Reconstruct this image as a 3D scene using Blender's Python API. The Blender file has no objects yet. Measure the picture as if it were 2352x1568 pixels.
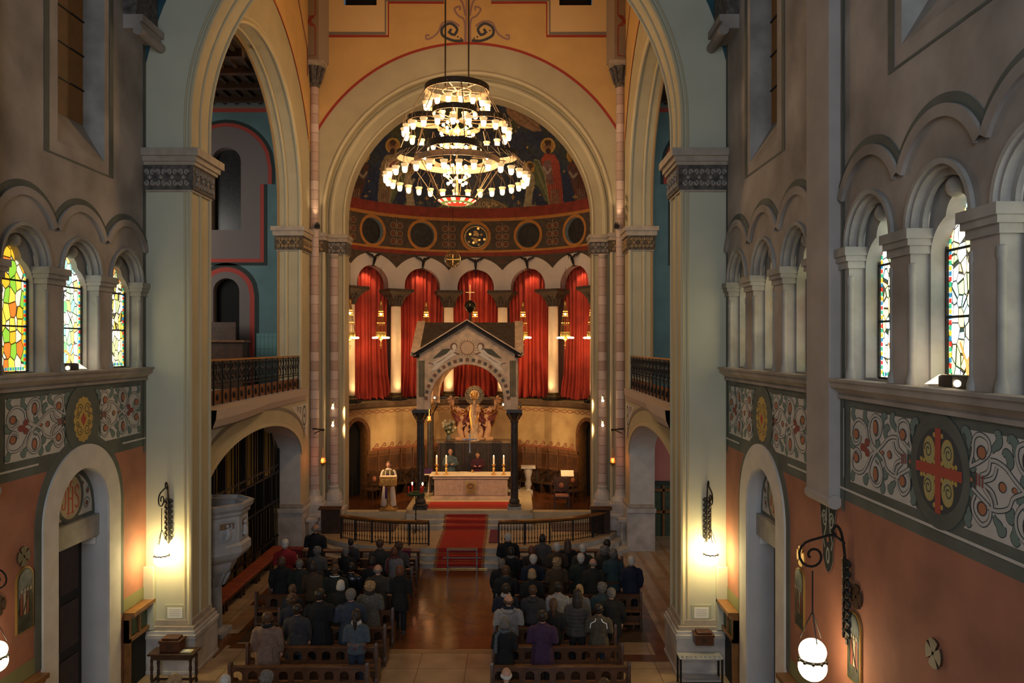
import bpy, bmesh, math, random
import numpy as np
from mathutils import Vector, Matrix, noise as mnoise
C = bpy.context.scene.collection
PI = math.pi
R_ = math.radians
# ------------------------------------------------------------------ camera, world, big lights, exposure
F = 1800.0; VX = 1180.0; VY = 795.0; H = 7.4; AX = -1.76
cam_d = bpy.data.cameras.new('camera'); cam = bpy.data.objects.new('camera', cam_d); C.objects.link(cam)
cam.location = (0, 0, H); cam.rotation_euler = (PI/2, 0, 0)
cam_d.sensor_width = 36; cam_d.lens = F/2352*36
cam_d.shift_x = (1176-VX)/2352; cam_d.shift_y = (VY-784)/2352
cam_d.clip_end = 200
bpy.context.scene.camera = cam
w = bpy.data.worlds.new('world'); bpy.context.scene.world = w; w.use_nodes = True
w.node_tree.nodes['Background'].inputs[0].default_value = (.55, .66, .85, 1)
w.node_tree.nodes['Background'].inputs[1].default_value = .13
vs = bpy.context.scene.view_settings
vs.view_transform = 'Standard'; vs.look = 'None'; vs.gamma = 1; vs.use_curve_mapping = False; vs.exposure = 0.0
def light(name, kind, loc, energy, color, size=.2, rot=None, target=None, spot=60, blend=.6, sizey=None, parent=None):
    d = bpy.data.lights.new(name, kind); d.energy = energy; d.color = color
    o = bpy.data.objects.new(name, d); C.objects.link(o); o.location = loc
    if kind == 'AREA':
        d.size = size
        if sizey: d.shape = 'RECTANGLE'; d.size_y = sizey
    elif kind == 'SPOT':
        d.spot_size = R_(spot); d.spot_blend = blend; d.shadow_soft_size = size
    else: d.shadow_soft_size = size
    if rot: o.rotation_euler = rot
    if target is not None:
        o.rotation_euler = (Vector(target)-Vector(loc)).to_track_quat('-Z', 'Y').to_euler()
    if parent: o.parent = parent
    return o
# cool area fill added at the west end, standing in for windows behind
light('west_fill_light', 'AREA', (-1.76, -7, 10.5), 1000, (.80, .90, 1.0), 7, target=(-1.76, 18, 8.5), sizey=7)
WARM = (1.0, .60, .24); WARM2 = (1.0, .72, .40)
# ------------------------------------------------------------------ helpers
def P(px, py, d): return Vector(((px-VX)*d/F, d, H-(py-VY)*d/F))     # photo pixel + depth -> point
MATS = {}
def mat(name, col, rough=.7, metal=0, ns=0, na=0, bump=0, emit=0, ecol=None, col2=None, spec=None, detail=4):
    if name in MATS: return MATS[name]
    m = bpy.data.materials.new(name); m.use_nodes = True; nt = m.node_tree; b = nt.nodes['Principled BSDF']
    b.inputs['Base Color'].default_value = (*col, 1); b.inputs['Roughness'].default_value = rough; b.inputs['Metallic'].default_value = metal
    if spec is not None: b.inputs['Specular IOR Level'].default_value = spec
    if ns:
        tc = nt.nodes.new('ShaderNodeTexCoord'); n = nt.nodes.new('ShaderNodeTexNoise'); n.inputs['Scale'].default_value = ns; n.inputs['Detail'].default_value = detail
        nt.links.new(tc.outputs['Object'], n.inputs['Vector'])
        r = nt.nodes.new('ShaderNodeValToRGB'); c2 = col2 or tuple(c*(1-na) for c in col)
        r.color_ramp.elements[0].position = .32; r.color_ramp.elements[1].position = .68
        r.color_ramp.elements[0].color = (*c2, 1); r.color_ramp.elements[1].color = (*[min(1, c*(1+na*.35)) for c in col], 1)
        nt.links.new(n.outputs['Fac'], r.inputs['Fac']); nt.links.new(r.outputs['Color'], b.inputs['Base Color'])
        if bump:
            bp = nt.nodes.new('ShaderNodeBump'); bp.inputs['Strength'].default_value = bump; bp.inputs['Distance'].default_value = .02
            n2 = nt.nodes.new('ShaderNodeTexNoise'); n2.inputs['Scale'].default_value = ns*6; n2.inputs['Detail'].default_value = 5
            nt.links.new(tc.outputs['Object'], n2.inputs['Vector'])
            nt.links.new(n2.outputs['Fac'], bp.inputs['Height']); nt.links.new(bp.outputs['Normal'], b.inputs['Normal'])
    if emit:
        b.inputs['Emission Color'].default_value = (*(ecol or col), 1); b.inputs['Emission Strength'].default_value = emit
    MATS[name] = m; return m
class MB:
    def __init__(s): s.v = []; s.f = []; s.m = []; s.ml = []; s.cols = None
    def mi(s, m):
        if m not in s.ml: s.ml.append(m)
        return s.ml.index(m)
    def add(s, vs, fs, m):
        o = len(s.v); s.v += [tuple(v) for v in vs]; k = s.mi(m)
        for f in fs: s.f.append([i+o for i in f]); s.m.append(k)
    def quad(s, a, b, c, d, m): s.add([a, b, c, d], [(0, 1, 2, 3)], m)
    def box(s, x0, x1, y0, y1, z0, z1, m, M=None):
        vs = [Vector((x, y, z)) for z in (z0, z1) for y in (y0, y1) for x in (x0, x1)]
        if M: vs = [M @ v for v in vs]
        s.add(vs, [(0, 2, 3, 1), (4, 5, 7, 6), (0, 1, 5, 4), (2, 6, 7, 3), (0, 4, 6, 2), (1, 3, 7, 5)], m)
    def tube(s, pts, r, m, n=8, caps=True, closed=False):
        pts = [Vector(p) for p in pts]; N = len(pts)
        rs = r if isinstance(r, (list, tuple)) else [r]*N
        vs = []; up = None
        for i, p in enumerate(pts):
            if closed: t = pts[(i+1) % N]-pts[i-1]
            else: t = pts[min(i+1, N-1)]-pts[max(i-1, 0)]
            if t.length < 1e-9: t = Vector((0, 0, 1))
            t.normalize()
            if up is None:
                up = Vector((0, 0, 1)) if abs(t.z) < .9 else Vector((1, 0, 0))
            a = up-t*up.dot(t)
            if a.length < 1e-6: a = t.orthogonal()
            a.normalize(); b = t.cross(a); up = a
            for k in range(n):
                an = 2*PI*k/n; vs.append(p+(a*math.cos(an)+b*math.sin(an))*rs[i])
        fs = []
        for i in range(N if closed else N-1):
            j = (i+1) % N
            for k in range(n): fs.append((i*n+k, i*n+(k+1) % n, j*n+(k+1) % n, j*n+k))
        if caps and not closed: fs += [tuple(range(n))[::-1], tuple((N-1)*n+k for k in range(n))]
        s.add(vs, fs, m)
    def lathe(s, prof, c, m, n=20, M=None, a0=0, a1=2*PI, sx=1, sy=1):
        c = Vector(c); full = abs(a1-a0-2*PI) < 1e-6; nn = n if full else n+1
        vs = []
        for (r, z) in prof:
            for k in range(nn):
                a = a0+(a1-a0)*k/n; v = Vector((r*math.cos(a)*sx, r*math.sin(a)*sy, z))
                vs.append((M @ v if M else v)+c)
        fs = []
        for i in range(len(prof)-1):
            for k in range(n):
                k2 = (k+1) % nn if full else k+1
                fs.append((i*nn+k, i*nn+k2, (i+1)*nn+k2, (i+1)*nn+k))
        if full:
            if prof[0][0] > 1e-4: fs.append(tuple(range(n))[::-1])
            if prof[-1][0] > 1e-4: fs.append(tuple((len(prof)-1)*n+k for k in range(n)))
        s.add(vs, fs, m)
    def ball(s, c, r, m, n=12, sc=(1, 1, 1), M=None):
        k = max(6, n//2+2); prof = [(math.sin(PI*i/k), -math.cos(PI*i/k)) for i in range(k+1)]
        S = Matrix.Diagonal((r*sc[0], r*sc[1], r*sc[2]))
        if M: S = M @ S
        prof[0] = (0, -1); prof[-1] = (0, 1)
        s.lathe(prof, c, m, n, S)
    def loft(s, secs, m, n=14, caps=True):      # secs: (center, rx, ry) horizontal ellipses or with normal frame
        vs = []
        for sec in secs:
            c, rx, ry = Vector(sec[0]), sec[1], sec[2]
            for k in range(n):
                a = 2*PI*k/n; vs.append(c+Vector((rx*math.cos(a), ry*math.sin(a), 0)))
        fs = [(i*n+k, i*n+(k+1) % n, (i+1)*n+(k+1) % n, (i+1)*n+k) for i in range(len(secs)-1) for k in range(n)]
        if caps: fs += [tuple(range(n))[::-1], tuple((len(secs)-1)*n+k for k in range(n))]
        s.add(vs, fs, m)
    def prism(s, out, M, h0, h1, m, top=True):   # 2D outline on mapping M, extruded in h
        n = len(out); a = [M(u, v, h0) for u, v in out]; b = [M(u, v, h1) for u, v in out]
        fs = [tuple(range(n, 2*n))]+[(i, (i+1) % n, (i+1) % n+n, i+n) for i in range(n)]
        if not top: fs = fs[1:]
        s.add(a+b, fs, m)
    def build(s, name, parent=None, smooth=40, bevel=0, loc=None):
        me = bpy.data.meshes.new(name)
        v = s.v
        if loc is not None: v = [(a[0]-loc[0], a[1]-loc[1], a[2]-loc[2]) for a in s.v]
        me.from_pydata([tuple(a) for a in v], [], s.f)
        for m in s.ml: me.materials.append(m)
        me.polygons.foreach_set('material_index', s.m)
        me.update()
        if smooth:
            me.polygons.foreach_set('use_smooth', [True]*len(me.polygons)); me.set_sharp_from_angle(angle=R_(smooth))
        o = bpy.data.objects.new(name, me); C.objects.link(o)
        if loc is not None: o.location = loc
        if bevel:
            bv = o.modifiers.new('bevel', 'BEVEL'); bv.width = bevel; bv.segments = 2; bv.limit_method = 'ANGLE'
        if parent is not None:
            o.parent = parent
            if loc is None: pass
        return o
def setp(o, label=None, cat=None, group=None, kind=None):
    if label: o['label'] = label
    if cat: o['category'] = cat
    if group: o['group'] = group
    if kind: o['kind'] = kind
    return o
def thing(name, label, cat, group=None, loc=(0, 0, 0), rz=0):
    o = bpy.data.objects.new(name, None); C.objects.link(o); o.location = loc; o.rotation_euler = (0, 0, rz)
    o.empty_display_size = .1
    return setp(o, label, cat, group)
def struct(mb, name, parent=None, **k):
    o = mb.build(name, parent, **k)
    if parent is None: o['kind'] = 'structure'
    return o
def part(mb, name, root, label=None, **k):      # mesh authored in world coordinates, parented to an unrotated root
    o = mb.build(name, None, **k); o.parent = root; o.location = tuple(-a for a in root.location)
    if label: o['label'] = label
    return o
def lpart(mb, name, root, label=None, **k):     # mesh authored in root-local coordinates
    o = mb.build(name, root, **k)
    if label: o['label'] = label
    return o
def copy_tree(o, parent=None):
    c = o.copy(); C.objects.link(c)
    if parent: c.parent = parent
    for ch in list(o.children):
        copy_tree(ch, c)
    return c
def fuse(mb, voxel, smooth=4, fac=.5):          # joins overlapping shapes into one continuous skin
    o = mb.build('tmp_shape', smooth=0)
    r = o.modifiers.new('r', 'REMESH'); r.mode = 'VOXEL'; r.voxel_size = voxel
    if smooth:
        sm = o.modifiers.new('s', 'SMOOTH'); sm.iterations = smooth; sm.factor = fac
    dg = bpy.context.evaluated_depsgraph_get(); dg.update()
    me = bpy.data.meshes.new_from_object(o.evaluated_get(dg))
    bpy.data.objects.remove(o); me.polygons.foreach_set('use_smooth', [True]*len(me.polygons))
    return me
def mobj(name, me, m, parent=None, label=None):
    o = bpy.data.objects.new(name, me); C.objects.link(o)
    if not len(me.materials): me.materials.append(m)
    o.material_slots[0].link = 'OBJECT'; o.material_slots[0].material = m
    if parent: o.parent = parent
    if label: o['label'] = label
    return o
def cat(pts, n=6):                               # catmull-rom through 2D/3D points
    pts = [Vector(p) for p in pts]; out = []
    for i in range(len(pts)-1):
        p0 = pts[max(i-1, 0)]; p1 = pts[i]; p2 = pts[i+1]; p3 = pts[min(i+2, len(pts)-1)]
        for k in range(n):
            t = k/n
            out.append(.5*((2*p1)+(p2-p0)*t+(2*p0-5*p1+4*p2-p3)*t*t+(3*p1-p0-3*p2+p3)*t*t*t))
    out.append(pts[-1]); return out
# ---- wall slabs cut by openings
def samp(a, b, n=18): return [(a+b)/2-(b-a)/2*math.cos(PI*i/n) for i in range(n+1)]
def op_arch(uc, half, v0, vsp, rise=None):
    rise = half if rise is None else rise
    hi = lambda u: vsp+rise*math.sqrt(max(0, 1-((u-uc)/half)**2))
    return dict(a=uc-half, b=uc+half, lo=lambda u: v0, hi=hi, us=samp(uc-half, uc+half, 28), uc=uc, half=half, v0=v0, vsp=vsp, rise=rise)
def op_circ(uc, vc, r, ru=None):
    ru = ru or r
    g = lambda u: r*math.sqrt(max(0, 1-((u-uc)/ru)**2))
    return dict(a=uc-ru, b=uc+ru, lo=lambda u: vc-g(u), hi=lambda u: vc+g(u), us=samp(uc-ru, uc+ru, 20))
def op_rect(a, b, v0, v1): return dict(a=a, b=b, lo=lambda u: v0, hi=lambda u: v1, us=[a, b])
def slab(mb, M, u0, u1, v0, v1, ops, m, h=0, du=None, lo=None, hi=None):
    us = {u0, u1}
    for o in ops: us |= {min(max(u, u0), u1) for u in o['us']}
    if du:
        k = max(1, int(round((u1-u0)/du))); us |= {u0+(u1-u0)*i/k for i in range(k+1)}
    us = sorted(us); us2 = [us[0]]
    for u in us[1:]:
        if u-us2[-1] > 1e-5: us2.append(u)
    L = lo or (lambda u: v0); Hh = hi or (lambda u: v1)
    for a, b in zip(us2, us2[1:]):
        mid = (a+b)/2; act = [o for o in ops if o['a'] < mid < o['b']]
        act.sort(key=lambda o: o['lo'](mid))
        ca, cb = L(a), L(b); ta, tb = Hh(a), Hh(b)
        for o in act:
            la, lb = min(max(o['lo'](a), ca), ta), min(max(o['lo'](b), cb), tb)
            if la-ca > 1e-5 or lb-cb > 1e-5: mb.quad(M(a, ca, h), M(b, cb, h), M(b, lb, h), M(a, la, h), m)
            ca, cb = max(ca, min(o['hi'](a), ta)), max(cb, min(o['hi'](b), tb))
        if ta-ca > 1e-5 or tb-cb > 1e-5: mb.quad(M(a, ca, h), M(b, cb, h), M(b, tb, h), M(a, ta, h), m)
def outline(o, n=28):
    pts = [(o['a'], o['v0'])]
    for i in range(n+1):
        t = PI-PI*i/n; pts.append((o['uc']+o['half']*math.cos(t), o['vsp']+o['rise']*math.sin(t)))
    pts.append((o['b'], o['v0'])); return pts
def sweep(mb, M, pts, h0, h1, m, closed=False):
    n = len(pts)
    for i in range(n if closed else n-1):
        a, b = pts[i], pts[(i+1) % n]
        mb.quad(M(*a, h0), M(*b, h0), M(*b, h1), M(*a, h1), m)
def arcpts(uc, vc, r, a0=PI, a1=0, n=36, ry=None):
    return [(uc+r*math.cos(a0+(a1-a0)*i/n), vc+(ry or r)*math.sin(a0+(a1-a0)*i/n)) for i in range(n+1)]
def band(mb, M, inner, outer, h0, h1, m):        # solid moulding between two polylines of equal length
    for i in range(len(inner)-1):
        a, b, c, d = inner[i], inner[i+1], outer[i+1], outer[i]
        mb.quad(M(*a, h1), M(*b, h1), M(*c, h1), M(*d, h1), m)
        mb.quad(M(*a, h0), M(*b, h0), M(*b, h1), M(*a, h1), m)
        mb.quad(M(*d, h1), M(*c, h1), M(*c, h0), M(*d, h0), m)
def archband(mb, M, uc, vc, r0, r1, h0, h1, m, legs=None, n=36, k=1.0):
    i_ = arcpts(uc, vc, r0, n=n, ry=r0*k); o_ = arcpts(uc, vc, r1, n=n, ry=r0*k+(r1-r0))
    if legs is not None:
        i_ = [(uc-r0, legs)]+i_+[(uc+r0, legs)]; o_ = [(uc-r1, legs)]+o_+[(uc+r1, legs)]
    band(mb, M, i_, o_, h0, h1, m)
def roll(mb, M, pts, r, m, n=8, h=0): mb.tube([M(u, v, h) for u, v in pts], r, m, n)
# ---- flat painting on a mapped surface
class Paint:
    def __init__(s, mb, M, h=.004, dh=.0015): s.mb = mb; s.M = M; s.h = h; s.dh = dh; s.k = 0
    def H(s, L): s.k = (s.k+1) % 30; return s.h+s.dh*L+s.k*4e-5
    def stroke(s, pts, w, m, L=0):
        pts = [Vector((p[0], p[1])) for p in pts]; N = len(pts); ws = w if isinstance(w, (list, tuple)) else [w]*N
        A = []; B = []
        for i, p in enumerate(pts):
            t = pts[min(i+1, N-1)]-pts[max(i-1, 0)]
            if t.length < 1e-9: t = Vector((1, 0))
            t.normalize(); nn = Vector((-t.y, t.x))*ws[i]/2; A.append(p+nn); B.append(p-nn)
        h0 = s.H(L); vs = [s.M(a.x, a.y, h0+i*1.2e-5) for i, a in enumerate(A)]+[s.M(b.x, b.y, h0+i*1.2e-5) for i, b in enumerate(B)]
        s.mb.add(vs, [(i, i+1, N+i+1, N+i) for i in range(N-1)], m)
    def fill(s, pts, m, L=0):
        h0 = s.H(L); s.mb.add([s.M(p[0], p[1], h0) for p in pts], [tuple(range(len(pts)))], m)
    def disc(s, u, v, r, m, L=0, rv=None, n=24, rot=0):
        rv = rv or r; c, q = math.cos(rot), math.sin(rot)
        s.fill([(u+r*math.cos(2*PI*i/n)*c-rv*math.sin(2*PI*i/n)*q, v+r*math.cos(2*PI*i/n)*q+rv*math.sin(2*PI*i/n)*c) for i in range(n)], m, L)
    def ring(s, u, v, r, w, m, L=0, rv=None, n=32): s.stroke([(u+r*math.cos(2*PI*i/n), v+(rv or r)*math.sin(2*PI*i/n)) for i in range(n+1)], w, m, L)
    def rect(s, u0, u1, v0, v1, m, L=0): s.fill([(u0, v0), (u1, v0), (u1, v1), (u0, v1)], m, L)
def text_mesh(mb, txt, M, u, v, size, m, h=.01, align='CENTER', sx=1):
    cu = bpy.data.curves.new('t', 'FONT'); cu.body = txt; cu.size = size; cu.align_x = align
    o = bpy.data.objects.new('t', cu); C.objects.link(o)
    dg = bpy.context.evaluated_depsgraph_get(); dg.update(); me = bpy.data.meshes.new_from_object(o.evaluated_get(dg))
    mb.add([M(u+p.co.x*sx, v+p.co.y, h) for p in me.vertices], [tuple(p.vertices) for p in me.polygons], m)
    bpy.data.objects.remove(o); bpy.data.curves.remove(cu); bpy.data.meshes.remove(me)
# ------------------------------------------------------------------ materials of the building
plaster = mat('grey_plaster', (.39, .34, .305), .9, ns=.8, na=.45, bump=.25, col2=(.215, .185, .165), detail=10)
plaster2 = mat('pale_plaster', (.37, .345, .315), .9, ns=1.6, na=.35, bump=.2)
greygreen = mat('grey_green_paint', (.115, .125, .108), .85, ns=2, na=.25)
redwall = mat('brick_red_paint', (.37, .150, .092), .85, ns=1.5, na=.22, bump=.1)
cream = mat('cream_paint', (.455, .395, .255), .75, ns=1.2, na=.10)
cream2 = mat('cream_moulding', (.51, .44, .285), .7)
white = mat('white_paint', (.60, .56, .52), .8, ns=3, na=.1)
panelw = mat('frieze_white', (.56, .53, .49), .85, ns=4, na=.1)
yellow = mat('ochre_yellow_paint', (.62, .385, .14), .8, ns=1.0, na=.10)
redline = mat('red_line_paint', (.34, .035, .02), .8)
greyline = mat('grey_line_paint', (.20, .17, .14), .8)
teal = mat('teal_blue_paint', (.13, .225, .235), .85, ns=1, na=.2)
blackgreen = mat('dark_green_line', (.025, .04, .035), .8)
redl2 = mat('salmon_red_line', (.42, .06, .045), .8)
dark = mat('dark_void', (.01, .009, .008), .9)  # near-black that stands in for the dark of openings and recesses
darkwood = mat('dark_oak', (.060, .026, .012), .45, ns=5, na=.4)
midwood = mat('brown_oak', (.20, .085, .032), .42, ns=6, na=.35)
benchwood = mat('pew_wood', (.105, .043, .019), .38, ns=5, na=.4)
marble = mat('white_marble', (.58, .53, .49), .4, ns=2.2, na=.32, bump=.05)
greymarble = mat('grey_marble', (.42, .41, .40), .5, ns=2, na=.35)
gold = mat('gilt', (.75, .45, .13), .35, metal=.85)
dgold = mat('dull_gilt', (.42, .25, .08), .5, metal=.6, ns=8, na=.4)
iron = mat('black_iron', (.018, .016, .015), .5, metal=.4)
orn = mat('carved_stone', (.13, .11, .10), .8, ns=9, na=.6, bump=.8)  # dark tone puts the shade between carved leaves into the ground
ornl = mat('carved_leaf', (.30, .26, .23), .75)  # lighter than the ground so the relief reads by colour
orngl = mat('carved_leaf_gilded', (.30, .20, .10), .6)
orngold = mat('carved_gilded_stone', (.12, .085, .05), .7, ns=10, na=.65, bump=.8)  # gilded ground, again darkened for the shade between leaves
stonepale = mat('impost_stone', (.42, .35, .28), .8, ns=4, na=.2)
def banded(name, c1, c2, c3, h=.36):
    if name in MATS: return MATS[name]
    m = mat(name, c1, .65); nt = m.node_tree; b = nt.nodes['Principled BSDF']
    tc = nt.nodes.new('ShaderNodeTexCoord'); sp = nt.nodes.new('ShaderNodeSeparateXYZ'); nt.links.new(tc.outputs['Object'], sp.inputs[0])
    d = nt.nodes.new('ShaderNodeMath'); d.operation = 'DIVIDE'; d.inputs[1].default_value = h; nt.links.new(sp.outputs['Z'], d.inputs[0])
    f = nt.nodes.new('ShaderNodeMath'); f.operation = 'FLOOR'; nt.links.new(d.outputs[0], f.inputs[0])
    wn = nt.nodes.new('ShaderNodeTexWhiteNoise'); wn.noise_dimensions = '1D'; nt.links.new(f.outputs[0], wn.inputs['W'])
    r = nt.nodes.new('ShaderNodeValToRGB'); r.color_ramp.elements[0].color = (*c2, 1); r.color_ramp.elements[1].color = (*c3, 1)
    r.color_ramp.elements.new(.5).color = (*c1, 1); nt.links.new(wn.outputs['Value'], r.inputs['Fac'])
    fr = nt.nodes.new('ShaderNodeMath'); fr.operation = 'FRACT'; nt.links.new(d.outputs[0], fr.inputs[0])
    g = nt.nodes.new('ShaderNodeMath'); g.operation = 'GREATER_THAN'; g.inputs[1].default_value = .95; nt.links.new(fr.outputs[0], g.inputs[0])
    mx = nt.nodes.new('ShaderNodeMix'); mx.data_type = 'RGBA'; nt.links.new(g.outputs[0], mx.inputs['Factor'])
    nt.links.new(r.outputs['Color'], mx.inputs['A']); mx.inputs['B'].default_value = (*[c*.55 for c in c2], 1)
    nt.links.new(mx.outputs['Result'], b.inputs['Base Color']); return m
pink = banded('pink_stone_courses', (.52, .38, .33), (.40, .27, .22), (.62, .49, .44))
# ------------------------------------------------------------------ mappings
XL, XR = -8.35, 4.82
RW = lambda u, v, h: (XR-h, u, v)
LW = lambda u, v, h: (XL+h, u, v)
def FW(Y): return lambda u, v, h: (u, Y-h, v)
CL, CR = -7.72, 4.20
LX = lambda u, v, h: (CL+h, u, v)
RX = lambda u, v, h: (CR-h, u, v)
AY, AR = 30.2, 6.1
def AP(R=AR, cx=AX, cy=AY): return lambda u, v, h: (cx+(R-h)*math.sin(u), cy+(R-h)*math.cos(u), v)
# ------------------------------------------------------------------ floors
def floor_mat():
    m = mat('nave_floor_marble', (.4, .3, .2), .22, spec=.45); nt = m.node_tree; b = nt.nodes['Principled BSDF']
    tc = nt.nodes.new('ShaderNodeTexCoord'); br = nt.nodes.new('ShaderNodeTexBrick'); br.offset = 0; br.inputs['Scale'].default_value = 1
    br.inputs['Brick Width'].default_value = 1.1; br.inputs['Row Height'].default_value = 1.0; br.inputs['Mortar Size'].default_value = .008
    br.inputs['Color1'].default_value = (.50, .36, .22, 1); br.inputs['Color2'].default_value = (.43, .30, .18, 1); br.inputs['Mortar'].default_value = (.16, .11, .07, 1)
    nt.links.new(tc.outputs['Object'], br.inputs['Vector']); n = nt.nodes.new('ShaderNodeTexNoise'); n.inputs['Scale'].default_value = 1.7
    nt.links.new(tc.outputs['Object'], n.inputs['Vector'])
    mx = nt.nodes.new('ShaderNodeMix'); mx.data_type = 'RGBA'; mx.blend_type = 'MULTIPLY'; mx.inputs['Factor'].default_value = .6
    nt.links.new(br.outputs['Color'], mx.inputs['A']); rr_ = nt.nodes.new('ShaderNodeValToRGB'); rr_.color_ramp.elements[0].position = .3; rr_.color_ramp.elements[0].color = (.55, .5, .45, 1); rr_.color_ramp.elements[1].position = .7; nt.links.new(n.outputs['Fac'], rr_.inputs[0]); nt.links.new(rr_.outputs['Color'], mx.inputs['B']); nt.links.new(mx.outputs['Result'], b.inputs['Base Color'])
    return m
fm = floor_mat()
browntile = mat('brown_floor_inlay', (.17, .063, .02), .16, ns=2.5, na=.3, spec=.5)
darktile = mat('dark_floor_inlay', (.085, .055, .03), .3, ns=3, na=.3)
tantile = mat('tan_floor_inlay', (.34, .2, .095), .35, ns=3, na=.25)
mb = MB(); mb.quad((-22, -8, 0), (18, -8, 0), (18, 40, 0), (-22, 40, 0), fm)
struct(mb, 'floor', smooth=0)
fl = bpy.data.objects['floor']
p = MB(); pt = Paint(p, lambda u, v, h: (u, v, h), .003, .002)
pt.rect(-6.9, 3.4, 19.6, 26.6, darktile, 0)                 # dark fields below the pews
pt.rect(-3.2, -.3, 18.9, 26.15, tantile, 1); pt.rect(-3.0, -.42, 19.15, 26.0, browntile, 2)
pt.rect(-7.1, -6.9, 19.4, 27, browntile, 1); pt.rect(3.4, 3.75, 18.7, 27, browntile, 1)
pt.rect(2.6, 3.75, 18.4, 18.8, browntile, 1); pt.rect(-7.0, -6.0, 19.2, 19.5, browntile, 1)
for k in range(5):
    pt.rect(3.9+k*.5, 4.05+k*.5, 19, 29, tantile, 0)
    pt.rect(-7.55, -7.1, 18.6+k*1.9, 20.2+k*1.9, tantile if k % 2 else browntile, 0)
part(p, 'floor_inlay', fl, smooth=0)
# ------------------------------------------------------------------ nave side walls
BAY = 6.25
def nave_wall(M, side, name):
    mb = MB(); Y0 = 3.0; Y1 = 17.8
    ops = []
    for b in (0, 1, 2):
        c = 15.15-b*BAY
        for k in (-1.75, 0, 1.75):
            if c+k > 3.8: ops.append(op_arch(c+k, .62, 6.9, 8.80))
        if c > 5: ops.append(op_rect(c-.8, c+.84, 11.15, 19.0))
    door = op_arch(15.2, .9, 0, 4.14); ops.append(door)
    slab(mb, M, Y0, Y1, 0, 5.16, [door], redwall)
    slab(mb, M, Y0, Y1, 5.16, 6.72, [], greygreen)
    slab(mb, M, Y0, Y1, 6.72, 20, ops, plaster)
    # deep reveals of arcade lights, of clerestory windows and of the door
    for o in ops:
        if o['half'] if 'half' in o else 0:
            if o is door: continue
            pts = outline(o); sweep(mb, M, pts, 0, -.46, plaster2)
            mb.quad(M(o['a'], 6.9, 0), M(o['b'], 6.9, 0), M(o['b'], 6.9, -.5), M(o['a'], 6.9, -.5), plaster)
        elif 'half' not in o:
            a, b2 = o['a'], o['b']
            mb.quad(M(a, 11.15, 0), M(b2, 11.15, 0), M(b2, 11.9, -.45), M(a, 11.9, -.45), plaster)
            mb.quad(M(a, 11.15, 0), M(a, 11.9, -.45), M(a, 19, -.45), M(a, 19, 0), plaster2)
            mb.quad(M(b2, 11.15, 0), M(b2, 11.9, -.45), M(b2, 19, -.45), M(b2, 19, 0), plaster2)
    doorpl = mat('door_reveal_plaster', (.50, .50, .52), .8, ns=2, na=.08)
    sweep(mb, M, outline(door), 0, -.60, doorpl)
    # archivolts of the arcade: hood moulds meeting in cusps
    for b in (0, 1, 2):
        c = 15.15-b*BAY
        for k in (-1.75, 0, 1.75):
            u = c+k
            if u < 3.8: continue
            t = math.acos(.875/.98)
            archpts = lambda r: [(u+r*math.cos(PI-t-(PI-2*t)*i/28), 9.12+r*math.sin(PI-t-(PI-2*t)*i/28)) for i in range(29)]
            band(mb, M, archpts(.86), archpts(1.0), 0, .055+.004*((k > 0)-(k < 0)), plaster)
            band(mb, M, archpts(1.0), archpts(1.12), 0, .014+.006*((k > 0)-(k < 0)), greygreen)
            archband(mb, M, u, 8.8, .66, .72, 0, .05, plaster2, n=24)
            archband(mb, M, u, 8.8, .54, .62, -.16, -.10, plaster2, n=24)
    # painted outline round the clerestory windows and dark line at the bay ends
    P1 = Paint(mb, M, .01)
    for b in (0, 1, 2):
        c = 15.15-b*BAY
        P1.stroke([(c-1.15, 20), (c-1.15, 10.9), (c+1.1, 10.9), (c+1.1, 20)], .16, greygreen)
        P1.stroke([(c+2.55, 5), (c+2.55, 20)], .10, greygreen); P1.stroke([(c-2.5, 6), (c-2.5, 20)], .07, greygreen)
    P1.stroke([(12.7, 5.33), (13.75, 5.33)], .035, panelw, 2); P1.stroke([(16.7, 5.33), (17.75, 5.33)], .035, panelw, 2)
    P1.stroke([(3, 5.33), (11.57, 5.33)], .035, panelw, 2)
    P1.stroke([(16.6, 1.85), (17.8, 1.85)], .28, mat('olive_paint', (.2, .19, .08), .8), 0); P1.stroke([(13.4, 1.85), (13.8, 1.85)], .28, MATS['olive_paint'], 0); P1.stroke([(3, 1.85), (13.4, 1.85)], .28, MATS['olive_paint'], 0)
    # green ring and white archivolt of the door
    archband(mb, M, 15.2, 4.14, 1.36, 1.55, 0, .012, greygreen, legs=1.7)
    archband(mb, M, 15.2, 4.14, .9, 1.36, 0, .05, white, legs=0)
    w = struct(mb, name)
    # capitals and colonnettes of the lights
    k_ = MB()
    for b in (0, 1, 2):
        c = 15.15-b*BAY
        for e in (-2.625, -.875, .875, 2.625):
            u = c+e
            if u < 3.8: continue
            for (z0, z1, ex, pr) in ((8.70, 8.82, .10, .10), (8.62, 8.70, .07, .07), (8.52, 8.62, .04, .03)):
                a, bb = u-.255-ex, u+.255+ex
                A = M(a, z0, -.44); B = M(bb, z1, pr)
                k_.box(min(A[0], B[0]), max(A[0], B[0]), a, bb, z0, z1, plaster2)
            for sgn in (-1, 1):
                x = M(0, 0, -.03)[0]
                k_.lathe([(.0, 8.42), (.05, 8.4), (.055, 8.30), (.045, 8.27), (.045, 7.1), (.07, 7.0), (.075, 6.9)], (x, u+sgn*.235, 0), plaster2, 10)
    part(k_, 'capital', w)
    return w
wr = nave_wall(RW, 1, 'wall_right'); wl = nave_wall(LW, -1, 'wall_left')
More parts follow.
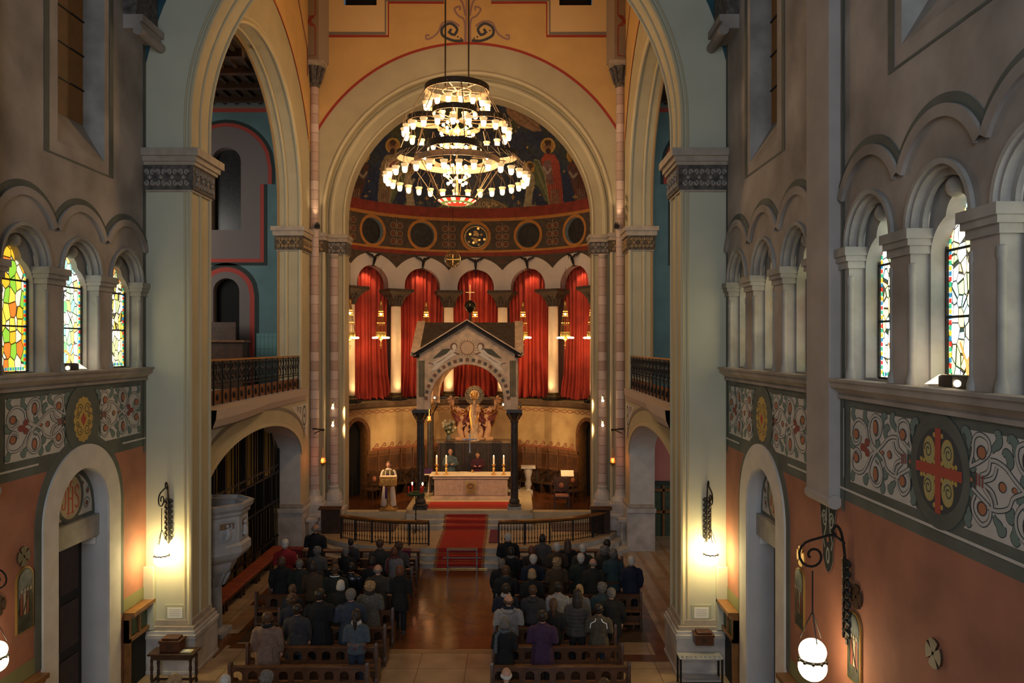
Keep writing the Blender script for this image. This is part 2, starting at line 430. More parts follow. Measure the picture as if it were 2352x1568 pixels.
# tracery plates, glass
def glass_mat(name, c1, c2, c3, c4, strength, sc=5.5, hot=(1, .98, .9)):
    m = bpy.data.materials.new(name); m.use_nodes = True; nt = m.node_tree; nt.nodes.clear()
    out = nt.nodes.new('ShaderNodeOutputMaterial'); em = nt.nodes.new('ShaderNodeEmission'); nt.links.new(em.outputs[0], out.inputs[0])
    tc = nt.nodes.new('ShaderNodeTexCoord'); mp = nt.nodes.new('ShaderNodeMapping'); mp.inputs['Scale'].default_value = (1, 1, .62)
    nt.links.new(tc.outputs['Object'], mp.inputs['Vector'])
    v = nt.nodes.new('ShaderNodeTexVoronoi'); v.inputs['Scale'].default_value = sc; v.inputs['Randomness'].default_value = .75
    v2 = nt.nodes.new('ShaderNodeTexVoronoi'); v2.feature = 'DISTANCE_TO_EDGE'; v2.inputs['Scale'].default_value = sc; v2.inputs['Randomness'].default_value = .75
    nt.links.new(mp.outputs[0], v.inputs['Vector']); nt.links.new(mp.outputs[0], v2.inputs['Vector'])
    sp = nt.nodes.new('ShaderNodeSeparateColor'); nt.links.new(v.outputs['Color'], sp.inputs[0])
    r = nt.nodes.new('ShaderNodeValToRGB'); r.color_ramp.interpolation = 'CONSTANT'; cr = r.color_ramp
    cr.elements[0].position = 0; cr.elements[0].color = (*hot, 1); cr.elements[1].position = .42; cr.elements[1].color = (*c1, 1)
    for pz, cc in ((.60, c2), (.76, c3), (.88, c4)):
        e = cr.elements.new(pz); e.color = (*cc, 1)
    nt.links.new(sp.outputs[0], r.inputs[0])
    gt = nt.nodes.new('ShaderNodeMath'); gt.operation = 'GREATER_THAN'; gt.inputs[1].default_value = .045; nt.links.new(v2.outputs['Distance'], gt.inputs[0])
    mu = nt.nodes.new('ShaderNodeMath'); mu.operation = 'MULTIPLY'; mu.inputs[1].default_value = strength; nt.links.new(gt.outputs[0], mu.inputs[0])
    ad = nt.nodes.new('ShaderNodeMath'); ad.operation = 'ADD'; ad.inputs[1].default_value = .12; nt.links.new(mu.outputs[0], ad.inputs[0])
    nt.links.new(r.outputs['Color'], em.inputs['Color']); nt.links.new(ad.outputs[0], em.inputs['Strength']); return m
GL_w = glass_mat('glass_white', (1, .85, .45), (.55, .85, .75), (1, .75, .3), (.5, .8, .3), 2.6, sc=8)
GL_y = glass_mat('glass_amber', (1, .50, .03), (1, .70, .08), (.85, .22, .03), (.30, .60, .05), 1.25, sc=6.5, hot=(1, .85, .55))
GL_m = glass_mat('glass_mixed', (1, .88, .5), (.35, .85, .75), (1, .6, .2), (.45, .8, .4), 1.9, sc=8)
GL_o = glass_mat('glass_ochre', (1, .7, .12), (.95, .85, .4), (.9, .3, .05), (.6, .7, .3), 1.6, sc=7.5, hot=(1, .9, .65))
brd = [mat('glass_border_%s' % n, c, .4, emit=e, ecol=c) for n, c, e in (('red', (.9, .05, .03), 1.0), ('green', (.05, .6, .3), .9), ('yellow', (1, .6, .05), 1.2), ('blue', (.05, .35, .6), .8))]
lead = mat('lead_black', (.012, .012, .012), .6)
sinrnd = random.Random(3)
wi = 0
for side, M in ((-1, LW), (1, RW)):
    for b in (0, 1, 2):
        c = 15.15-b*BAY
        for j, k in enumerate((-1.75, 0, 1.75)):
            u = c+k
            if u < 3.8: continue
            wi += 1
            gm = (GL_y, GL_m, GL_o)[j] if side < 0 else (GL_w if b else GL_o)
            if side > 0 and b == 0: gm = GL_o
            # tracery plate with a keyhole above the light
            pl = MB(); lo = 6.95
            GD = -.34 if side < 0 else -.43
            o1 = op_arch(u, .57, lo, 8.50, .46); o2 = op_circ(u, 8.90, .24)
            o1['hi0'] = o1['hi']
            hi1 = o1['hi']
            ops = [dict(a=o1['a'], b=o1['b'], lo=o1['lo'], hi=hi1, us=o1['us']), dict(a=u-.24, b=u+.24, lo=lambda x, o=o2, h=hi1: max(o['lo'](x), h(x)-.001), hi=lambda x, o=o2, h=hi1: max(o['hi'](x), h(x)-.001), us=o2['us'])]
            full = op_arch(u, .62, 6.9, 8.80)
            slab(pl, M, u-.62, u+.62, 6.9, 9.42, ops, plaster2, h=-.22, du=.08, hi=lambda x, f=full: f['hi'](x))
            sweep(pl, M, [(u-.57, lo)]+[p for p in [(u+.57*math.cos(PI-PI*i/40), 8.50+.46*math.sin(PI*i/40)) for i in range(21)] if (p[0]-u)**2+(p[1]-8.90)**2 > .055], -.22, GD-.01, plaster2)
            sweep(pl, M, [p for p in [(u+.57*math.cos(PI-PI*i/40), 8.50+.46*math.sin(PI*i/40)) for i in range(20, 41)] if (p[0]-u)**2+(p[1]-8.90)**2 > .055]+[(u+.57, lo)], -.22, GD-.01, plaster2)
            sweep(pl, M, [p for p in [(u+.24*math.cos(-PI/2+2*PI*i/48), 8.90+.24*math.sin(-PI/2+2*PI*i/48)) for i in range(49)] if p[1] > hi1(p[0])-.02], -.22, GD-.01, plaster2)
            pl.ball(M(u, 9.22, -.22), .13, plaster2, 10)
            fr = MB()
            fr.quad(M(u-.60, lo, GD), M(u+.60, lo, GD), M(u+.60, 9.40, GD), M(u-.60, 9.40, GD), gm)
            n_ = 30
            for i in range(n_):                          # border of small coloured panes
                z = lo+.06+i*(1.95/n_)
                for sg in (-1, 1):
                    m_ = brd[(i*3+(0 if sg < 0 else 2)) % 4]
                    a, bb = u+sg*.515-.028, u+sg*.515+.028
                    fr.quad(M(a, z, GD+.004), M(bb, z, GD+.004), M(bb, z+.055, GD+.004), M(a, z+.055, GD+.004), m_)
            for i in range(15):
                a = u-.51+i*.068
                fr.quad(M(a, lo+.03, GD+.005), M(a+.055, lo+.03, GD+.005), M(a+.055, lo+.085, GD+.005), M(a, lo+.085, GD+.005), brd[(i*2+1) % 4])
            root = fr.build('window_%d' % wi, smooth=0); root['kind'] = 'structure'
            part(pl, 'tracery', root)
            bars = MB()
            for z in (lo, 7.75, 8.55):
                A = M(u-.4, z-.015, GD+.006); B = M(u+.4, z+.015, GD+.03); bars.box(min(A[0], B[0]), max(A[0], B[0]), u-.57, u+.57, z-.015, z+.015, lead)
            for sg in (-1, 1):
                A = M(0, 0, GD+.006); B = M(0, 0, GD+.04); bars.box(min(A[0], B[0]), max(A[0], B[0]), u+sg*.555-.014, u+sg*.555+.014, lo, 8.6, lead)
            part(bars, 'glazing_bar', root, smooth=0)
            if gm in (GL_w, GL_m):
                q = MB(); pq = Paint(q, M, GD+.008)        # roundels and lozenges of the geometric glass
                cg, cy_, cb_ = brd[1], brd[2], brd[3]
                for z in (7.25, 8.05):
                    pq.stroke([(u-.25, z-.2), (u+.02, z+.12), (u+.25, z-.2)], .025, lead, 1); pq.disc(u+.02, z+.12, .07, mat('glass_green', (.3, .8, .35), .4, emit=1.1), 1, rv=.11)
                pq.ring(u, 7.15, .16, .05, mat('glass_orange', (.9, .4, .12), .4, emit=.9), 1); pq.stroke([(u-.3, 7.45), (u-.1, 7.1), (u+.05, 7.0)], .04, MATS['glass_orange'], 1); pq.stroke([(u+.3, 7.45), (u+.1, 7.1), (u-.05, 7.0)], .04, MATS['glass_orange'], 2)
                part(q, 'glass_ornament', root, smooth=0)
        # clerestory window
        if c > 5:
            wi += 1; g = MB(); gmm = mat('amber_dark_glass', (.05, .018, .006), .7, ns=3, na=.8, emit=.05, ecol=(.5, .2, .04))
            g.quad(M(c-.8, 11.9, -.44), M(c+.84, 11.9, -.44), M(c+.84, 19, -.44), M(c-.8, 19, -.44), gmm)
            for z in (12.6, 13.3, 14.0, 14.7, 15.4): 
                A = M(0, 0, -.44); B = M(0, 0, -.41); g.box(min(A[0], B[0]), max(A[0], B[0]), c-.8, c+.84, z-.015, z+.015, lead)
            g.build('window_%d' % wi, smooth=0)['kind'] = 'structure'
# ------------------------------------------------------------------ string courses (cornices) under the windows
ti = 0
def trim(mb, **k):
    global ti; ti += 1; o = mb.build('trim_%d' % ti, **k); o['kind'] = 'structure'; return o
def cornice(M, u0, u1):
    mb = MB(); prof = [(.0, 6.64), (.045, 6.64), (.045, 6.69), (.02, 6.70), (.05, 6.74), (.10, 6.78), (.15, 6.80), (.155, 6.88), (.19, 6.89), (.19, 6.93), (0, 6.935)]
    for (h0, z0), (h1, z1) in zip(prof, prof[1:]): mb.quad(M(u0, z0, h0), M(u1, z0, h0), M(u1, z1, h1), M(u0, z1, h1), plaster)
    for u in (u0, u1): mb.add([M(u, z, h) for h, z in prof], [tuple(range(len(prof)))], plaster)
    return trim(mb, smooth=30)
for M in (LW, RW):
    cornice(M, 12.46, 17.8); cornice(M, 3, 11.56)
# hanging pilasters with rolled foot
for M in (LW, RW):
    mb = MB(); pp = mat('pilaster_plaster', (.40, .35, .32), .9, ns=1, na=.2, bump=.1)
    A = M(0, 0, -.02); B = M(0, 0, .17)
    mb.box(min(A[0], B[0]), max(A[0], B[0]), 11.57, 12.45, 5.12, 20, pp)
    x = M(0, 0, .09)[0]; mb.tube([(x, 11.54, 5.10), (x, 12.48, 5.10)], .105, pp, 14)
    o = trim(mb, smooth=40)
    q = MB(); pq = Paint(q, M, .006); bl = mat('bracket_black', (.02, .025, .025), .8); lt = mat('bracket_pale', (.33, .35, .31), .8)
    c = 12.0
    out = [(c-.40, 5.05), (c-.30, 4.9), (c-.27, 4.6), (c-.2, 4.35), (c-.2, 4.15), (c-.1, 3.98), (c, 3.92), (c+.1, 3.98), (c+.2, 4.15), (c+.2, 4.35), (c+.27, 4.6), (c+.30, 4.9), (c+.40, 5.05)]
    pq.fill(out, bl, 0); pq.stroke(out, .025, redline, 2); pq.stroke([(a*1.0, b+.01) for a, b in out], .012, lt, 3)
    for sg in (-1, 1):
        sp = [(c+sg*(.13+.0)+.10*(1-i/22)*math.cos(i*.62)*sg, 4.74+.14*(1-i/22)*math.sin(i*.62)) for i in range(18)]
        pq.stroke(sp, .035, lt, 3); pq.stroke([(c+sg*.04, 4.95), (c+sg*.08, 4.6), (c+sg*.17, 4.42), (c+sg*.12, 4.3)], .035, lt, 3)
    pq.disc(c, 4.45, .05, redwall, 4); pq.disc(c, 4.2, .07, lt, 3, rv=.13); pq.disc(c, 4.2, .03, bl, 4, rv=.08)
    part(q, 'painted_bracket', o, smooth=0)
# corbels high up at the chancel arch
for M in (LW, RW):
    mb = MB()
    for (pr, z0, z1) in ((.42, 14.35, 14.5), (.36, 14.2, 14.35), (.28, 14.5, 20)):
        A = M(0, 0, 0); B = M(0, 0, pr); mb.box(min(A[0], B[0]), max(A[0], B[0]), 16.75, 17.75, z0, z1, plaster if z0 < 14.5 else orn)
    x = M(0, 0, .34)[0]; mb.tube([(x, 16.7, 14.15), (x, 17.78, 14.15)], .11, plaster, 12)
    trim(mb)
# ------------------------------------------------------------------ friezes
tealp = mat('frieze_teal', (.15, .21, .19), .85); orp = mat('frieze_orange', (.42, .16, .08), .85); rdp = mat('frieze_maroon', (.25, .06, .045), .85)
outl = mat('frieze_outline', (.05, .055, .06), .85); tend = mat('frieze_tendril', (.47, .45, .42), .85)
yl = mat('medallion_straw', (.42, .36, .15), .85); yl2 = mat('medallion_gold', (.50, .34, .09), .8); crossred = mat('cross_red', (.42, .07, .045), .85)
def cropuv(cx, cy):      # traced points -> wall coordinates of the near right bay, relative to the medallion centre
    px, py = 1900+cx/3.135, 840+cy/3.135; d = 4.82*F/(px-VX); return (d-8.87, H-(py-VY)*d/F-5.99)
T = [[(640, 640), (565, 560), (515, 480), (520, 410), (560, 390), (592, 430), (598, 520), (612, 600)],
     [(600, 740), (560, 765), (512, 800), (515, 870), (548, 925), (588, 900), (600, 840), (585, 770)],
     [(365, 612), (410, 565), (440, 527), (480, 512), (510, 520)], [(365, 612), (410, 670), (430, 740), (480, 790), (525, 800)],
     [(365, 612), (328, 560), (306, 470), (318, 390), (352, 355), (390, 385), (396, 450), (380, 505), (352, 525)],
     [(365, 612), (328, 670), (306, 760), (326, 830), (362, 865), (394, 835), (400, 760), (378, 690), (350, 660)],
     [(365, 612), (328, 585), (298, 520), (288, 450), (258, 400), (222, 388), (192, 430), (184, 500), (205, 560), (238, 545), (246, 500)],
     [(365, 612), (322, 640), (296, 700), (268, 755), (228, 768), (192, 735), (186, 665), (208, 600), (240, 620), (244, 670)],
     [(480, 545), (495, 610), (530, 650), (545, 660)], [(545, 680), (500, 700), (482, 760)], [(510, 520), (520, 590), (560, 640)], [(545, 700), (510, 740), (500, 790)]]
HOOK = [(190, 335, 205, 385), (275, 360, 300, 420), (410, 365, 405, 420), (470, 380, 492, 440), (632, 400, 622, 470), (430, 455, 430, 520), (190, 800, 200, 760), (285, 830, 300, 790), (410, 880, 405, 830), (465, 895, 485, 850), (632, 960, 622, 900), (430, 780, 425, 740), (610, 600, 606, 560), (180, 560, 200, 575), (610, 770, 600, 800), (372, 560, 366, 530), (372, 660, 366, 690)]
BUD = [(216, 490, 22, 40), (216, 660, 22, 40), (355, 445, 20, 60), (355, 780, 20, 60), (552, 495, 26, 45), (550, 830, 26, 45), (455, 640, 18, 32), (405, 625, 12, 18), (608, 690, 14, 18)]
def uvsc(cx, cy, rx, ry):
    a = cropuv(cx-rx, cy); b = cropuv(cx+rx, cy); c = cropuv(cx, cy-ry); d = cropuv(cx, cy+ry)
    return (a[0]+b[0])/2, (a[1]+b[1])/2, abs(a[0]-b[0])/2, abs(c[1]-d[1])/2
def frieze(M, uc, ub, kind, lo, hi, sgns=(1, -1)):
    mb = MB(); pt = Paint(mb, M, .006, .0012)
    for sg in sgns:
        tr = lambda p: (uc+sg*p[0], 5.99+p[1])
        L = 2.33 if sg > 0 else 2.33
        # white panel with a concave end towards the medallion
        R = .72; zt, zb = 6.52, 5.47
        arc = [(uc+sg*R*math.cos(t), 5.99+R*math.sin(t)) for t in [math.asin(.53/R)*(1-2*i/14) for i in range(15)]]
        pt.fill([(uc+sg*L, zt)]+arc+[(uc+sg*L, zb)], panelw, 0)
        for t in T:
            c = cat([tr(cropuv(*q)) for q in t], 5); pt.stroke(c, .058, outl, 2)
        for q in HOOK:
            a = tr(cropuv(q[0], q[1])); b = tr(cropuv(q[2], q[3])); mdl = ((a[0]+b[0])/2+.03*sg, (a[1]+b[1])/2)
            dx, dz = a[0]-b[0], a[1]-b[1]; ll = math.hypot(dx, dz)+1e-6; px_, pz_ = -dz/ll*sg, dx/ll*sg
            lf_ = cat([(b[0]-dx*.5, b[1]-dz*.5), b, mdl, a, (a[0]+dx/ll*.03+px_*.05, a[1]+dz/ll*.03+pz_*.05), (a[0]-dx/ll*.01+px_*.09, a[1]-dz/ll*.01+pz_*.09)], 4); n_ = len(lf_); wl_ = [.035+.065*math.sin(PI*min(1, i/n_*1.05))**1.3 for i in range(n_)]
            pt.stroke(lf_, [q_+.022 for q_ in wl_], outl, 1); pt.stroke(lf_, wl_, tealp, 2)
        for t in T:
            c = cat([tr(cropuv(*q)) for q in t], 5); pt.stroke(c, .036, tend, 4)
        for (a, b, c, d) in BUD:
            u, v, ru, rv = uvsc(a, b, c, d); u, v = tr((u, v)); pt.disc(u, v, ru, outl, 5, rv=rv, n=14); pt.disc(u+.008*sg, v, ru*.75, orp, 6, rv=rv*.8, n=14)
        for q in ((275, 590), (295, 550), (295, 625), (262, 585)):
            u, v, ru, rv = uvsc(q[0], q[1], 18, 30); u, v = tr((u, v)); pt.disc(u, v, ru, rdp, 6, rv=rv, n=12)
        for x in (545, 560, 574):
            a = tr(cropuv(x, 630)); b = tr(cropuv(x, 705)); pt.stroke([a, b], .028, rdp, 7)
    # medallion
    pt.disc(uc, 5.99, .62, greygreen, 7, rv=.66, n=40)
    if kind == 'cross':
        pt.disc(uc, 5.99, .485, outl, 8, n=40)
        for sx in (-1, 1):
            for sz in (-1, 1):
                cu, cv = uc+sx*.19, 5.99+sz*.21
                pt.disc(cu, cv, .125, yl2, 9, rv=.165); pt.disc(cu, cv, .105, yl, 10, rv=.145)
                sp = [(cu+sx*.02+.085*(1-i/20)*math.cos(i*.6*sx), cv+.10*(1-i/20)*math.sin(i*.6)) for i in range(16)]
                pt.stroke(sp, .016, outl, 11)
                for (a, b) in ((.08, .40), (.30, .08), (.08, .09), (.36, .09)): pt.disc(uc+sx*a, 5.99+sz*b, .03, yl2, 11, n=10)
        pt.rect(uc-.06, uc+.06, 5.99-.482, 5.99+.482, crossred, 12); pt.rect(uc-.482, uc+.482, 5.93, 6.05, crossred, 13)
    else:
        for i in range(16):
            a = 2*PI*i/16; pt.disc(uc+.27*math.cos(a), 5.99+.37*math.sin(a), .075, yl2, 8, n=12)
        pt.disc(uc, 5.99, .29, yl2, 9, rv=.38)
        for sx in (-1, 1):
            for sz in (-1, 1):
                for (cu, cv, r) in ((.13, .20, .11), (.2, .07, .06)):
                    sp = [(uc+sx*cu+r*(1-i/20)*math.cos(i*.6), 5.99+sz*cv+sz*r*(1-i/20)*math.sin(i*.6)) for i in range(15)]; pt.stroke(sp, .016, outl, 11)
        pt.fill([(uc-.09, 5.99), (uc, 5.86), (uc+.09, 5.99), (uc, 6.12)], crossred, 12)
    mb2 = mb
    return mb2
for M, w_ in ((RW, wr), (LW, wl)):
    part(frieze(M, 8.87, 0, 'cross', 0, 0), 'painted_frieze', w_, smooth=0)
    part(frieze(M, 15.18, 0, 'gold', 0, 0), 'painted_frieze', w_, smooth=0)
    q = MB(); pq = Paint(q, M, .02); pq.stroke([(11.4, 5.5), (11.4, 6.5)], .03, panelw); part(q, 'painted_line', w_, smooth=0)
# ------------------------------------------------------------------ side doors: lunette with monogram, lintel, dark leaf
di = 0
def side_door(M, w_):
    global di; di += 1
    leaf = MB(); A = M(0, 0, -.53); B = M(0, 0, -.62)
    leaf.box(min(A[0], B[0]), max(A[0], B[0]), 14.3, 16.1, 0, 3.6, mat('black_door', (.012, .009, .008), .6))
    for z in (.3, 1.4, 2.5):
        for u in (14.45, 15.3):
            a = M(0, 0, -.51); leaf.box(min(a[0], A[0]), max(a[0], A[0]), u, u+.65, z, z+.9, darkwood)
    d = leaf.build('door_%d' % di, smooth=0); d['kind'] = 'structure'
    l = MB(); A = M(0, 0, -.16); B = M(0, 0, -.54); l.box(min(A[0], B[0]), max(A[0], B[0]), 14.3, 16.1, 3.55, 3.98, plaster2); part(l, 'lintel', d, smooth=0)
    t = MB(); A = M(0, 0, -.26); f = op_arch(15.2, .9, 3.98, 4.14)
    slab(t, M, 14.3, 16.1, 3.98, 5.1, [], greygreen, h=-.26, du=.06, hi=lambda x: f['hi'](x))
    pt = Paint(t, M, -.255, .0015)
    slab(t, M, 14.42, 15.98, 4.06, 5.1, [], panelw, h=-.253, du=.06, hi=lambda x: 4.14+math.sqrt(max(0, .79**2-(x-15.2)**2)))
    for sg in (-1, 1):
        for (cu, cv, r) in ((.58, 4.25, .13), (.62, 4.5, .08), (.42, 4.66, .06)):
            sp = [(15.2+sg*cu+r*(1-i/20)*math.cos(i*.6)*sg, cv+r*(1-i/20)*math.sin(i*.6)) for i in range(15)]; pt.stroke(sp, .03, tealp, 2)
            pt.disc(15.2+sg*cu, cv, .045, rdp, 3)
    pt.disc(15.2, 4.47, .47, greygreen, 4, rv=.50); pt.disc(15.2, 4.47, .38, mat('lunette_cream', (.45, .36, .24), .85), 5, rv=.42)
    rd = crossred; m1 = -1 if M is LW else -1   # letters read left to right from the nave
    dr = 1 if M is LW else -1
    X = lambda a: 15.2+dr*a
    S = lambda pts, wd=.035: pt.stroke([(X(a), 4.47+b) for a, b in pts], wd, rd, 6)
    S([(-.07, -.3), (-.07, .2)], .045); S([(.07, -.3), (.07, .2)], .045); S([(-.07, -.02), (.07, -.02)]); S([(0, .18), (0, .37)]); S([(-.07, .3), (.07, .3)])
    S([(-.17, .2), (-.17, -.1), (-.21, -.2), (-.29, -.17), (-.27, -.08)]); S([(-.23, .2), (-.11, .2)])
    S(cat([(.29, .12), (.24, .2), (.17, .16), (.17, .05), (.26, -.04), (.28, -.16), (.22, -.23), (.15, -.17)], 4)); S([(-.12, -.3), (-.02, -.3)]); S([(.02, -.3), (.12, -.3)])
    part(t, 'lunette', d, smooth=0)
    s = MB(); A = M(0, 0, -.5); a = 16.06
    sgn = 1 if M is RW else -1
    s.box(min(XR+.22 if sgn > 0 else XL-.48, XR+.48 if sgn > 0 else XL-.22), max(XR+.22 if sgn > 0 else XL-.48, XR+.48 if sgn > 0 else XL-.22), 16.03, 16.07, 3.36, 3.5, mat('exit_sign_white', (.75, .75, .75), .5)); part(s, 'sign', d, 'small white sign plate', smooth=0)
side_door(LW, wl); side_door(RW, wr)
# ------------------------------------------------------------------ wainscots
greenp = mat('wainscot_green', (.055, .085, .05), .6, ns=5, na=.3); wood_o = mat('wainscot_oak', (.24, .105, .03), .4, ns=6, na=.3)
def wainscot(M, u0, u1, label, niche):
    root = thing('wainscot', label, 'panelling', loc=(M(0, 0, 0)[0], (u0+u1)/2, 0))
    def bx(mb, a, b, z0, z1, h0, h1, m):
        A = M(0, 0, h0)[0]; B = M(0, 0, h1)[0]; mb.box(min(A, B), max(A, B), a, b, z0, z1, m)
    f = MB(); bx(f, u0, u1, 1.62, 1.70, .01, .24, wood_o); bx(f, u0, u1, 1.54, 1.62, .01, .17, wood_o)
    bx(f, u0, u1, 1.05, 1.13, .01, .14, wood_o); n = max(2, int((u1-u0)/.38))
    for i in range(n+1):
        u = u0+(u1-u0)*i/n; bx(f, max(u0, u-.035), min(u1, u+.035), 1.13, 1.54, .01, .13, wood_o)
    for u in (u0, u1-.08): bx(f, u, u+.08, 0, 1.54, .01, .14, wood_o)
    part(f, 'frame', root, smooth=0)
    g = MB()
    for i in range(n): bx(g, u0+(u1-u0)*i/n+.05, u0+(u1-u0)*(i+1)/n-.05, 1.15, 1.52, .01, .09, greenp)
    part(g, 'green_panel', root, 'green painted panels', smooth=0)
    l = MB(); bx(l, u0+.08, u1-.08, 0, 1.05, .01, .06, dark if niche else wood_o); part(l, 'lower_board', root, smooth=0)  # niche: flat black board in place of the recess's shade
wainscot(LW, 16.75, 17.75, 'oak wainscot with green panels between the left door and the big pier', True)
wainscot(RW, 16.75, 17.75, 'oak wainscot with green panels between the right door and the big pier', True)
wainscot(LW, 9.0, 13.7, 'oak wainscot before the left side door at the lower left edge', False)
wainscot(RW, 9.0, 13.7, 'oak wainscot nearer than the right side door, below the hanging lamp', False)
# ------------------------------------------------------------------ great pier and chancel arch
ZC = 12.5; HW = 5.57
def impost(mb, x0, x1, y0, y1, z0, z1, sx=(1, 1), sy=(1, 1), proj=.26, body=orn, top=stonepale):
    """carved capital block round a rectangular pier: carved zone, then stepped mouldings"""
    k = z1-z0
    for (a, b, p, m) in ((0, .05, .05, top), (.05, .62, .09, body), (.62, .70, .14, top), (.70, .82, .19*proj/.26, top), (.82, 1, proj, top)):
        mb.box(x0-p*sx[0], x1+p*sx[1], y0-p*sy[0], y1+p*sy[1], z0+k*a, z0+k*b, m)
def carving(mb, M, u0, u1, v0, v1, m, h=.1, n=None, seed=1):
    """leaf scrolls in relief on a capital"""
    r = random.Random(seed); w = u1-u0; k = n or max(1, int(round(w/(v1-v0)*1.3)))
    m = ornl if m is orn else orngl
    for i in range(k):
        c = u0+w*(i+.5)/k; s = w/k*.5; hh = (v1-v0)/2; vc = (v0+v1)/2
        for sg in (-1, 1):
            for zz in (-1, 1):
                pts = [M(c+sg*(s*.45+s*.38*(1-j/9)*math.cos(j*.8)), vc+zz*(hh*.45+hh*.38*(1-j/9)*math.sin(j*.8)), h) for j in range(9)]
                mb.tube(pts, [.034*(1-j/14) for j in range(9)], m, 5)
        mb.ball(M(c, vc, h), .05, m, 8)
M = FW(17.8); arch = op_arch(AX, HW, 0, ZC); mb = MB()
pier = mat('pier_paint', (.55, .535, .41), .75, ns=.7, na=.10, bump=.04)
slab(mb, M, XL, XR, 0, 20, [arch], pier)
sweep(mb, M, outline(arch, 48), 0, -1.1, cream)
slab(mb, FW(18.9), XL, XR, 0, 20, [arch], cream)
tealb = mat('vault_teal', (.03, .10, .13), .85, ns=2, na=.3)
ext = [(AX+6.72*math.cos(t), ZC+6.72*math.sin(t)) for t in [0.15+i*(PI-.3)/30 for i in range(31)]]
slab(mb, M, XL, XR, 14.4, 20, [], tealb, h=.015, du=.2, lo=lambda u: min(20, ZC+math.sqrt(max(0, 6.72**2-(u-AX)**2))))
struct(mb, 'wall_chancel_arch', smooth=30)
mb = MB()
rl = lambda r, h, rad, leg=1.1: roll(mb, M, [(AX-r, leg)]+arcpts(AX, ZC, r, n=44)+[(AX+r, leg)], rad, cream2, h=h)
rl(HW+.02, .0, .055); rl(HW+.14, .0, .03); rl(HW+.0, -.5, .04); rl(HW, -1.06, .05)
trim(mb)
for side in (-1, 1):
    x0, x1 = (XL, AX-HW) if side < 0 else (AX+HW, XR)
    mb = MB(); impost(mb, x0, x1, 17.8, 18.9, 10.9, 11.85, sx=(0, 1) if side < 0 else (1, 0), sy=(1, 1))
    carving(mb, FW(17.8), x0, x1, 10.98, 11.45, orn, .1, n=4); carving(mb, (lambda u, v, h, s=side: ((AX+s*(HW-h)), u, v)), 17.8, 18.9, 10.98, 11.45, orn, .1, n=4)
    trim(mb, smooth=30)
    b = MB(); s0, s1 = (0, 1) if side < 0 else (1, 0)
    b.box(x0-.14*s0, x1+.14*s1, 17.66, 19.04, 0, .98, marble); b.box(x0-.17*s0, x1+.17*s1, 17.63, 19.07, .80, .9, marble)
    b.box(x0-.10*s0, x1+.10*s1, 17.70, 19.0, .98, 1.07, stonepale); b.box(x0-.04*s0, x1+.04*s1, 17.76, 18.94, 1.07, 1.2, stonepale)
    b.box(x0-.16*s0, x1+.16*s1, 17.64, 19.06, 0, .08, marble)
    if side > 0: b.box(4.58, 4.84, 17.66, 17.8, 1.0, 2.42, pier)
    else: b.box(-8.37, -8.12, 17.66, 17.8, 1.0, 2.42, pier)
    trim(b, bevel=.01)
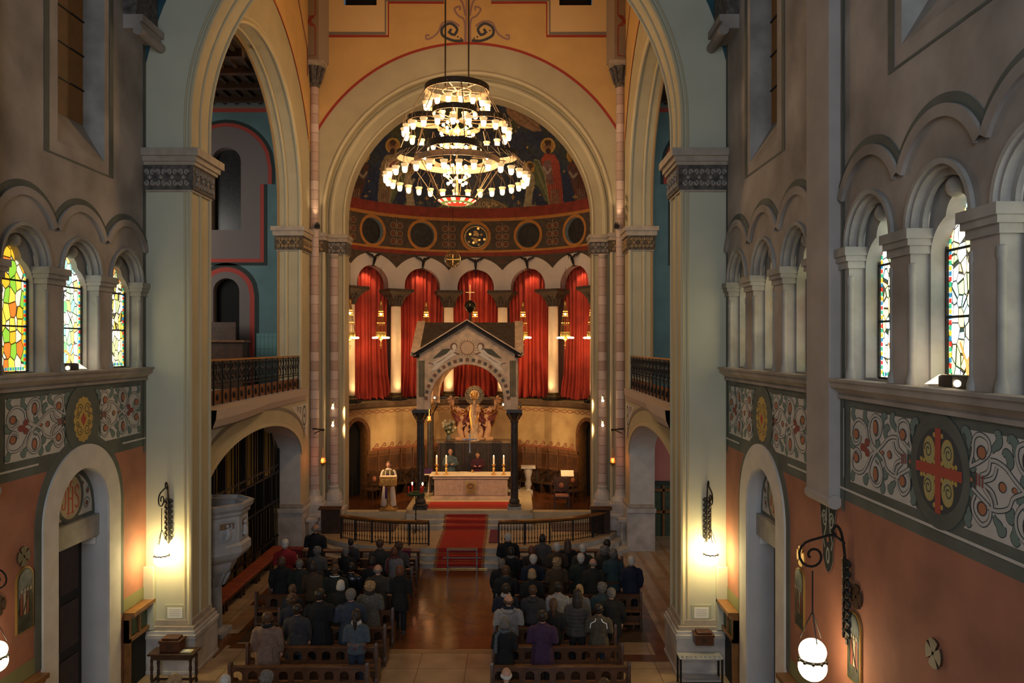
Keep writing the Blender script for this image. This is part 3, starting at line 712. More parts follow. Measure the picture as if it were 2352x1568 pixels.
# ------------------------------------------------------------------ crossing side walls
def cross_side(M, side):
    s = 'left' if side < 0 else 'right'
    mb = MB(); Y0, Y1 = 18.9, 29.9; T_ = .82
    lower = op_arch(23.9, 4.46, 0, 3.5, 1.4)
    up = op_arch(23.9, 4.45, 5.85, ZC)
    slab(mb, M, Y0, Y1, 0, 5.85, [lower], cream)
    slab(mb, M, Y0, Y1, 5.85, 21, [up], cream)
    yl_hi = lambda u: ZC+math.sqrt(max(0, 6.15**2-(u-23.9)**2))
    slab(mb, M, Y0, Y1, 12, 21, [], yellow, h=.012, du=.15, lo=lambda u: min(21, yl_hi(u)))
    pt = Paint(mb, M, .02); pt.stroke([(23.9+6.15*math.cos(t), ZC+6.15*math.sin(t)) for t in [.45+i*(PI-.9)/40 for i in range(41)]], .07, redline, 1)
    pt.stroke([(29.3, 17.5), (29.3, 18.5), (27.6, 20.3), (27.6, 21)], .08, greyline, 1); pt.stroke([(29.22, 17.5), (29.22, 18.5), (27.52, 20.3), (27.52, 21)], .05, redline, 2)
    dado = mat('soffit_edge', (.40, .34, .24), .8)
    sweep(mb, M, outline(up, 48), 0, -T_, cream); sweep(mb, M, outline(lower, 40), 0, -.9, white)
    MB_ = lambda u, v, h: M(u, v, h-T_)
    slab(mb, MB_, Y0, Y1, 5.85, 16.7, [up], plaster)
    o = struct(mb, 'wall_crossing_%s' % s, smooth=30)
    t = MB()
    for r, h, rad in ((4.45, 0, .06), (4.60, 0, .03), (4.45, -.5, .045), (4.47, -.80, .05)):
        roll(t, M, [(23.9-r, 5.9)]+arcpts(23.9, ZC, r, n=44)+[(23.9+r, 5.9)], rad, cream2 if h > -.8 else mat('edge_gilt_paint', (.35, .22, .10), .7), h=h)
    e = arcpts(23.9, 3.5, 4.46, n=40, ry=1.4); e2 = [(23.9+(u-23.9)*1.03, v+.10) for u, v in e]
    band(t, M, e, e2, 0, .06, cream2); band(t, M, [(19.44, 0), (19.44, 3.5)], [(19.3, 0), (19.3, 3.5)], 0, .06, cream2)
    e3 = [(23.9+(u-23.9)*1.10, v+.50) for u, v in e]; e4 = [(23.9+(u-23.9)*1.12, v+.60) for u, v in e]
    band(t, M, e3, e4, 0, .012, greyline)
    t2 = MB(); pt = Paint(t2, M, .01)
    for a, bs in ((28.6, 1), (19.25, -1)):           # painted spandrel with rosette and scrolls
        tri = [(a+.1, 5.3), (a+.1, 3.9)]+[(e4[i][0], e4[i][1]) for i in ((range(39, 28, -1)) if bs > 0 else range(1, 12))]+[(a-bs*2.2, 5.3)]
        pt.fill([(a+bs*.7, 5.3), (a+bs*.7, 3.9), (a+bs*.2, 4.35), (a-bs*.35, 4.8), (a-bs*1.5, 5.3)], panelw, 0)
        pt.disc(a+bs*.25, 4.85, .27, outl, 1, rv=.38); pt.disc(a+bs*.25, 4.85, .2, tend, 2, rv=.3); pt.disc(a+bs*.25, 4.85, .08, outl, 3)
        for (cu, cv, r) in ((-.3, 5.08, .14), (-.62, 5.15, .1), (.25, 4.33, .12)):
            sp = [(a+bs*cu+r*(1-i/18)*math.cos(i*.6), cv+r*(1-i/18)*math.sin(i*.6)) for i in range(15)]; pt.stroke(sp, .04, outl, 1)
    part(t2, 'painted_spandrel', o, smooth=0)
    trim(t, smooth=40)
    # capitals at the far and near jambs
    for (y0, y1, sy) in ((28.35, 29.55, (1, 0)), (18.9, 19.45, (0, 1))):
        c = MB(); x = M(0, 0, 0)[0]; xx = M(0, 0, -T_)[0]; a, b = min(x, xx), max(x, xx)
        impost(c, a, b, y0, y1, 10.85, 11.72, sx=(1, 1), sy=sy, proj=.2, body=orngold)
        carving(c, FW(y0), a, b, 10.93, 11.35, orngold, .1, n=3); carving(c, M, y0, y1, 10.93, 11.35, orngold, .1, n=4)
        trim(c, smooth=30)
    # stone base at far jamb
    b = MB(); x = M(0, 0, 0.10)[0]; xx = M(0, 0, -.9)[0]; a, bb = min(x, xx), max(x, xx)
    b.box(a, bb, 28.26, 29.9, 0, 1.55, marble); b.box(a-.03, bb+.03, 28.2, 29.9, 1.40, 1.55, marble); b.box(a, bb, 28.3, 29.9, 1.55, 1.7, stonepale)
    trim(b, bevel=.01)
    # gallery floor beam with swelling balcony
    g = MB(); x = M(0, 0, 0)[0]
    prof = lambda u: .02+.42*max(0, min(1, (24.2-u)/3.6))**.7 if u < 24.2 else .02
    us = [18.95+i*(29.0-18.95)/40 for i in range(41)]
    for a, b2 in zip(us, us[1:]):
        pa, pb = prof(a), prof(b2)
        g.quad(M(a, 5.62, pa+.08), M(b2, 5.62, pb+.08), M(b2, 5.85, pb+.10), M(a, 5.85, pa+.10), mat('balcony_pink_beige', (.50, .40, .34), .8))
        g.quad(M(a, 5.42, pa), M(b2, 5.42, pb), M(b2, 5.62, pb+.08), M(a, 5.62, pa+.08), MATS['balcony_pink_beige'])
        g.quad(M(a, 5.85, pa+.10), M(b2, 5.85, pb+.10), M(b2, 5.85, -.8), M(a, 5.85, -.8), MATS['balcony_pink_beige'])
        g.quad(M(a, 5.36, pa-.06), M(b2, 5.36, pb-.06), M(b2, 5.42, pb), M(a, 5.42, pa), greyline)
        g.quad(M(a, 5.36, pa-.06), M(b2, 5.36, pb-.06), M(b2, 5.36, -.02), M(a, 5.36, -.02), greyline)
    trim(g)
    # balustrade: iron scrollwork above painted panels
    root = thing('balustrade', '%s gallery balustrade of black iron scrolls over brown panels with brass rail' % s, 'railing', 'gallery balustrades', loc=(x, 24, 5.85))
    wv = lambda u: -.05
    panel = MB()
    A = M(0, 0, -.12)[0]; B = M(0, 0, -.07)[0]
    panel.box(min(A, B), max(A, B), 19.0, 28.9, 5.88, 6.24, mat('balustrade_panel', (.17, .06, .022), .5, ns=7, na=.3)); part(panel, 'panel', root, smooth=0)
    ir = MB(); br = MB()
    for i in range(17):
        u = 19.05+i*.61; ir.tube([M(u, 5.87, -.04), M(u, 7.02, -.04)], .022, iron, 6)
    for z in (6.36, 6.98): ir.tube([M(19, z, -.05), M(28.9, z, -.05)], .018, iron, 6)
    for i in range(33):
        u = 19.2+i*.30; c = cat([(u-.09, 6.42), (u+.03, 6.46), (u+.06, 6.56), (u-.05, 6.62), (u-.05, 6.74), (u+.07, 6.80), (u+.08, 6.92), (u-.03, 6.95), (u-.06, 6.88)], 3)
        ir.tube([M(a, b2, -.05) for a, b2 in c], .020, iron, 5)
        c = cat([(u+.11, 6.42), (u+.04, 6.58), (u+.13, 6.70), (u+.04, 6.84), (u+.12, 6.95)], 3); ir.tube([M(a, b2, -.06) for a, b2 in c], .014, iron, 5)
    for i in range(16):
        u = 19.36+i*.61; ir.ball(M(u, 6.06, -.05), .06, iron, 8, sc=(.5, 1, 1.6))
    part(ir, 'ironwork', root)
    br.tube([M(19, 7.04, -.05), M(28.9, 7.04, -.05)], .03, mat('brass_rail', (.50, .28, .08), .3, metal=.8), 8); part(br, 'handrail', root, 'polished brass handrail')
    return o
wcl = cross_side(LX, -1); wcr = cross_side(RX, 1)
# ------------------------------------------------------------------ transept galleries behind the crossing arches
def transept(side):
    s = 'left' if side < 0 else 'right'
    xi = -8.54 if side < 0 else 5.02; xo = -15.0 if side < 0 else 11.5
    a, b = min(xi, xo), max(xi, xo)
    Mt = FW(30.0); cx = -11.0 if side < 0 else -3.52+11.0
    w1 = op_arch(cx, .56, 11.85, 14.45); w2 = op_arch(cx+.0, .50, 5.85, 9.5)
    mb = MB(); slab(mb, Mt, a, b, 5.6, 17, [w1, w2], teal)
    niche = mat('niche_mauve', (.19, .155, .15), .85)
    pt = Paint(mb, Mt, .012)
    # window surround: arch on a wider rectangle, black and red lines
    o1 = arcpts(cx, 14.3, 1.55, n=30); sh = [(cx-1.55, 14.0), (cx-1.15-.7, 14.0)]
    body = [(cx-1.55, 14.0)]+o1+[(cx+1.55, 14.0)]
    def surround(g, m, L):
        pts = [(cx-1.55-g, 13.8+g)]+arcpts(cx, 14.3, 1.55+g, n=30)+[(cx+1.55+g, 13.8+g), (cx+1.9+g, 13.8+g)]
        slab(mb, Mt, cx-1.3-g, cx+1.3+g, 10.75-g, 14, [w1], m, h=.01+L*.002, du=.1)
        slab(mb, Mt, cx-1.6-g, cx+1.6+g, 13.6, 16.5, [w1], m, h=.0105+L*.002, du=.1, hi=lambda u: 14.2+math.sqrt(max(0, (1.6+g)**2-(u-cx)**2)))
    surround(.26, blackgreen, 1); surround(.14, redl2, 2); surround(0, niche, 3)
    def surr2(g, m, L): slab(mb, Mt, cx-.9-g, cx+.9+g, 5.6, 11, [w2], m, h=.01+L*.002, du=.08, hi=lambda u: 9.35+math.sqrt(max(0, (.9+g)**2-(u-cx)**2)))
    surr2(.34, blackgreen, 1); surr2(.18, redl2, 2); surr2(0, niche, 3)
    for w_ in (w1, w2): sweep(mb, Mt, outline(w_, 24), .015, -.35, niche)
    mb.quad(Mt(cx-.56, 11.85, -.34), Mt(cx+.56, 11.85, -.34), Mt(cx+.56, 15.1, -.34), Mt(cx-.56, 15.1, -.34), mat('dark_leaded_glass', (.03, .027, .03), .3, ns=9, na=.5))
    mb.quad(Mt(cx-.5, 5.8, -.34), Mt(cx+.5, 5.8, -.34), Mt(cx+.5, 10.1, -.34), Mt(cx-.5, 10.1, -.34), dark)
    pt.rect(a, b, 16.35, 16.5, redl2, 4); pt.rect(a, b, 16.5, 16.62, greyline, 4)
    tealw = mat('teal_tiles', (.14, .28, .27), .7)
    if side < 0:
        pt.rect(-9.85, -8.6, 6.2, 7.9, tealw, 6)
        for i in range(9): pt.stroke([(-9.85+i*.155, 6.2), (-9.85+i*.155, 7.9)], .008, blackgreen, 7)
        for i in range(4): pt.stroke([(-9.85, 6.4+i*.45), (-8.6, 6.4+i*.45)], .008, blackgreen, 7)
    # outer wall and gallery floor, wooden ceiling with beams
    mb.quad((xo, 17.95, 0), (xo, 30, 0), (xo, 30, 17), (xo, 17.95, 17), teal)
    mb.quad((a, 17.95, 0), (b, 17.95, 0), (b, 17.95, 17), (a, 17.95, 17), plaster)
    struct(mb, 'wall_transept_%s' % s, smooth=30)
    g = MB(); g.box(a, b, 17.95, 30, 5.5, 5.84, greyline); trim(g, smooth=0)
    c = MB(); cw = mat('ceiling_boards', (.050, .030, .018), .6, ns=4, na=.5)
    c.box(a, b, 17.95, 30, 16.75, 16.95, cw)
    for i in range(8): c.box(a, b, 18.6+i*1.5, 18.85+i*1.5, 16.5, 16.75, darkwood)
    for i in range(14): c.box(a+.3+i*.45, a+.4+i*.45, 17.95, 30, 16.65, 16.75, cw)
    c.build('ceiling_transept_%s' % s, smooth=0)['kind'] = 'structure'
    # lower chapel back wall
    l = MB()
    if side < 0: l.quad((-12, 17, 0), (-12, 30, 0), (-12, 30, 5.5), (-12, 17, 5.5), dark); l.quad((-12, 29.95, 0), (-8, 29.95, 0), (-8, 29.95, 5.5), (-12, 29.95, 5.5), dark)  # chapel's darkness put into the near-black colour of its walls
    else:
        pk = mat('aisle_pink', (.50, .19, .16), .8, ns=1, na=.1)
        l.quad((5.0, 30.6, 2.15), (11, 30.6, 2.15), (11, 30.6, 5.5), (5.0, 30.6, 5.5), pk)
        l.quad((5.0, 30.6, 0), (11, 30.6, 0), (11, 30.6, 2.0), (5.0, 30.6, 2.0), greenp); l.box(5, 11, 30.5, 30.6, 2.0, 2.15, blackgreen)
        for i in range(6): l.box(5+i*.8, 5.08+i*.8, 30.52, 30.6, 0, 2.0, wood_o)
        for z in (.9, 1.75): l.box(5, 11, 30.52, 30.6, z, z+.1, wood_o)
    struct(l, 'wall_aisle_%s' % s, smooth=0)
transept(-1); transept(1)
light('transept_fill_light', 'AREA', (-14.7, 24.5, 11), 300, (1, .95, .86), 3, target=(-10.5, 29.5, 10), sizey=5)  # added fill that brightens the gallery, no window is modelled here
light('transept_fill_light', 'AREA', (11.2, 24.5, 11), 200, (1, .95, .86), 3, target=(7, 29.5, 10), sizey=5)  # same added fill for the right gallery
light('aisle_area_light', 'AREA', (10, 26, 3.5), 60, (1, .85, .75), 1.5, target=(6.5, 30.6, 2.5))  # area light aimed at the end wall of the right aisle
# bench furniture in the left gallery
mb = MB(); mb.box(-12.6, -9.9, 28.6, 29.2, 5.85, 7.55, darkwood); mb.box(-12.6, -10.4, 29.3, 29.4, 5.85, 8.3, darkwood); mb.box(-12.7, -9.8, 28.5, 29.25, 7.55, 7.62, midwood)
setp(mb.build('gallery_bench', smooth=0), 'dark wooden bench with high back on the left gallery behind the balustrade', 'bench')
# ------------------------------------------------------------------ east wall and apse arch
EY = 29.9; ME = FW(EY); ZA = 12.35
mb = MB(); o1 = op_arch(AX, 5.50, 0, ZA); win = [op_rect(-6.48, -5.23, 20.40, 21.5), op_rect(1.74, 2.99, 20.40, 21.5)]
slab(mb, ME, CL, CR, 0, 21.5, [o1]+win, cream)
slab(mb, ME, CL, CR, 12, 21.5, win, yellow, h=.012, du=.12, lo=lambda u: ZA+math.sqrt(max(0, 6.6**2-(u-AX)**2)))
pale = mat('pale_ochre', (.68, .48, .24), .8)
for a, b, wn in ((CL, -4.82, win[0]), (1.25, CR, win[1])): slab(mb, ME, a, b, 19.28, 21.5, [wn], pale, h=.014)
sweep(mb, ME, outline(o1, 56), 0, -.6, cream)
for wn in win: mb.quad(ME(wn['a'], 20.4, -.3), ME(wn['b'], 20.4, -.3), ME(wn['b'], 21.5, -.3), ME(wn['a'], 21.5, -.3), dark)
pt = Paint(mb, ME, .018); pt.stroke([(AX+6.6*math.cos(t), ZA+6.6*math.sin(t)) for t in [.3+i*(PI-.6)/60 for i in range(61)]], .10, redline, 1)
for sg in (-1, 1):
    X = lambda x: AX+sg*x
    pt.stroke([(X(5.4), 19.22), (X(3.02), 19.22), (X(3.02), 20.5), (X(.9), 20.5)], .10, redline, 1); pt.stroke([(X(5.4), 19.33), (X(3.13), 19.33), (X(3.13), 20.6), (X(.9), 20.6)], .12, greyline, 2)
    blk = outl; mauve = mat('ornament_mauve', (.30, .17, .15), .8)
    pt.stroke(cat([X3 for X3 in [(X(.16), 19.05), (X(.55), 19.05), (X(.95), 19.25), (X(.95), 19.55), (X(.65), 19.7), (X(.4), 19.5), (X(.5), 19.28), (X(.68), 19.35), (X(.62), 19.5)]], 5), [.10]*40+[.06]*20, blk, 3)
    pt.stroke(cat([(X(.3), 19.6), (X(.6), 19.78), (X(.95), 19.72), (X(1.1), 19.4), (X(1.3), 19.2), (X(1.55), 19.1), (X(1.58), 19.25), (X(1.45), 19.25)], 5), .07, mauve, 2)
    pt.stroke(cat([(X(.1), 19.0), (X(.12), 19.8), (X(.35), 20.0), (X(.5), 20.25), (X(.3), 20.35), (X(.3), 20.2)], 5), .07, mauve, 2)
    pt.stroke(cat([(X(.08), 20.0), (X(.2), 20.5), (X(.42), 20.75)], 5), .08, mauve, 2)
    pt.stroke([(X(.05), 19.0), (X(.05), 21.0)], .05, mauve, 2)
    for i in range(7): pt.disc(X(.25+.12*i), 19.13+.06*i, .035, blk, 4, n=8)
struct(mb, 'wall_east', smooth=30)
# inner order
mb = MB(); MI = FW(EY+.55); o2 = op_arch(AX, 4.82, 0, ZA)
slab(mb, MI, AX-6.6, AX+6.6, 0, 19.5, [o2], cream); sweep(mb, MI, outline(o2, 56), 0, -.85, cream)
slab(mb, FW(EY+1.4), AX-7, AX+7, 0, 20, [o2], plaster)
struct(mb, 'wall_apse_arch', smooth=30)
mb = MB(); roll(mb, ME, [(AX-5.5, 1.2)]+arcpts(AX, ZA, 5.5, n=56)+[(AX+5.5, 1.2)], .07, cream2); roll(mb, MI, [(AX-5.30, 1.2)]+arcpts(AX, ZA, 5.30, n=56)+[(AX+5.30, 1.2)], .11, cream2, h=.02)
roll(mb, MI, [(AX-4.84, 1.2)]+arcpts(AX, ZA, 4.84, n=56)+[(AX+4.84, 1.2)], .05, cream2); trim(mb)
for sg in (-1, 1):
    s = 'left' if sg < 0 else 'right'
    X0, X1 = sorted((AX+sg*4.82, AX+sg*5.85)); c = MB()
    impost(c, *sorted((AX+sg*5.5, AX+sg*6.0)), EY, EY+.5, 10.95, 11.72, sx=(1, 0) if sg > 0 else (0, 1), sy=(1, 0), proj=.14, body=orngold)
    impost(c, *sorted((AX+sg*4.82, AX+sg*5.5)), EY+.5, EY+1.4, 10.95, 11.72, sx=(1, 0) if sg > 0 else (0, 1), sy=(1, 0), proj=.16, body=orn)
    carving(c, ME, *sorted((AX+sg*5.5, AX+sg*6.0)), 11.0, 11.42, orngold, .1, n=2); carving(c, MI, *sorted((AX+sg*4.75, AX+sg*5.5)), 11.0, 11.42, orn, .14, n=2)
    trim(c, smooth=30)
    # pink shaft of the apse arch
    root = thing('engaged_column', '%s pink stone shaft supporting the apse arch with flared stone base' % s, 'column', 'pink stone columns', loc=(AX+sg*5.19, EY+.40, 0))
    m = MB(); m.lathe([(.165, 1.9), (.16, 10.95)], (0, 0, 0), pink, 20); lpart(m, 'shaft', root)
    m = MB(); m.lathe([(.20, 10.9), (.17, 10.86), (.165, 10.8)], (0, 0, 0), stonepale, 20); m.lathe([(.165, 2.05), (.2, 2.0), (.19, 1.9), (.30, 1.72), (.34, 1.55), (.33, 1.45)], (0, 0, 0), marble, 20)
    m.box(-.36, .36, -.36, .36, 1.2, 1.46, marble); m.box(-.42, .42, -.42, .5, .95, 1.2, marble); m.box(-.36, .36, -.6, .36, .5, .95, marble); lpart(m, 'base', root, bevel=.015)
    # corner column carrying the rib
    root = thing('engaged_column', '%s tall slender pink banded corner column of the crossing' % s, 'column', 'pink stone columns', loc=(AX+sg*5.80, EY-.16, 0))
    m = MB(); m.lathe([(.17, 1.9), (.155, 17.25)], (0, 0, 0), pink, 20); lpart(m, 'shaft', root)
    m = MB(); m.lathe([(.17, 2.0), (.2, 1.9), (.22, 1.75), (.35, 1.6), (.36, 1.5)], (0, 0, 0), marble, 16); m.box(-.42, .42, -.4, .4, 1.15, 1.5, marble); m.box(-.46, .46, -.5, .46, 0, 1.15, marble); m.box(-.5, .5, -.54, .5, 1.0, 1.12, marble); lpart(m, 'base', root, bevel=.015)
    m = MB(); m.lathe([(.16, 17.2), (.2, 17.25), (.19, 17.35), (.26, 17.8), (.36, 18.0)], (0, 0, 0), orn, 12)
    for i in range(8):
        a = i*PI/4; m.tube([(.2*math.cos(a), .2*math.sin(a), 17.35), (.30*math.cos(a), .30*math.sin(a), 17.75), (.40*math.cos(a), .40*math.sin(a), 17.92), (.36*math.cos(a), .36*math.sin(a), 17.82)], [.05, .07, .05, .03], orn, 6)
    m.box(-.44, .44, -.44, .44, 18.0, 18.12, stonepale); m.box(-.40, .40, -.40, .40, 17.95, 18.0, stonepale); lpart(m, 'capital', root)
    # painted rib above
    m = MB(); rb = mat('rib_taupe', (.30, .23, .17), .8); rot = Matrix.Rotation(sg*R_(18), 3, 'Z')
    m.box(-.44, .44, -.42, .42, 18.12, 21.5, rb, M=rot)
    pr = Paint(m, lambda u, v, h: tuple(rot @ Vector((u, -.42-h, v))), .006)
    for (z0, z1) in ((18.25, 19.3), (19.75, 21.5)):
        pr.stroke([(-.3, z0), (.3, z0), (.3, z1), (.1, z1+.25), (-.1, z1+.25), (-.3, z1), (-.3, z0)], .035, redline, 1)
    for d in (-.07, 0, .07):
        pr.stroke([(-.22+d, 19.35), (.22+d, 19.75)], .03, redline, 2); pr.stroke([(-.22-d, 19.75), (.22-d, 19.35)], .03, redline, 2)
    m2 = lpart(m, 'painted_rib', root, smooth=0)
    # spotlight above the capital
    f = thing('spotlight', 'black floodlight on the %s corner column above the capital, beam upwards' % s, 'light', 'black floodlights', loc=(AX+sg*5.62, EY-.42, 11.95))
    m = MB(); m.tube([(0, .12, 0), (0, -.06, .04)], .07, iron, 12); m.box(-.09, .09, -.12, .03, -.12, .0, iron); m.tube([(0, .1, -.08), (sg*.12, .22, -.12)], .025, iron, 6); lpart(m, 'housing', f)
    m = MB(); m.lathe([(0, 0), (.06, 0)], (0, 0, .062), mat('spot_lens', (1, .9, .7), .3, emit=6, ecol=(1, .82, .55)), 12, M=Matrix.Rotation(0, 3, 'X')); lpart(m, 'lens', f)
    light('spot', 'SPOT', (0, -.12, .12), 34, WARM2, .04, target=(AX+sg*5.8-(AX+sg*5.62)-0, .38, 3.0), spot=60, parent=f)
# closing: crossing ceiling
mb = MB(); mb.quad((CL-1, 18.9, 21.5), (CR+1, 18.9, 21.5), (CR+1, EY, 21.5), (CL-1, EY, 21.5), pale); mb.build('ceiling', smooth=0)['kind'] = 'structure'
mb = MB()
for i in range(24):
    a0, a1 = PI*i/24, PI*(i+1)/24; r = (XR-XL)/2; c = (XR+XL)/2
    mb.quad((c-r*math.cos(a0), -3, 19+2.5*math.sin(a0)), (c-r*math.cos(a1), -3, 19+2.5*math.sin(a1)), (c-r*math.cos(a1), 17.8, 19+2.5*math.sin(a1)), (c-r*math.cos(a0), 17.8, 19+2.5*math.sin(a0)), tealb)
mb.build('ceiling_nave', smooth=30)['kind'] = 'structure'
# ------------------------------------------------------------------ apse (mapping in metres along the curve)
def APm(R, base=AR): return lambda u, v, h: (AX+(R-h)*math.sin(u/base), AY+(R-h)*math.cos(u/base), v)
MA = APm(AR); D = .4084*AR; UM = 1.45*AR
scal = lambda u: 9.91+math.sqrt(max(0, 1.59**2-((u+D/2) % D-D/2)**2))
arches = [op_arch(i*D, .84, 9.95, 10.12) for i in range(-4, 5)]
apsew = mat('apse_arcade_white', (.68, .58, .50), .75, ns=1.5, na=.08)
bandd = mat('apse_band_brown', (.085, .058, .038), .8, ns=5, na=.3); bandr = mat('apse_band_red', (.26, .035, .018), .75, ns=3, na=.25); bando = mat('apse_band_orange', (.50, .20, .035), .75, ns=4, na=.2)
mb = MB()
slab(mb, MA, -UM, UM, 9.95, 11.56, arches, apsew, du=.25)
slab(mb, MA, -UM, UM, 10.8, 11.56, [], bandd, h=.015, du=.1, lo=lambda u: scal(u))
for (z0, z1, m) in ((11.56, 11.74, bandr), (11.74, 11.84, bando), (13.18, 13.32, bando), (13.32, 13.78, bandr)): slab(mb, MA, -UM, UM, z0, z1, [], m, h=.004, du=.2)
holes = [op_circ(i*D, 12.48, .57) for i in range(-4, 5)]
slab(mb, MA, -UM, UM, 11.84, 13.18, holes, bandd, du=.2)
for o in arches:
    sweep(mb, MA, outline(o, 20), 0, -.42, mat('apse_reveal_mauve', (.36, .27, .24), .8))
pt = Paint(mb, MA, .01)
bluep = mat('niche_pale_blue', (.30, .36, .36), .8); scr = mat('scroll_tan', (.32, .19, .10), .8); scd = mat('scroll_rust', (.18, .05, .02), .8)
for i in range(-4, 5):
    c = i*D
    ring = [(c+.57*math.cos(2*PI*k/32), 12.48+.57*math.sin(2*PI*k/32)) for k in range(32)]
    sweep(mb, MA, ring, .0, -.22, bluep, closed=True)
    mb.add([MA(a, b, -.22) for a, b in ring], [tuple(range(32))], mat('medallion_dark', (.035, .028, .024), .6, ns=6, na=.5))
    pt.ring(c, 12.48, .64, .13, bando, 2)
    if i == 0:
        P2 = Paint(mb, MA, -.20)
        for k in range(14):
            a = k*2.4; r = .06+.033*k; P2.disc(.8*r*math.cos(a), 12.48+r*math.sin(a), .06, gold if k % 2 else dgold, 1, n=8)
        P2.disc(0, 12.48, .13, dgold, 2, rv=.3, n=12); P2.ring(0, 12.48, .5, .05, dgold, 2)
    for sx in (-.17, .17):
        for k in range(3):
            pt.ring(c+D/2+sx, 12.1+k*.36, .13, .03, scr, 2, n=16); pt.disc(c+D/2+sx, 12.1+k*.36, .08, scd, 2, n=10)
    pt.stroke([(c+D/2, 11.9), (c+D/2, 13.1)], .03, scr, 2)
    for sx in (-.08, .08): pt.ring(c+D/2+sx, 11.3, .06, .02, scd, 4, n=10)
apse_o = struct(mb, 'wall_apse_arcade', smooth=30)
# ---- half dome with its mosaic (colours of the tesserae stored on the mesh)
IW, IH, SC, X0_, Y0_ = 900, 440, 1.5, 780, 212
img = np.zeros((IH, IW, 3)); yy, xx = np.mgrid[0:IH, 0:IW]; PXG = xx/SC+X0_; PYG = yy/SC+Y0_
rg = np.random.RandomState(4)
def smoothn(s, seed):
    r = np.random.RandomState(seed).rand(int(IH/s)+3, int(IW/s)+3); y = yy/s; x = xx/s; iy = y.astype(int); ix = x.astype(int); fy = y-iy; fx = x-ix
    return (r[iy, ix]*(1-fx)+r[iy, ix+1]*fx)*(1-fy)+(r[iy+1, ix]*(1-fx)+r[iy+1, ix+1]*fx)*fy
n1 = smoothn(60, 1); n2 = smoothn(22, 2); n3 = smoothn(7, 5)
img[:] = np.array([.022, .030, .060])
g = np.clip((.6*n1+.4*n2-.42)*4, 0, 1)*np.clip((420-PYG)/120, 0, 1)
img += g[..., None]*(np.array([.060, .065, .028])-img)*.9; img *= (.65+.7*n3)[..., None]
def pf(pts, col, soft=1):
    m = np.zeros((IH, IW), bool); n = len(pts)
    for i in range(n):
        x1, y1 = pts[i]; x2, y2 = pts[(i+1) % n]
        if y1 == y2: continue
        c = ((PYG >= min(y1, y2)) & (PYG < max(y1, y2))); m ^= c & (PXG < x1+(PYG-y1)*(x2-x1)/(y2-y1))
    img[m] = np.array(col)*(.7+.6*n3[m][:, None])
def el(cx, cy, rx, ry, col, rot=0):
    c, s = math.cos(rot), math.sin(rot); dx = PXG-cx; dy = PYG-cy
    m = ((dx*c+dy*s)/rx)**2+((-dx*s+dy*c)/ry)**2 < 1; img[m] = np.array(col)*(.75+.5*n3[m][:, None])
def st(pts, wd, col):
    for (x1, y1), (x2, y2) in zip(pts, pts[1:]):
        L2 = (x2-x1)**2+(y2-y1)**2+1e-9; t = np.clip(((PXG-x1)*(x2-x1)+(PYG-y1)*(y2-y1))/L2, 0, 1)
        m = (PXG-x1-t*(x2-x1))**2+(PYG-y1-t*(y2-y1))**2 < (wd/2)**2; img[m] = col
gold_c = (.42, .24, .05); skin_c = (.22, .11, .06)
for i in range(90):
    x = 800+560*rg.rand(); y = 240+240*rg.rand(); st([(x-2, y), (x+2, y)], 1.4, gold_c); st([(x, y-2), (x, y+2)], 1.4, gold_c)
pf([(780, 462), (860, 478), (960, 486), (1090, 489), (1220, 485), (1380, 462), (1380, 520), (780, 520)], (.06, .07, .04))
for i in range(140):
    x = 800+560*rg.rand(); y = 470+14*rg.rand(); st([(x, y), (x+1, y-9)], 1.2, (.12, .13, .05))
def saint(cx, top, bot, robe, under, flip=1, dim=1):
    f = flip; hgt = bot-top; c = lambda q: tuple(a*dim for a in q)
    el(cx-f*4, top+hgt*.14, 17, 18, c(gold_c)); el(cx-f*4, top+hgt*.14, 13, 14, c((.30, .15, .04)))
    pf([(cx-f*20, top+hgt*.34), (cx-f*10, top+hgt*.25), (cx+f*12, top+hgt*.27), (cx+f*22, top+hgt*.38), (cx+f*28, top+hgt*.66), (cx+f*32, bot), (cx+f*2, bot), (cx-f*8, top+hgt*.7), (cx-f*14, top+hgt*.55)], c(robe))
    pf([(cx-f*12, top+hgt*.36), (cx+f*2, top+hgt*.34), (cx+f*6, top+hgt*.52), (cx+f*10, top+hgt*.7), (cx-f*2, top+hgt*.72), (cx-f*16, top+hgt*.5)], c(under))
    pf([(cx+f*2, top+hgt*.75), (cx+f*20, top+hgt*.78), (cx+f*26, bot-3), (cx+f*3, bot-3)], c((.20, .11, .07)))
    st([(cx-f*14, top+hgt*.45), (cx-f*6, top+hgt*.55), (cx+f*3, top+hgt*.48)], 5, c((.30, .24, .18)))
    el(cx-f*4, top+hgt*.15, 7, 10, c(skin_c)); el(cx-f*4, top+hgt*.09, 8, 6, c((.05, .025, .015))); el(cx-f*3, top+hgt*.22, 6, 7, c((.04, .02, .012)))
    st([(cx-f*8, top+hgt*.135), (cx-f*5, top+hgt*.135)], 2, (.02, .01, .01)); st([(cx-f*1, top+hgt*.135), (cx+f*2, top+hgt*.135)], 2, (.02, .01, .01))
    for k in range(5): st([(cx+f*(4+k*5), top+hgt*.5), (cx+f*(8+k*5), bot-4)], 1.4, c(tuple(a*.5 for a in robe)))
saint(1262, 312, 470, (.30, .055, .03), (.16, .09, .08)); saint(898, 312, 472, (.22, .15, .07), (.20, .05, .04), -1)
saint(1322, 340, 462, (.13, .045, .03), (.1, .05, .04), 1, .8); saint(828, 340, 462, (.10, .04, .03), (.08, .05, .04), -1, .8)
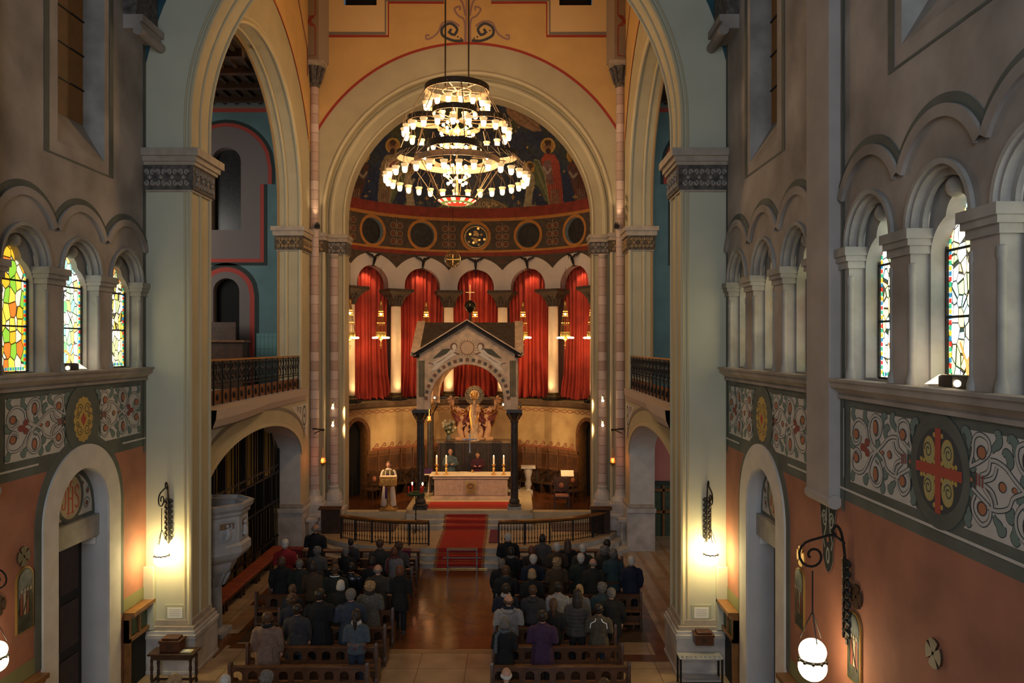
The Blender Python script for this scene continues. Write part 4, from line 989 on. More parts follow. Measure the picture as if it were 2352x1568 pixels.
def angel(cx, f):
    pf([(cx-f*4, 400), (cx+f*12, 365), (cx+f*20, 368), (cx+f*34, 400), (cx+f*46, 470), (cx+f*36, 460), (cx+f*22, 430), (cx+f*6, 420)], (.09, .10, .05))
    for k in range(5): st([(cx+f*(12+k*3), 372+k*7), (cx+f*(28+k*4), 420+k*9)], 1.6, (.20, .18, .08))
    st([(cx+f*12, 366), (cx+f*22, 368), (cx+f*36, 402), (cx+f*46, 468)], 2, (.28, .25, .12))
    el(cx, 384, 13, 14, gold_c); el(cx-f*1, 386, 7, 8, skin_c); el(cx+f*3, 380, 8, 7, (.10, .05, .02))
    pf([(cx-f*4, 396), (cx+f*10, 398), (cx+f*14, 420), (cx+f*8, 445), (cx+f*6, 470), (cx+f*38, 474), (cx+f*30, 480), (cx-f*14, 480), (cx-f*8, 440)], (.30, .24, .14))
    st([(cx+f*6, 402), (cx-f*4, 425), (cx-f*10, 412)], 6, (.33, .27, .17))
angel(1215, 1); angel(940, -1)
pf([(1160, 240), (1180, 250), (1235, 282), (1243, 300), (1225, 302), (1190, 285), (1165, 262)], (.26, .15, .09)); el(1154, 235, 9, 8, (.28, .16, .09)); st([(1165, 240), (1238, 296)], 2, (.12, .06, .04))
pf([(925, 240), (900, 255), (870, 292), (880, 300), (915, 272), (940, 255)], (.20, .12, .07))
el(1085, 492, 88, 40, (.13, .09, .045)); st([(1003, 482), (1020, 468), (1045, 458)], 2, gold_c); st([(1130, 458), (1155, 470), (1168, 486)], 2, gold_c)
for (x, y) in ((1015, 480), (1030, 472), (1140, 470), (1150, 480), (1132, 482), (1122, 474), (992, 484)): st([(x-3, y), (x+3, y)], 2, (.5, .33, .12)); st([(x, y-3), (x, y+3)], 2, (.5, .33, .12))
for (x, y) in ((965, 465), (1190, 465), (980, 455), (1178, 452), (840, 450), (1320, 452)): st([(x-4, y), (x+4, y)], 2, gold_c); st([(x, y-4), (x, y+4)], 2, gold_c)
NT, NP = 640, 300; verts = []; ZD = 13.76; R2 = AR
for j in range(NP+1):
    ph = PI*.5*j/NP*.97
    for i in range(NT+1):
        th = -1.45+2.9*i/NT; verts.append((AX+R2*math.sin(th)*math.cos(ph), AY+R2*math.cos(th)*math.cos(ph), ZD+R2*math.sin(ph)))
faces = [(j*(NT+1)+i, j*(NT+1)+i+1, (j+1)*(NT+1)+i+1, (j+1)*(NT+1)+i) for j in range(NP) for i in range(NT)]
me = bpy.data.meshes.new('half_dome'); me.from_pydata(verts, [], faces)
va = np.array(verts); px = VX+va[:, 0]*F/va[:, 1]; py = VY-(va[:, 2]-H)*F/va[:, 1]
ix = np.clip(((px-X0_)*SC).astype(int), 0, IW-1); iy = np.clip(((py-Y0_)*SC).astype(int), 0, IH-1)
cols = np.ones((len(verts), 4), np.float32); cols[:, :3] = img[iy, ix]*1.0
ca = me.color_attributes.new('tesserae', 'FLOAT_COLOR', 'POINT'); ca.data.foreach_set('color', cols.ravel())
mm = mat('dome_mosaic', (.1, .1, .1), .5, spec=.4); nt = mm.node_tree; at = nt.nodes.new('ShaderNodeAttribute'); at.attribute_name = 'tesserae'
gm_ = nt.nodes.new('ShaderNodeVectorMath'); gm_.operation = 'SCALE'; gm_.inputs['Scale'].default_value = 1.15
nt.links.new(at.outputs['Color'], gm_.inputs[0]); nt.links.new(gm_.outputs['Vector'], nt.nodes['Principled BSDF'].inputs['Base Color'])
me.materials.append(mm); me.polygons.foreach_set('use_smooth', [True]*len(faces))
dome = bpy.data.objects.new('ceiling_apse', me); C.objects.link(dome); dome['kind'] = 'structure'
tm = MB(); text_mesh(tm, 'REGI SAECULORUM', APm(AR-.03), -.05, 13.84, .36, mat('gold_letters', (.62, .42, .18), .6), align='CENTER', sx=.62)
part(tm, 'inscription', dome, smooth=0)
# ------------------------------------------------------------------ gallery ledge, lower wall, dado
mb = MB()
ML = APm(AR); us = [(-UM+2*UM*i/60) for i in range(61)]
ledg = mat('gallery_ledge_stone', (.13, .115, .06), .7, ns=2, na=.4); ledge2 = mat('ledge_face', (.16, .10, .06), .6, ns=3, na=.3)
for a, b in zip(us, us[1:]):
    mb.quad(ML(a, 4.98, .55), ML(b, 4.98, .55), ML(b, 4.98, -.9), ML(a, 4.98, -.9), ledg)
    mb.quad(ML(a, 4.80, .50), ML(b, 4.80, .50), ML(b, 4.98, .55), ML(a, 4.98, .55), ledge2); mb.quad(ML(a, 4.70, .36), ML(b, 4.70, .36), ML(b, 4.80, .50), ML(a, 4.80, .50), ledge2)
    mb.quad(ML(a, 4.70, .30), ML(b, 4.70, .30), ML(b, 4.70, .36), ML(a, 4.70, .36), ledge2)
    mb.quad(ML(a, 4.98, -.9), ML(b, 4.98, -.9), ML(b, 11.6, -.9), ML(a, 11.6, -.9), mat('gallery_back_wall', (.10, .05, .04), .9))
    mb.quad(ML(a, 11.6, -.9), ML(b, 11.6, -.9), ML(b, 11.6, 0), ML(a, 11.6, 0), MATS['gallery_back_wall'])
o = trim(mb)
mb = MB(); MW = APm(AR-.3); lw = mat('apse_stained_plaster', (.58, .42, .20), .6, ns=.8, na=.4, bump=.08, col2=(.36, .22, .09))
WD = [op_arch(u, .62, .95, 3.6) for u in (-6.15, 6.15)]
slab(mb, MW, -UM, UM, .95, 4.72, WD, lw, du=.2)
for o in WD: sweep(mb, MW, outline(o, 20), 0, -.5, wood_o); archband(mb, MW, o['uc'], 3.6, .62, .78, 0, .04, midwood, legs=.95)
pt = Paint(mb, MW, .01); wave = mat('wave_red', (.30, .10, .045), .8)
for i in range(-16, 17):
    u = i*.42
    if abs(u) > 5.3: continue
    pt.stroke(cat([(u-.21, 2.95), (u-.05, 3.0), (u+.05, 3.14), (u+.14, 3.12), (u+.12, 3.02), (u+.06, 3.05)], 4), .045, wave, 1)
    pt.fill([(u-.21, 2.86), (u+.21, 2.86), (u+.21, 2.95), (u+.05, 2.97), (u-.21, 2.95)], wave, 0)
for i in range(-9, 10):
    u = i*.8; pt.stroke(cat([(u-.4, 4.55), (u-.15, 4.62), (u, 4.55), (u+.15, 4.48), (u+.4, 4.55)], 4), .03, wave, 1); pt.stroke(cat([(u-.4, 4.55), (u-.15, 4.48), (u, 4.55), (u+.15, 4.62), (u+.4, 4.55)], 4), .03, wave, 2)
struct(mb, 'wall_apse', smooth=30)
d = MB()
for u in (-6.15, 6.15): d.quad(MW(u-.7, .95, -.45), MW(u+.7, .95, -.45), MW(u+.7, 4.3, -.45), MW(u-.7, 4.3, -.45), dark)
trim(d, smooth=0)
# columns of the apse gallery
colw = mat('apse_column_stone', (.74, .62, .46), .5, ns=2.5, na=.12); capd = mat('dark_gilded_capital', (.075, .05, .03), .6, ns=14, na=.6, bump=.7)
for i, q in enumerate((-3.5, -2.5, -1.5, -.5, .5, 1.5, 2.5, 3.5)):
    if abs(q) > 3: continue
    a = q*.4084; x, y = AX+(AR+.05)*math.sin(a), AY+(AR+.05)*math.cos(a)
    nm = {-2.5: 'far left', -1.5: 'second from the left', -.5: 'left of the canopy centre', .5: 'right of the canopy centre', 1.5: 'second from the right', 2.5: 'far right'}[q]
    root = thing('column', 'pale stone column with dark gilded capital in the apse arcade, %s' % nm, 'column', 'columns of the apse arcade', loc=(x, y, 0), rz=-a)
    m = MB(); m.lathe([(.235, 5.32), (.22, 9.22)], (0, 0, 0), colw, 24); lpart(m, 'shaft', root)
    m = MB(); m.box(-.36, .36, -.36, .36, 4.99, 5.10, iron); m.lathe([(.35, 5.10), (.36, 5.16), (.28, 5.22), (.30, 5.28), (.24, 5.33)], (0, 0, 0), mat('dark_bronze', (.06, .045, .02), .3, metal=.6), 24); lpart(m, 'base', root, bevel=.01)
    m = MB(); m.lathe([(.23, 9.18), (.26, 9.2), (.25, 9.26), (.27, 9.45), (.40, 9.62)], (0, 0, 0), capd, 20)
    pr = [(.30, 9.5), (.36, 9.62), (.44, 9.72), (.56, 9.80), (.60, 9.83), (.60, 9.95)]
    for (r0, z0), (r1, z1) in zip(pr, pr[1:]):
        v = [(sx*r0, sy*r0, z0) for sx, sy in ((-1, -1), (1, -1), (1, 1), (-1, 1))]+[(sx*r1, sy*r1, z1) for sx, sy in ((-1, -1), (1, -1), (1, 1), (-1, 1))]
        m.add(v, [(k, (k+1) % 4, (k+1) % 4+4, k+4) for k in range(4)], capd)
    for k in range(12):
        b = k*PI/6; c, s = math.cos(b), math.sin(b); m.tube([(.25*c, .25*s, 9.25), (.31*c, .31*s, 9.5), (.40*c, .40*s, 9.6), (.37*c, .37*s, 9.52)], [.05, .06, .045, .02], capd, 6)
    lpart(m, 'capital', root, smooth=30)
# curtains
cur = mat('red_velvet', (.40, .040, .022), .8, ns=1.2, na=.35)
cn = {-3: 'at the far left edge of the apse', -2: 'second from the left of the apse', -1: 'just left of the canopy gable', 0: 'centre, above the statue', 1: 'just right of the canopy gable', 2: 'second from the right of the apse', 3: 'at the far right edge of the apse'}
for i in range(-3, 4):
    rr = random.Random(i+9); m = MB(); c = i*D; Rb = AR+.62; n = 110; w_ = 1.18; ph = rr.random()*6
    grid = []
    for j in range(13):
        t = j/12; z = 11.2-t*6.15; row = []
        for k in range(n+1):
            s = -1+2*k/n; spread = 1-.12*math.sin(t*PI)+(.05 if t > .9 else 0)
            u = c+s*w_*spread; r = .095*math.sin(k*.62+ph+1.1*math.sin(k*.17+ph))+.035*math.sin(k*1.37+ph*2)
            r *= .75+.5*t; zz = z+(0 if j < 12 else .05*math.sin(k*.5+ph))
            if t > .95: r += .1*math.sin(k*.35)
            row.append(APm(Rb)(u, zz, r))
        grid.append(row)
    vsx = [p for r in grid for p in r]; m.add(vsx, [(j*(n+1)+k, j*(n+1)+k+1, (j+1)*(n+1)+k+1, (j+1)*(n+1)+k) for j in range(12) for k in range(n)], cur)
    setp(m.build('curtain', smooth=180), 'long red velvet curtain in the apse arcade, %s' % cn[i], 'curtain', 'red curtains of the apse')
# ------------------------------------------------------------------ chandelier
glow = mat('lit_bulb', (1, .8, .5), .4, emit=16, ecol=(1, .68, .34)); glow2 = mat('lit_glass_cup', (.4, .3, .2), .3, emit=5.0, ecol=(1, .70, .34)); glow3 = mat('glass_cup_flare', (.35, .25, .14), .3, emit=.75, ecol=(1, .64, .26))
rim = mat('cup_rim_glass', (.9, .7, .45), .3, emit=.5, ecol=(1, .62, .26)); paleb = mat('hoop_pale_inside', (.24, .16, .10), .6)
brz = mat('chandelier_bronze', (.05, .035, .022), .5, metal=.3); strut = mat('chandelier_strut', (.16, .10, .05), .45, metal=.2)
CX, CY = AX, 24.3
ch = thing('chandelier', 'huge three-tier hoop chandelier of lit glass cups hanging in the crossing', 'chandelier', loc=(CX, CY, 11.8))
def band_loop(mb, pts, z0, z1, th, mo, mi_):
    n = len(pts)
    for i in range(n):
        a, b = Vector(pts[i]), Vector(pts[(i+1) % n]); na = Vector(pts[i]).normalized(); nb = Vector(pts[(i+1) % n]).normalized()
        A, B = a-na*th, b-nb*th
        mb.quad((a.x, a.y, z0), (b.x, b.y, z0), (b.x, b.y, z1), (a.x, a.y, z1), mo); mb.quad((A.x, A.y, z0), (A.x, A.y, z1), (B.x, B.y, z1), (B.x, B.y, z0), mi_)
        mb.quad((a.x, a.y, z1), (b.x, b.y, z1), (B.x, B.y, z1), (A.x, A.y, z1), mo); mb.quad((a.x, a.y, z0), (A.x, A.y, z0), (B.x, B.y, z0), (b.x, b.y, z0), mi_)
def quatre(e, q, off=0, n=24):
    t = (e+math.sqrt(2*q*q-e*e))/2; am = math.atan2(t, t-e); out = []
    for k in range(4):
        c = Vector((e*math.cos(k*PI/2), e*math.sin(k*PI/2)))
        for i in range(n):
            a = k*PI/2-am+2*am*(i+.5)/n; out.append((c.x+(q+off)*math.cos(a), c.y+(q+off)*math.sin(a)))
    return out
circ = lambda r, n: [(r*math.cos(2*PI*(i+.5)/n), r*math.sin(2*PI*(i+.5)/n)) for i in range(n)]
z_ = lambda z: z-11.8
def cup(parent):
    m = MB(); m.lathe([(.0, -.02), (.055, .0), (.075, .05), (.082, .12), (.083, .15)], (0, 0, 0), glow2, 12); m.lathe([(.083, .15), (.09, .18), (.105, .21), (.118, .235)], (0, 0, 0), glow3, 12)
    c = lpart(m, 'glass_cup', parent); 
    m = MB(); m.lathe([(.112, .232), (.118, .245), (.11, .255)], (0, 0, 0), rim, 12)
    for k in range(3):
        a = k*2*PI/3; m.tube([(.11*math.cos(a), .11*math.sin(a), .24), (.01*math.cos(a), .01*math.sin(a), .58)], .005, strut, 4)
    r = lpart(m, 'cup_mount', c); return c
proto = cup(ch); first = True
def put_cup(x, y, z):
    global first
    c = proto if first else copy_tree(proto, ch); first = False; c.location = (x, y, z_(z)); return c
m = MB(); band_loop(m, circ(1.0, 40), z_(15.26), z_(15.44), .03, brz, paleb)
for k in range(6):
    a = k*PI/3+.3; m.tube([(0, 0, z_(15.32)), (math.cos(a), math.sin(a), z_(15.34))], .022, paleb, 6)
m.tube([(.45*math.cos(i*PI/10), .45*math.sin(i*PI/10), z_(15.3)) for i in range(20)], .02, paleb, 6, closed=True); lpart(m, 'upper_hoop', ch)
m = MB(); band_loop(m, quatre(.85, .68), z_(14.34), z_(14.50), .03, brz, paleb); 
for x, y in quatre(.85, .68, 0, 3): m.tube([(0, 0, z_(14.4)), (x, y, z_(14.4))], .016, strut, 5)
lpart(m, 'middle_lobed_hoop', ch)
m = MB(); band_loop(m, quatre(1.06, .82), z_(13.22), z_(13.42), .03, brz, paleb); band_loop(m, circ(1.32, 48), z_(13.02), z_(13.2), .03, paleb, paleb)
for x, y in quatre(1.06, .82, 0, 2): m.tube([(x*.3, y*.3, z_(13.3)), (x, y, z_(13.3))], .016, strut, 5)
lpart(m, 'lower_lobed_hoop', ch)
for x, y in circ(.96, 16): put_cup(x, y, 14.68)
qb = circ(1.62, 22)
for x, y in qb: put_cup(x, y, 13.84)
qc = circ(2.18, 32)
for x, y in qc: put_cup(x, y, 12.42)
m = MB()
for i in range(8):
    a = i*PI/4+.2; c, s = math.cos(a), math.sin(a)
    m.tube([(c, s, z_(15.3)), (1.50*c, 1.50*s, z_(14.42))], .016, strut, 5); m.tube([(1.4*c, 1.4*s, z_(14.38)), (1.8*c, 1.8*s, z_(13.3))], .016, strut, 5)
for x, y in qc:
    v = Vector((x, y)); n_ = v.normalized(); t = Vector((-n_.y, n_.x))*.12
    for sg in (-1, 1): m.tube([(x, y, z_(12.9)), (x-n_.x*.30+sg*t.x, y-n_.y*.30+sg*t.y, z_(13.22))], .008, strut, 4)
for i in range(8):
    a = i*PI/4; c, s = math.cos(a), math.sin(a)
    for d in (-.05, .05): m.tube([(1.45*math.cos(a+d), 1.45*math.sin(a+d), z_(13.1)), (.62*c, .62*s, z_(11.9))], .012, strut, 5)
lpart(m, 'strut', ch)
m = MB(); m.tube([(0, 0, z_(15.4)), (0, 0, z_(11.85))], .02, strut, 8)
for z, r in ((14.1, .16), (13.7, .12), (12.9, .14)): m.lathe([(.02, -.12), (r, -.03), (r*.6, .05), (.02, .14)], (0, 0, z_(z)), gold, 14)
lpart(m, 'stem', ch)
gp = MB(); gp.ball((0, 0, 0), .052, glow, 8); gp0 = lpart(gp, 'globe_bulb', ch); gf = True
for (z, r, n) in ((14.25, .42, 8), (13.95, .50, 9), (13.72, .62, 9), (13.5, .30, 5), (12.95, .30, 8), (12.7, .38, 8), (12.45, .28, 6), (13.1, 1.1, 6)):
    for i in range(n):
        a = 2*PI*i/n+z; c = gp0 if gf else copy_tree(gp0, ch); gf = False; c.location = (r*math.cos(a), r*math.sin(a), z_(z))
m = MB()
for (z, r, n) in ((14.25, .42, 8), (13.95, .50, 9), (13.72, .62, 9), (12.95, .30, 8), (12.7, .38, 8)):
    for i in range(n):
        a = 2*PI*i/n+z; m.tube([(0, 0, z_(z-.12)), (r*.6*math.cos(a), r*.6*math.sin(a), z_(z-.16)), (r*math.cos(a), r*math.sin(a), z_(z-.04))], .010, gold, 4)
lpart(m, 'branch', ch)
m = MB(); pr_ = [(.02, z_(11.78)), (.3, z_(11.79)), (.5, z_(11.84)), (.63, z_(11.93))]
bw = [mat('bowl_%s' % n, c, .3, emit=e, ecol=c) for n, c, e in (('cream', (1, .75, .42), 1.5), ('red', (.75, .05, .02), 1.0), ('green', (.25, .35, .06), .8))]
for i in range(24): m.lathe(pr_[1:], (0, 0, 0), bw[0] if i % 2 else bw[1], 2, a0=i*PI/12, a1=(i+1)*PI/12)
m.lathe(pr_[:2], (0, 0, 0), bw[1], 16); m.lathe([(.62, z_(11.91)), (.65, z_(11.94)), (.63, z_(11.97))], (0, 0, 0), brz, 32); m.lathe([(.45, z_(11.815)), (.5, z_(11.835))], (0, 0, -.004), bw[2], 32); lpart(m, 'stained_glass_bowl', ch)
m = MB()
for x in (-.36, .36): m.tube([(x, 0, z_(15.44)), (x, 0, z_(21.5))], .025, brz, 8)
lpart(m, 'suspension_rod', ch)
for z, e in ((14.9, 330), (13.6, 560), (12.2, 560)): light('chandelier_light', 'POINT', (0, 0, z_(z)), e, (1, .64, .31), .5, parent=ch)
# ------------------------------------------------------------------ hanging lamps of the apse with their eagle brackets
def apse_lamp():
    t = thing('hanging_lamp', '-', 'lamp', 'hanging crystal lamps of the apse')
    m = MB(); m.tube([(0, 0, 3.1), (0, 0, 1.62)], .008, iron, 5)
    m.lathe([(.02, 1.66), (.05, 1.62), (.06, 1.5), (.04, 1.45), (.07, 1.4)], (0, 0, 0), gold, 12)
    for k in range(10):
        a = k*PI/5; c, s = math.cos(a), math.sin(a); m.tube([(.05*c, .05*s, 1.45), (.11*c, .11*s, 1.0), (.17*c, .17*s, .62), (.21*c, .21*s, .30)], .009, dgold, 4)
        for z, r in ((1.2, .09), (1.1, .10), (1.0, .11), (.7, .16)): m.ball((r*c, r*s, z), .018, mat('amber_crystal', (1, .55, .15), .2, emit=2.2, ecol=(1, .45, .08)), 6)
    for z, r in ((.98, .115), (.62, .17), (.30, .215)): m.lathe([(r, z-.012), (r+.012, z), (r, z+.012)], (0, 0, 0), gold, 20)
    lpart(m, 'cage', t)
    m = MB(); m.ball((0, 0, 1.08), .05, mat('lamp_core', (1, .8, .5), .3, emit=16, ecol=(1, .65, .3)), 10); lpart(m, 'upper_bulb', t)
    m = MB(); m.lathe([(.21, .1), (.22, .12), (.22, .30), (.21, .32)], (0, 0, 0), mat('lamp_brass_drum', (.35, .24, .06), .4, metal=.5), 20); m.lathe([(.0, -.14), (.03, -.12), (.03, -.05), (.12, 0), (.2, .1)], (0, 0, 0), gold, 14)
    m.box(-.012, .012, -.012, .012, -.42, -.16, dgold); m.box(-.06, .06, -.012, .012, -.28, -.255, dgold); lpart(m, 'drum', t)
    m = MB()
    for k in range(6):
        a = k*PI/3; m.ball((.30*math.cos(a), .30*math.sin(a), .06), .055, mat('lamp_bottom_bulb', (1, .85, .6), .3, emit=20, ecol=(1, .70, .36)), 8, sc=(1.5, 1.5, .75)); m.tube([(.2*math.cos(a), .2*math.sin(a), .12), (.3*math.cos(a), .3*math.sin(a), .09)], .012, gold, 4)
    lpart(m, 'bulb_ring', t)
    light('lamp_light', 'POINT', (0, 0, -.04), 72, (1, .54, .20), .14, parent=t); return t
def eagle():
    m = MB()
    m.tube([(0, .0, -.28), (0, -.06, -.12), (0, -.12, 0), (0, -.2, .12)], [.03, .06, .07, .03], iron, 8)
    m.tube([(0, -.16, .08), (0, -.26, .16), (0, -.33, .14)], [.05, .04, .012], iron, 8)
    for sg in (-1, 1):
        m.tube([(0, -.1, .02), (sg*.12, -.08, .16), (sg*.25, -.05, .20), (sg*.38, -.02, .28)], [.05, .05, .045, .01], iron, 6)
        for k in range(4): m.tube([(sg*(.12+k*.07), -.07, .17+k*.02), (sg*(.16+k*.07), -.03, .04+k*.05)], [.02, .006], iron, 4)
    m.tube([(-.12, 0, -.30), (0, 0, -.28), (.12, 0, -.31)], .022, iron, 6)
    m.tube([(0, -.33, .12), (0, -.35, .02), (0, -.33, -.02)], .01, iron, 5)
    t = m.build('eagle_bracket'); return setp(t, '-', 'bracket', 'iron eagle brackets of the apse')
L0 = None; E0 = None
nmL = {-3: 'at the far left of the apse', -2: 'second from the left in the apse', -1: 'left of the canopy roof', 0: 'behind the canopy gable, on the centre line', 1: 'right of the canopy roof', 2: 'second from the right in the apse', 3: 'at the far right of the apse'}
for i in range(-3, 4):
    # lamps hang from the beak of each eagle, in front of the arcade
    a = i*.4084 if abs(i) < 3 else i*.385; Rl = AR-.62; x, y = AX+Rl*math.sin(a), AY+Rl*math.cos(a)
    L = apse_lamp() if L0 is None else copy_tree(L0); L0 = L0 or L; L.location = (x, y, 7.75-.02*abs(i)); L['label'] = 'lit brass and crystal cage lamp %s' % nmL[i]
    if abs(i) < 4:
        a = i*.4084; e = eagle() if E0 is None else copy_tree(E0); E0 = E0 or e
        e.location = (AX+(AR-.08)*math.sin(a), AY+(AR-.08)*math.cos(a), 11.22); e.rotation_euler = (0, 0, -a); e['label'] = 'black iron eagle on the white arch crown %s' % nmL[i]
# two small brass openwork balls / glass ball hanging before the arcade
t = thing('glass_ball', 'openwork glass and brass ball hanging before the apse arcade, under the painted band', 'ornament', loc=(P(1040, 595, 33).x, 33, P(1040, 595, 33).z))
m = MB(); cl = mat('clear_brass_glass', (.5, .4, .2), .15, metal=.8)
for k in range(10):
    M3 = Matrix.Rotation(k*PI/10, 3, 'Z') @ Matrix.Rotation(PI/2, 3, 'X'); m.tube([M3 @ Vector((.34*math.cos(i*PI/12), .34*math.sin(i*PI/12), 0)) for i in range(24)], .010, cl, 4, closed=True)
for z in (-.2, 0, .2): r = math.sqrt(.34**2-z*z); m.tube([(r*math.cos(i*PI/12), r*math.sin(i*PI/12), z) for i in range(24)], .012, cl, 4, closed=True)
m.box(-.28, .28, -.01, .01, -.03, .0, gold); m.box(-.02, .02, -.01, .01, -.25, .2, gold); lpart(m, 'cage', t)
m = MB(); m.tube([(0, 0, .34), (0, 0, 4.2)], .008, iron, 4); lpart(m, 'cord', t)
# ------------------------------------------------------------------ lamps on scroll brackets: piers and right wall
opal = mat('opal_globe', (1, .9, .7), .3, emit=16, ecol=(1, .76, .42)); opal2 = mat('opal_globe_bright', (1, .9, .7), .3, emit=52, ecol=(1, .80, .36))
def globe_lamp(name, label, loc, face, scale=1, en=60, col=(1, .78, .36), rc=.46):
    """face: unit vector out of the wall; bracket curls out and the double globe hangs from it"""
    t = thing(name, label, 'lamp', 'opal globe lamps on iron scroll brackets', loc=loc)
    f = Vector(face); U = lambda a, z: tuple(f*a+Vector((0, 0, z)))
    sd = Vector((-f.y, f.x, 0))
    m = MB()
    m.tube(cat([U(.04, 1.0), U(.06, 1.35), U(.10, 1.62), U(.16, 1.72), U(.21, 1.66), U(.17, 1.60)], 5), .018, iron, 6)
    sp = [U(rc+.20*(1-i/26)*math.cos(1.9-i*.42), 1.35+.20*(1-i/26)*math.sin(1.9-i*.42)) for i in range(22)]
    m.tube(cat([U(.06, 1.50), U(.2, 1.60), U(rc-.12, 1.58)], 4)[:-1]+sp[1:], .016, iron, 6)
    lpart(m, 'bracket', t)
    m = MB()     # plaited iron leaves along the wall
    for k in range(8):
        z = 1.22-k*.125
        for sg in (-1, 1):
            m.tube([tuple(f*(.05+.02*math.cos(j))+sd*(sg*(.015+.06*math.sin(j*.5)))+Vector((0, 0, z+.10-.020*j))) for j in range(7)], [.012, .02, .026, .028, .024, .016, .008], iron, 6)
            m.tube([tuple(f*.05+sd*(sg*(.06+.03*math.cos(j*.9)))+Vector((0, 0, z+.03*math.sin(j*.9)))) for j in range(6)], .009, iron, 5)
    m.tube([U(.03, 1.3), U(.03, .25)], .022, iron, 6); lpart(m, 'scroll_ornament', t)
    m = MB(); m.tube([U(rc, 1.16), U(rc, .62)], .010, iron, 5)
    for k in range(3):
        a = k*2*PI/3+.5; m.tube([U(rc, .66), tuple(Vector(U(rc, .30))+Vector((.15*math.cos(a), .15*math.sin(a), 0)))], .008, iron, 5)
    lpart(m, 'chain', t)
    c = Vector(U(rc, 0)); m = MB()
    m.lathe([(.172*math.cos(t), -.03+.175*math.sin(t)) for t in [-PI/2+i*PI*.80/14 for i in range(15)]]+[(.135, .065)]+[(.165*math.cos(t), .16+.155*math.sin(t)) for t in [-.6+i*(.6+PI/2)/12 for i in range(13)]], c, opal2 if en > 500 else opal, 32); lpart(m, 'globe', t)
    m = MB(); m.lathe([(.150, .03), (.165, .05), (.150, .075)], c, iron, 24)
    for k in range(10):
        a = k*PI/5; m.ball(c+Vector((.165*math.cos(a), .165*math.sin(a), .05)), .022, iron, 6)
    lpart(m, 'ring', t)
    t.scale = (scale,)*3; return t
globe_lamp('wall_lamp', 'lit opal globe lamp with iron scrolls on the left great pier', (P(376, 1278, 17.5).x, 17.78, P(376, 1278, 17.5).z-.0), (0, -1, 0), .95, 1150, (1, .82, .34), .40)
globe_lamp('wall_lamp', 'lit opal globe lamp with iron scrolls on the right great pier', (P(1630, 1275, 17.5).x, 17.78, P(1630, 1275, 17.5).z), (0, -1, 0), .95, 1150, (1, .82, .34), .40)
q = P(1868, 1525, 11.2); globe_lamp('wall_lamp', 'lit opal globe lamp hanging from a curled iron bracket on the right red wall', (4.80, 11.2, q.z), (-1, 0, 0), 1.15, 80, (1, .74, .36))
q = P(-2, 1515, 12.2); globe_lamp('wall_lamp', 'lit opal globe lamp cut by the left edge, on the left red wall', (-8.33, 12.0, P(-2, 1515, 12.0).z), (1, 0, 0), .9, 45, (1, .74, .36))
# sanctuary lamps on small brackets
def red_lamp(side):
    s = 'left' if side < 0 else 'right'; d = 29.2; q = P(742, 1062, d) if side < 0 else P(1407, 1062, d)
    t = thing('sanctuary_lamp', 'small glowing red oil lamp on a bracket by the %s corner column' % s, 'lamp', 'red sanctuary lamps', loc=(q.x, d, q.z))
    m = MB(); m.tube([(side*.55-side*.1, .35, 1.22), (-side*.05, 0, 1.22)], .025, iron, 6); m.tube([(side*.4, .3, 1.05), (side*.1, .05, 1.2)], .018, iron, 6); m.ball((0, 0, 1.22), .05, iron, 8); m.tube([(side*.45, .5, 1.22), (side*.45, .3, 1.22)], .03, iron, 6); lpart(m, 'bracket', t)
    m = MB(); m.tube([(0, 0, 1.2), (0, 0, .55)], .008, iron, 4)
    for k in range(3):
        a = k*2.09; m.tube([(0, 0, .55), (.11*math.cos(a), .11*math.sin(a), 0)], .006, gold, 4)
    lpart(m, 'chain', t)
    m = MB(); m.lathe([(0, -.17), (.02, -.14), (.03, -.10), (.10, -.05), (.12, 0), (.11, .02)], (0, 0, 0), dgold, 14); lpart(m, 'bowl', t)
    m = MB(); m.lathe([(.06, .0), (.075, .06), (.07, .16), (.06, .17)], (0, 0, 0), mat('red_lamp_glass', (.8, .12, .03), .2, emit=2.2, ecol=(1, .16, .03)), 14); m.ball((0, 0, .06), .035, mat('lamp_flame', (1, .7, .2), .3, emit=25, ecol=(1, .5, .12)), 8, sc=(1, 1, 1.6)); lpart(m, 'red_glass', t)
    light('lamp_light', 'POINT', (0, -.12, .1), 6, (1, .3, .08), .06, parent=t)
red_lamp(-1); red_lamp(1)
# spotlights on the pink shafts
k = 0
for (px, py, sg) in ((775, 925, -1), (775, 965, -1), (1376, 908, 1), (1376, 965, 1)):
    d = EY+.1; q = P(px, py, d); k += 1
    t = thing('spotlight', 'small lit white spotlight on the %s pink shaft, %s of its pair' % ('left' if sg < 0 else 'right', 'upper' if py < 930 else 'lower'), 'light', 'spotlights on the pink shafts', loc=(AX+sg*5.16, EY+.16, q.z))
    m = MB(); m.tube([(0, .08, 0), (0, -.1, 0)], .03, iron, 6); m.tube([(0, -.02, .02), (-sg*.0, -.1, -.18)], .055, mat('spot_white', (.6, .58, .55), .4), 12); lpart(m, 'housing', t)
    m = MB(); m.ball((0, -.11, -.19), .05, mat('spot_face', (1, .8, .5), .3, emit=14, ecol=(1, .75, .42)), 10); lpart(m, 'lens', t)
    light('spot', 'SPOT', (-sg*.34, -.10, -.22), 360, (1, .60, .26), .05, target=(-sg*3.9, 4.6, -2.2), spot=85, parent=t)
    light('spot_spill', 'POINT', (-sg*.02, -.16, -.1), 2.2, WARM, .03, parent=t)
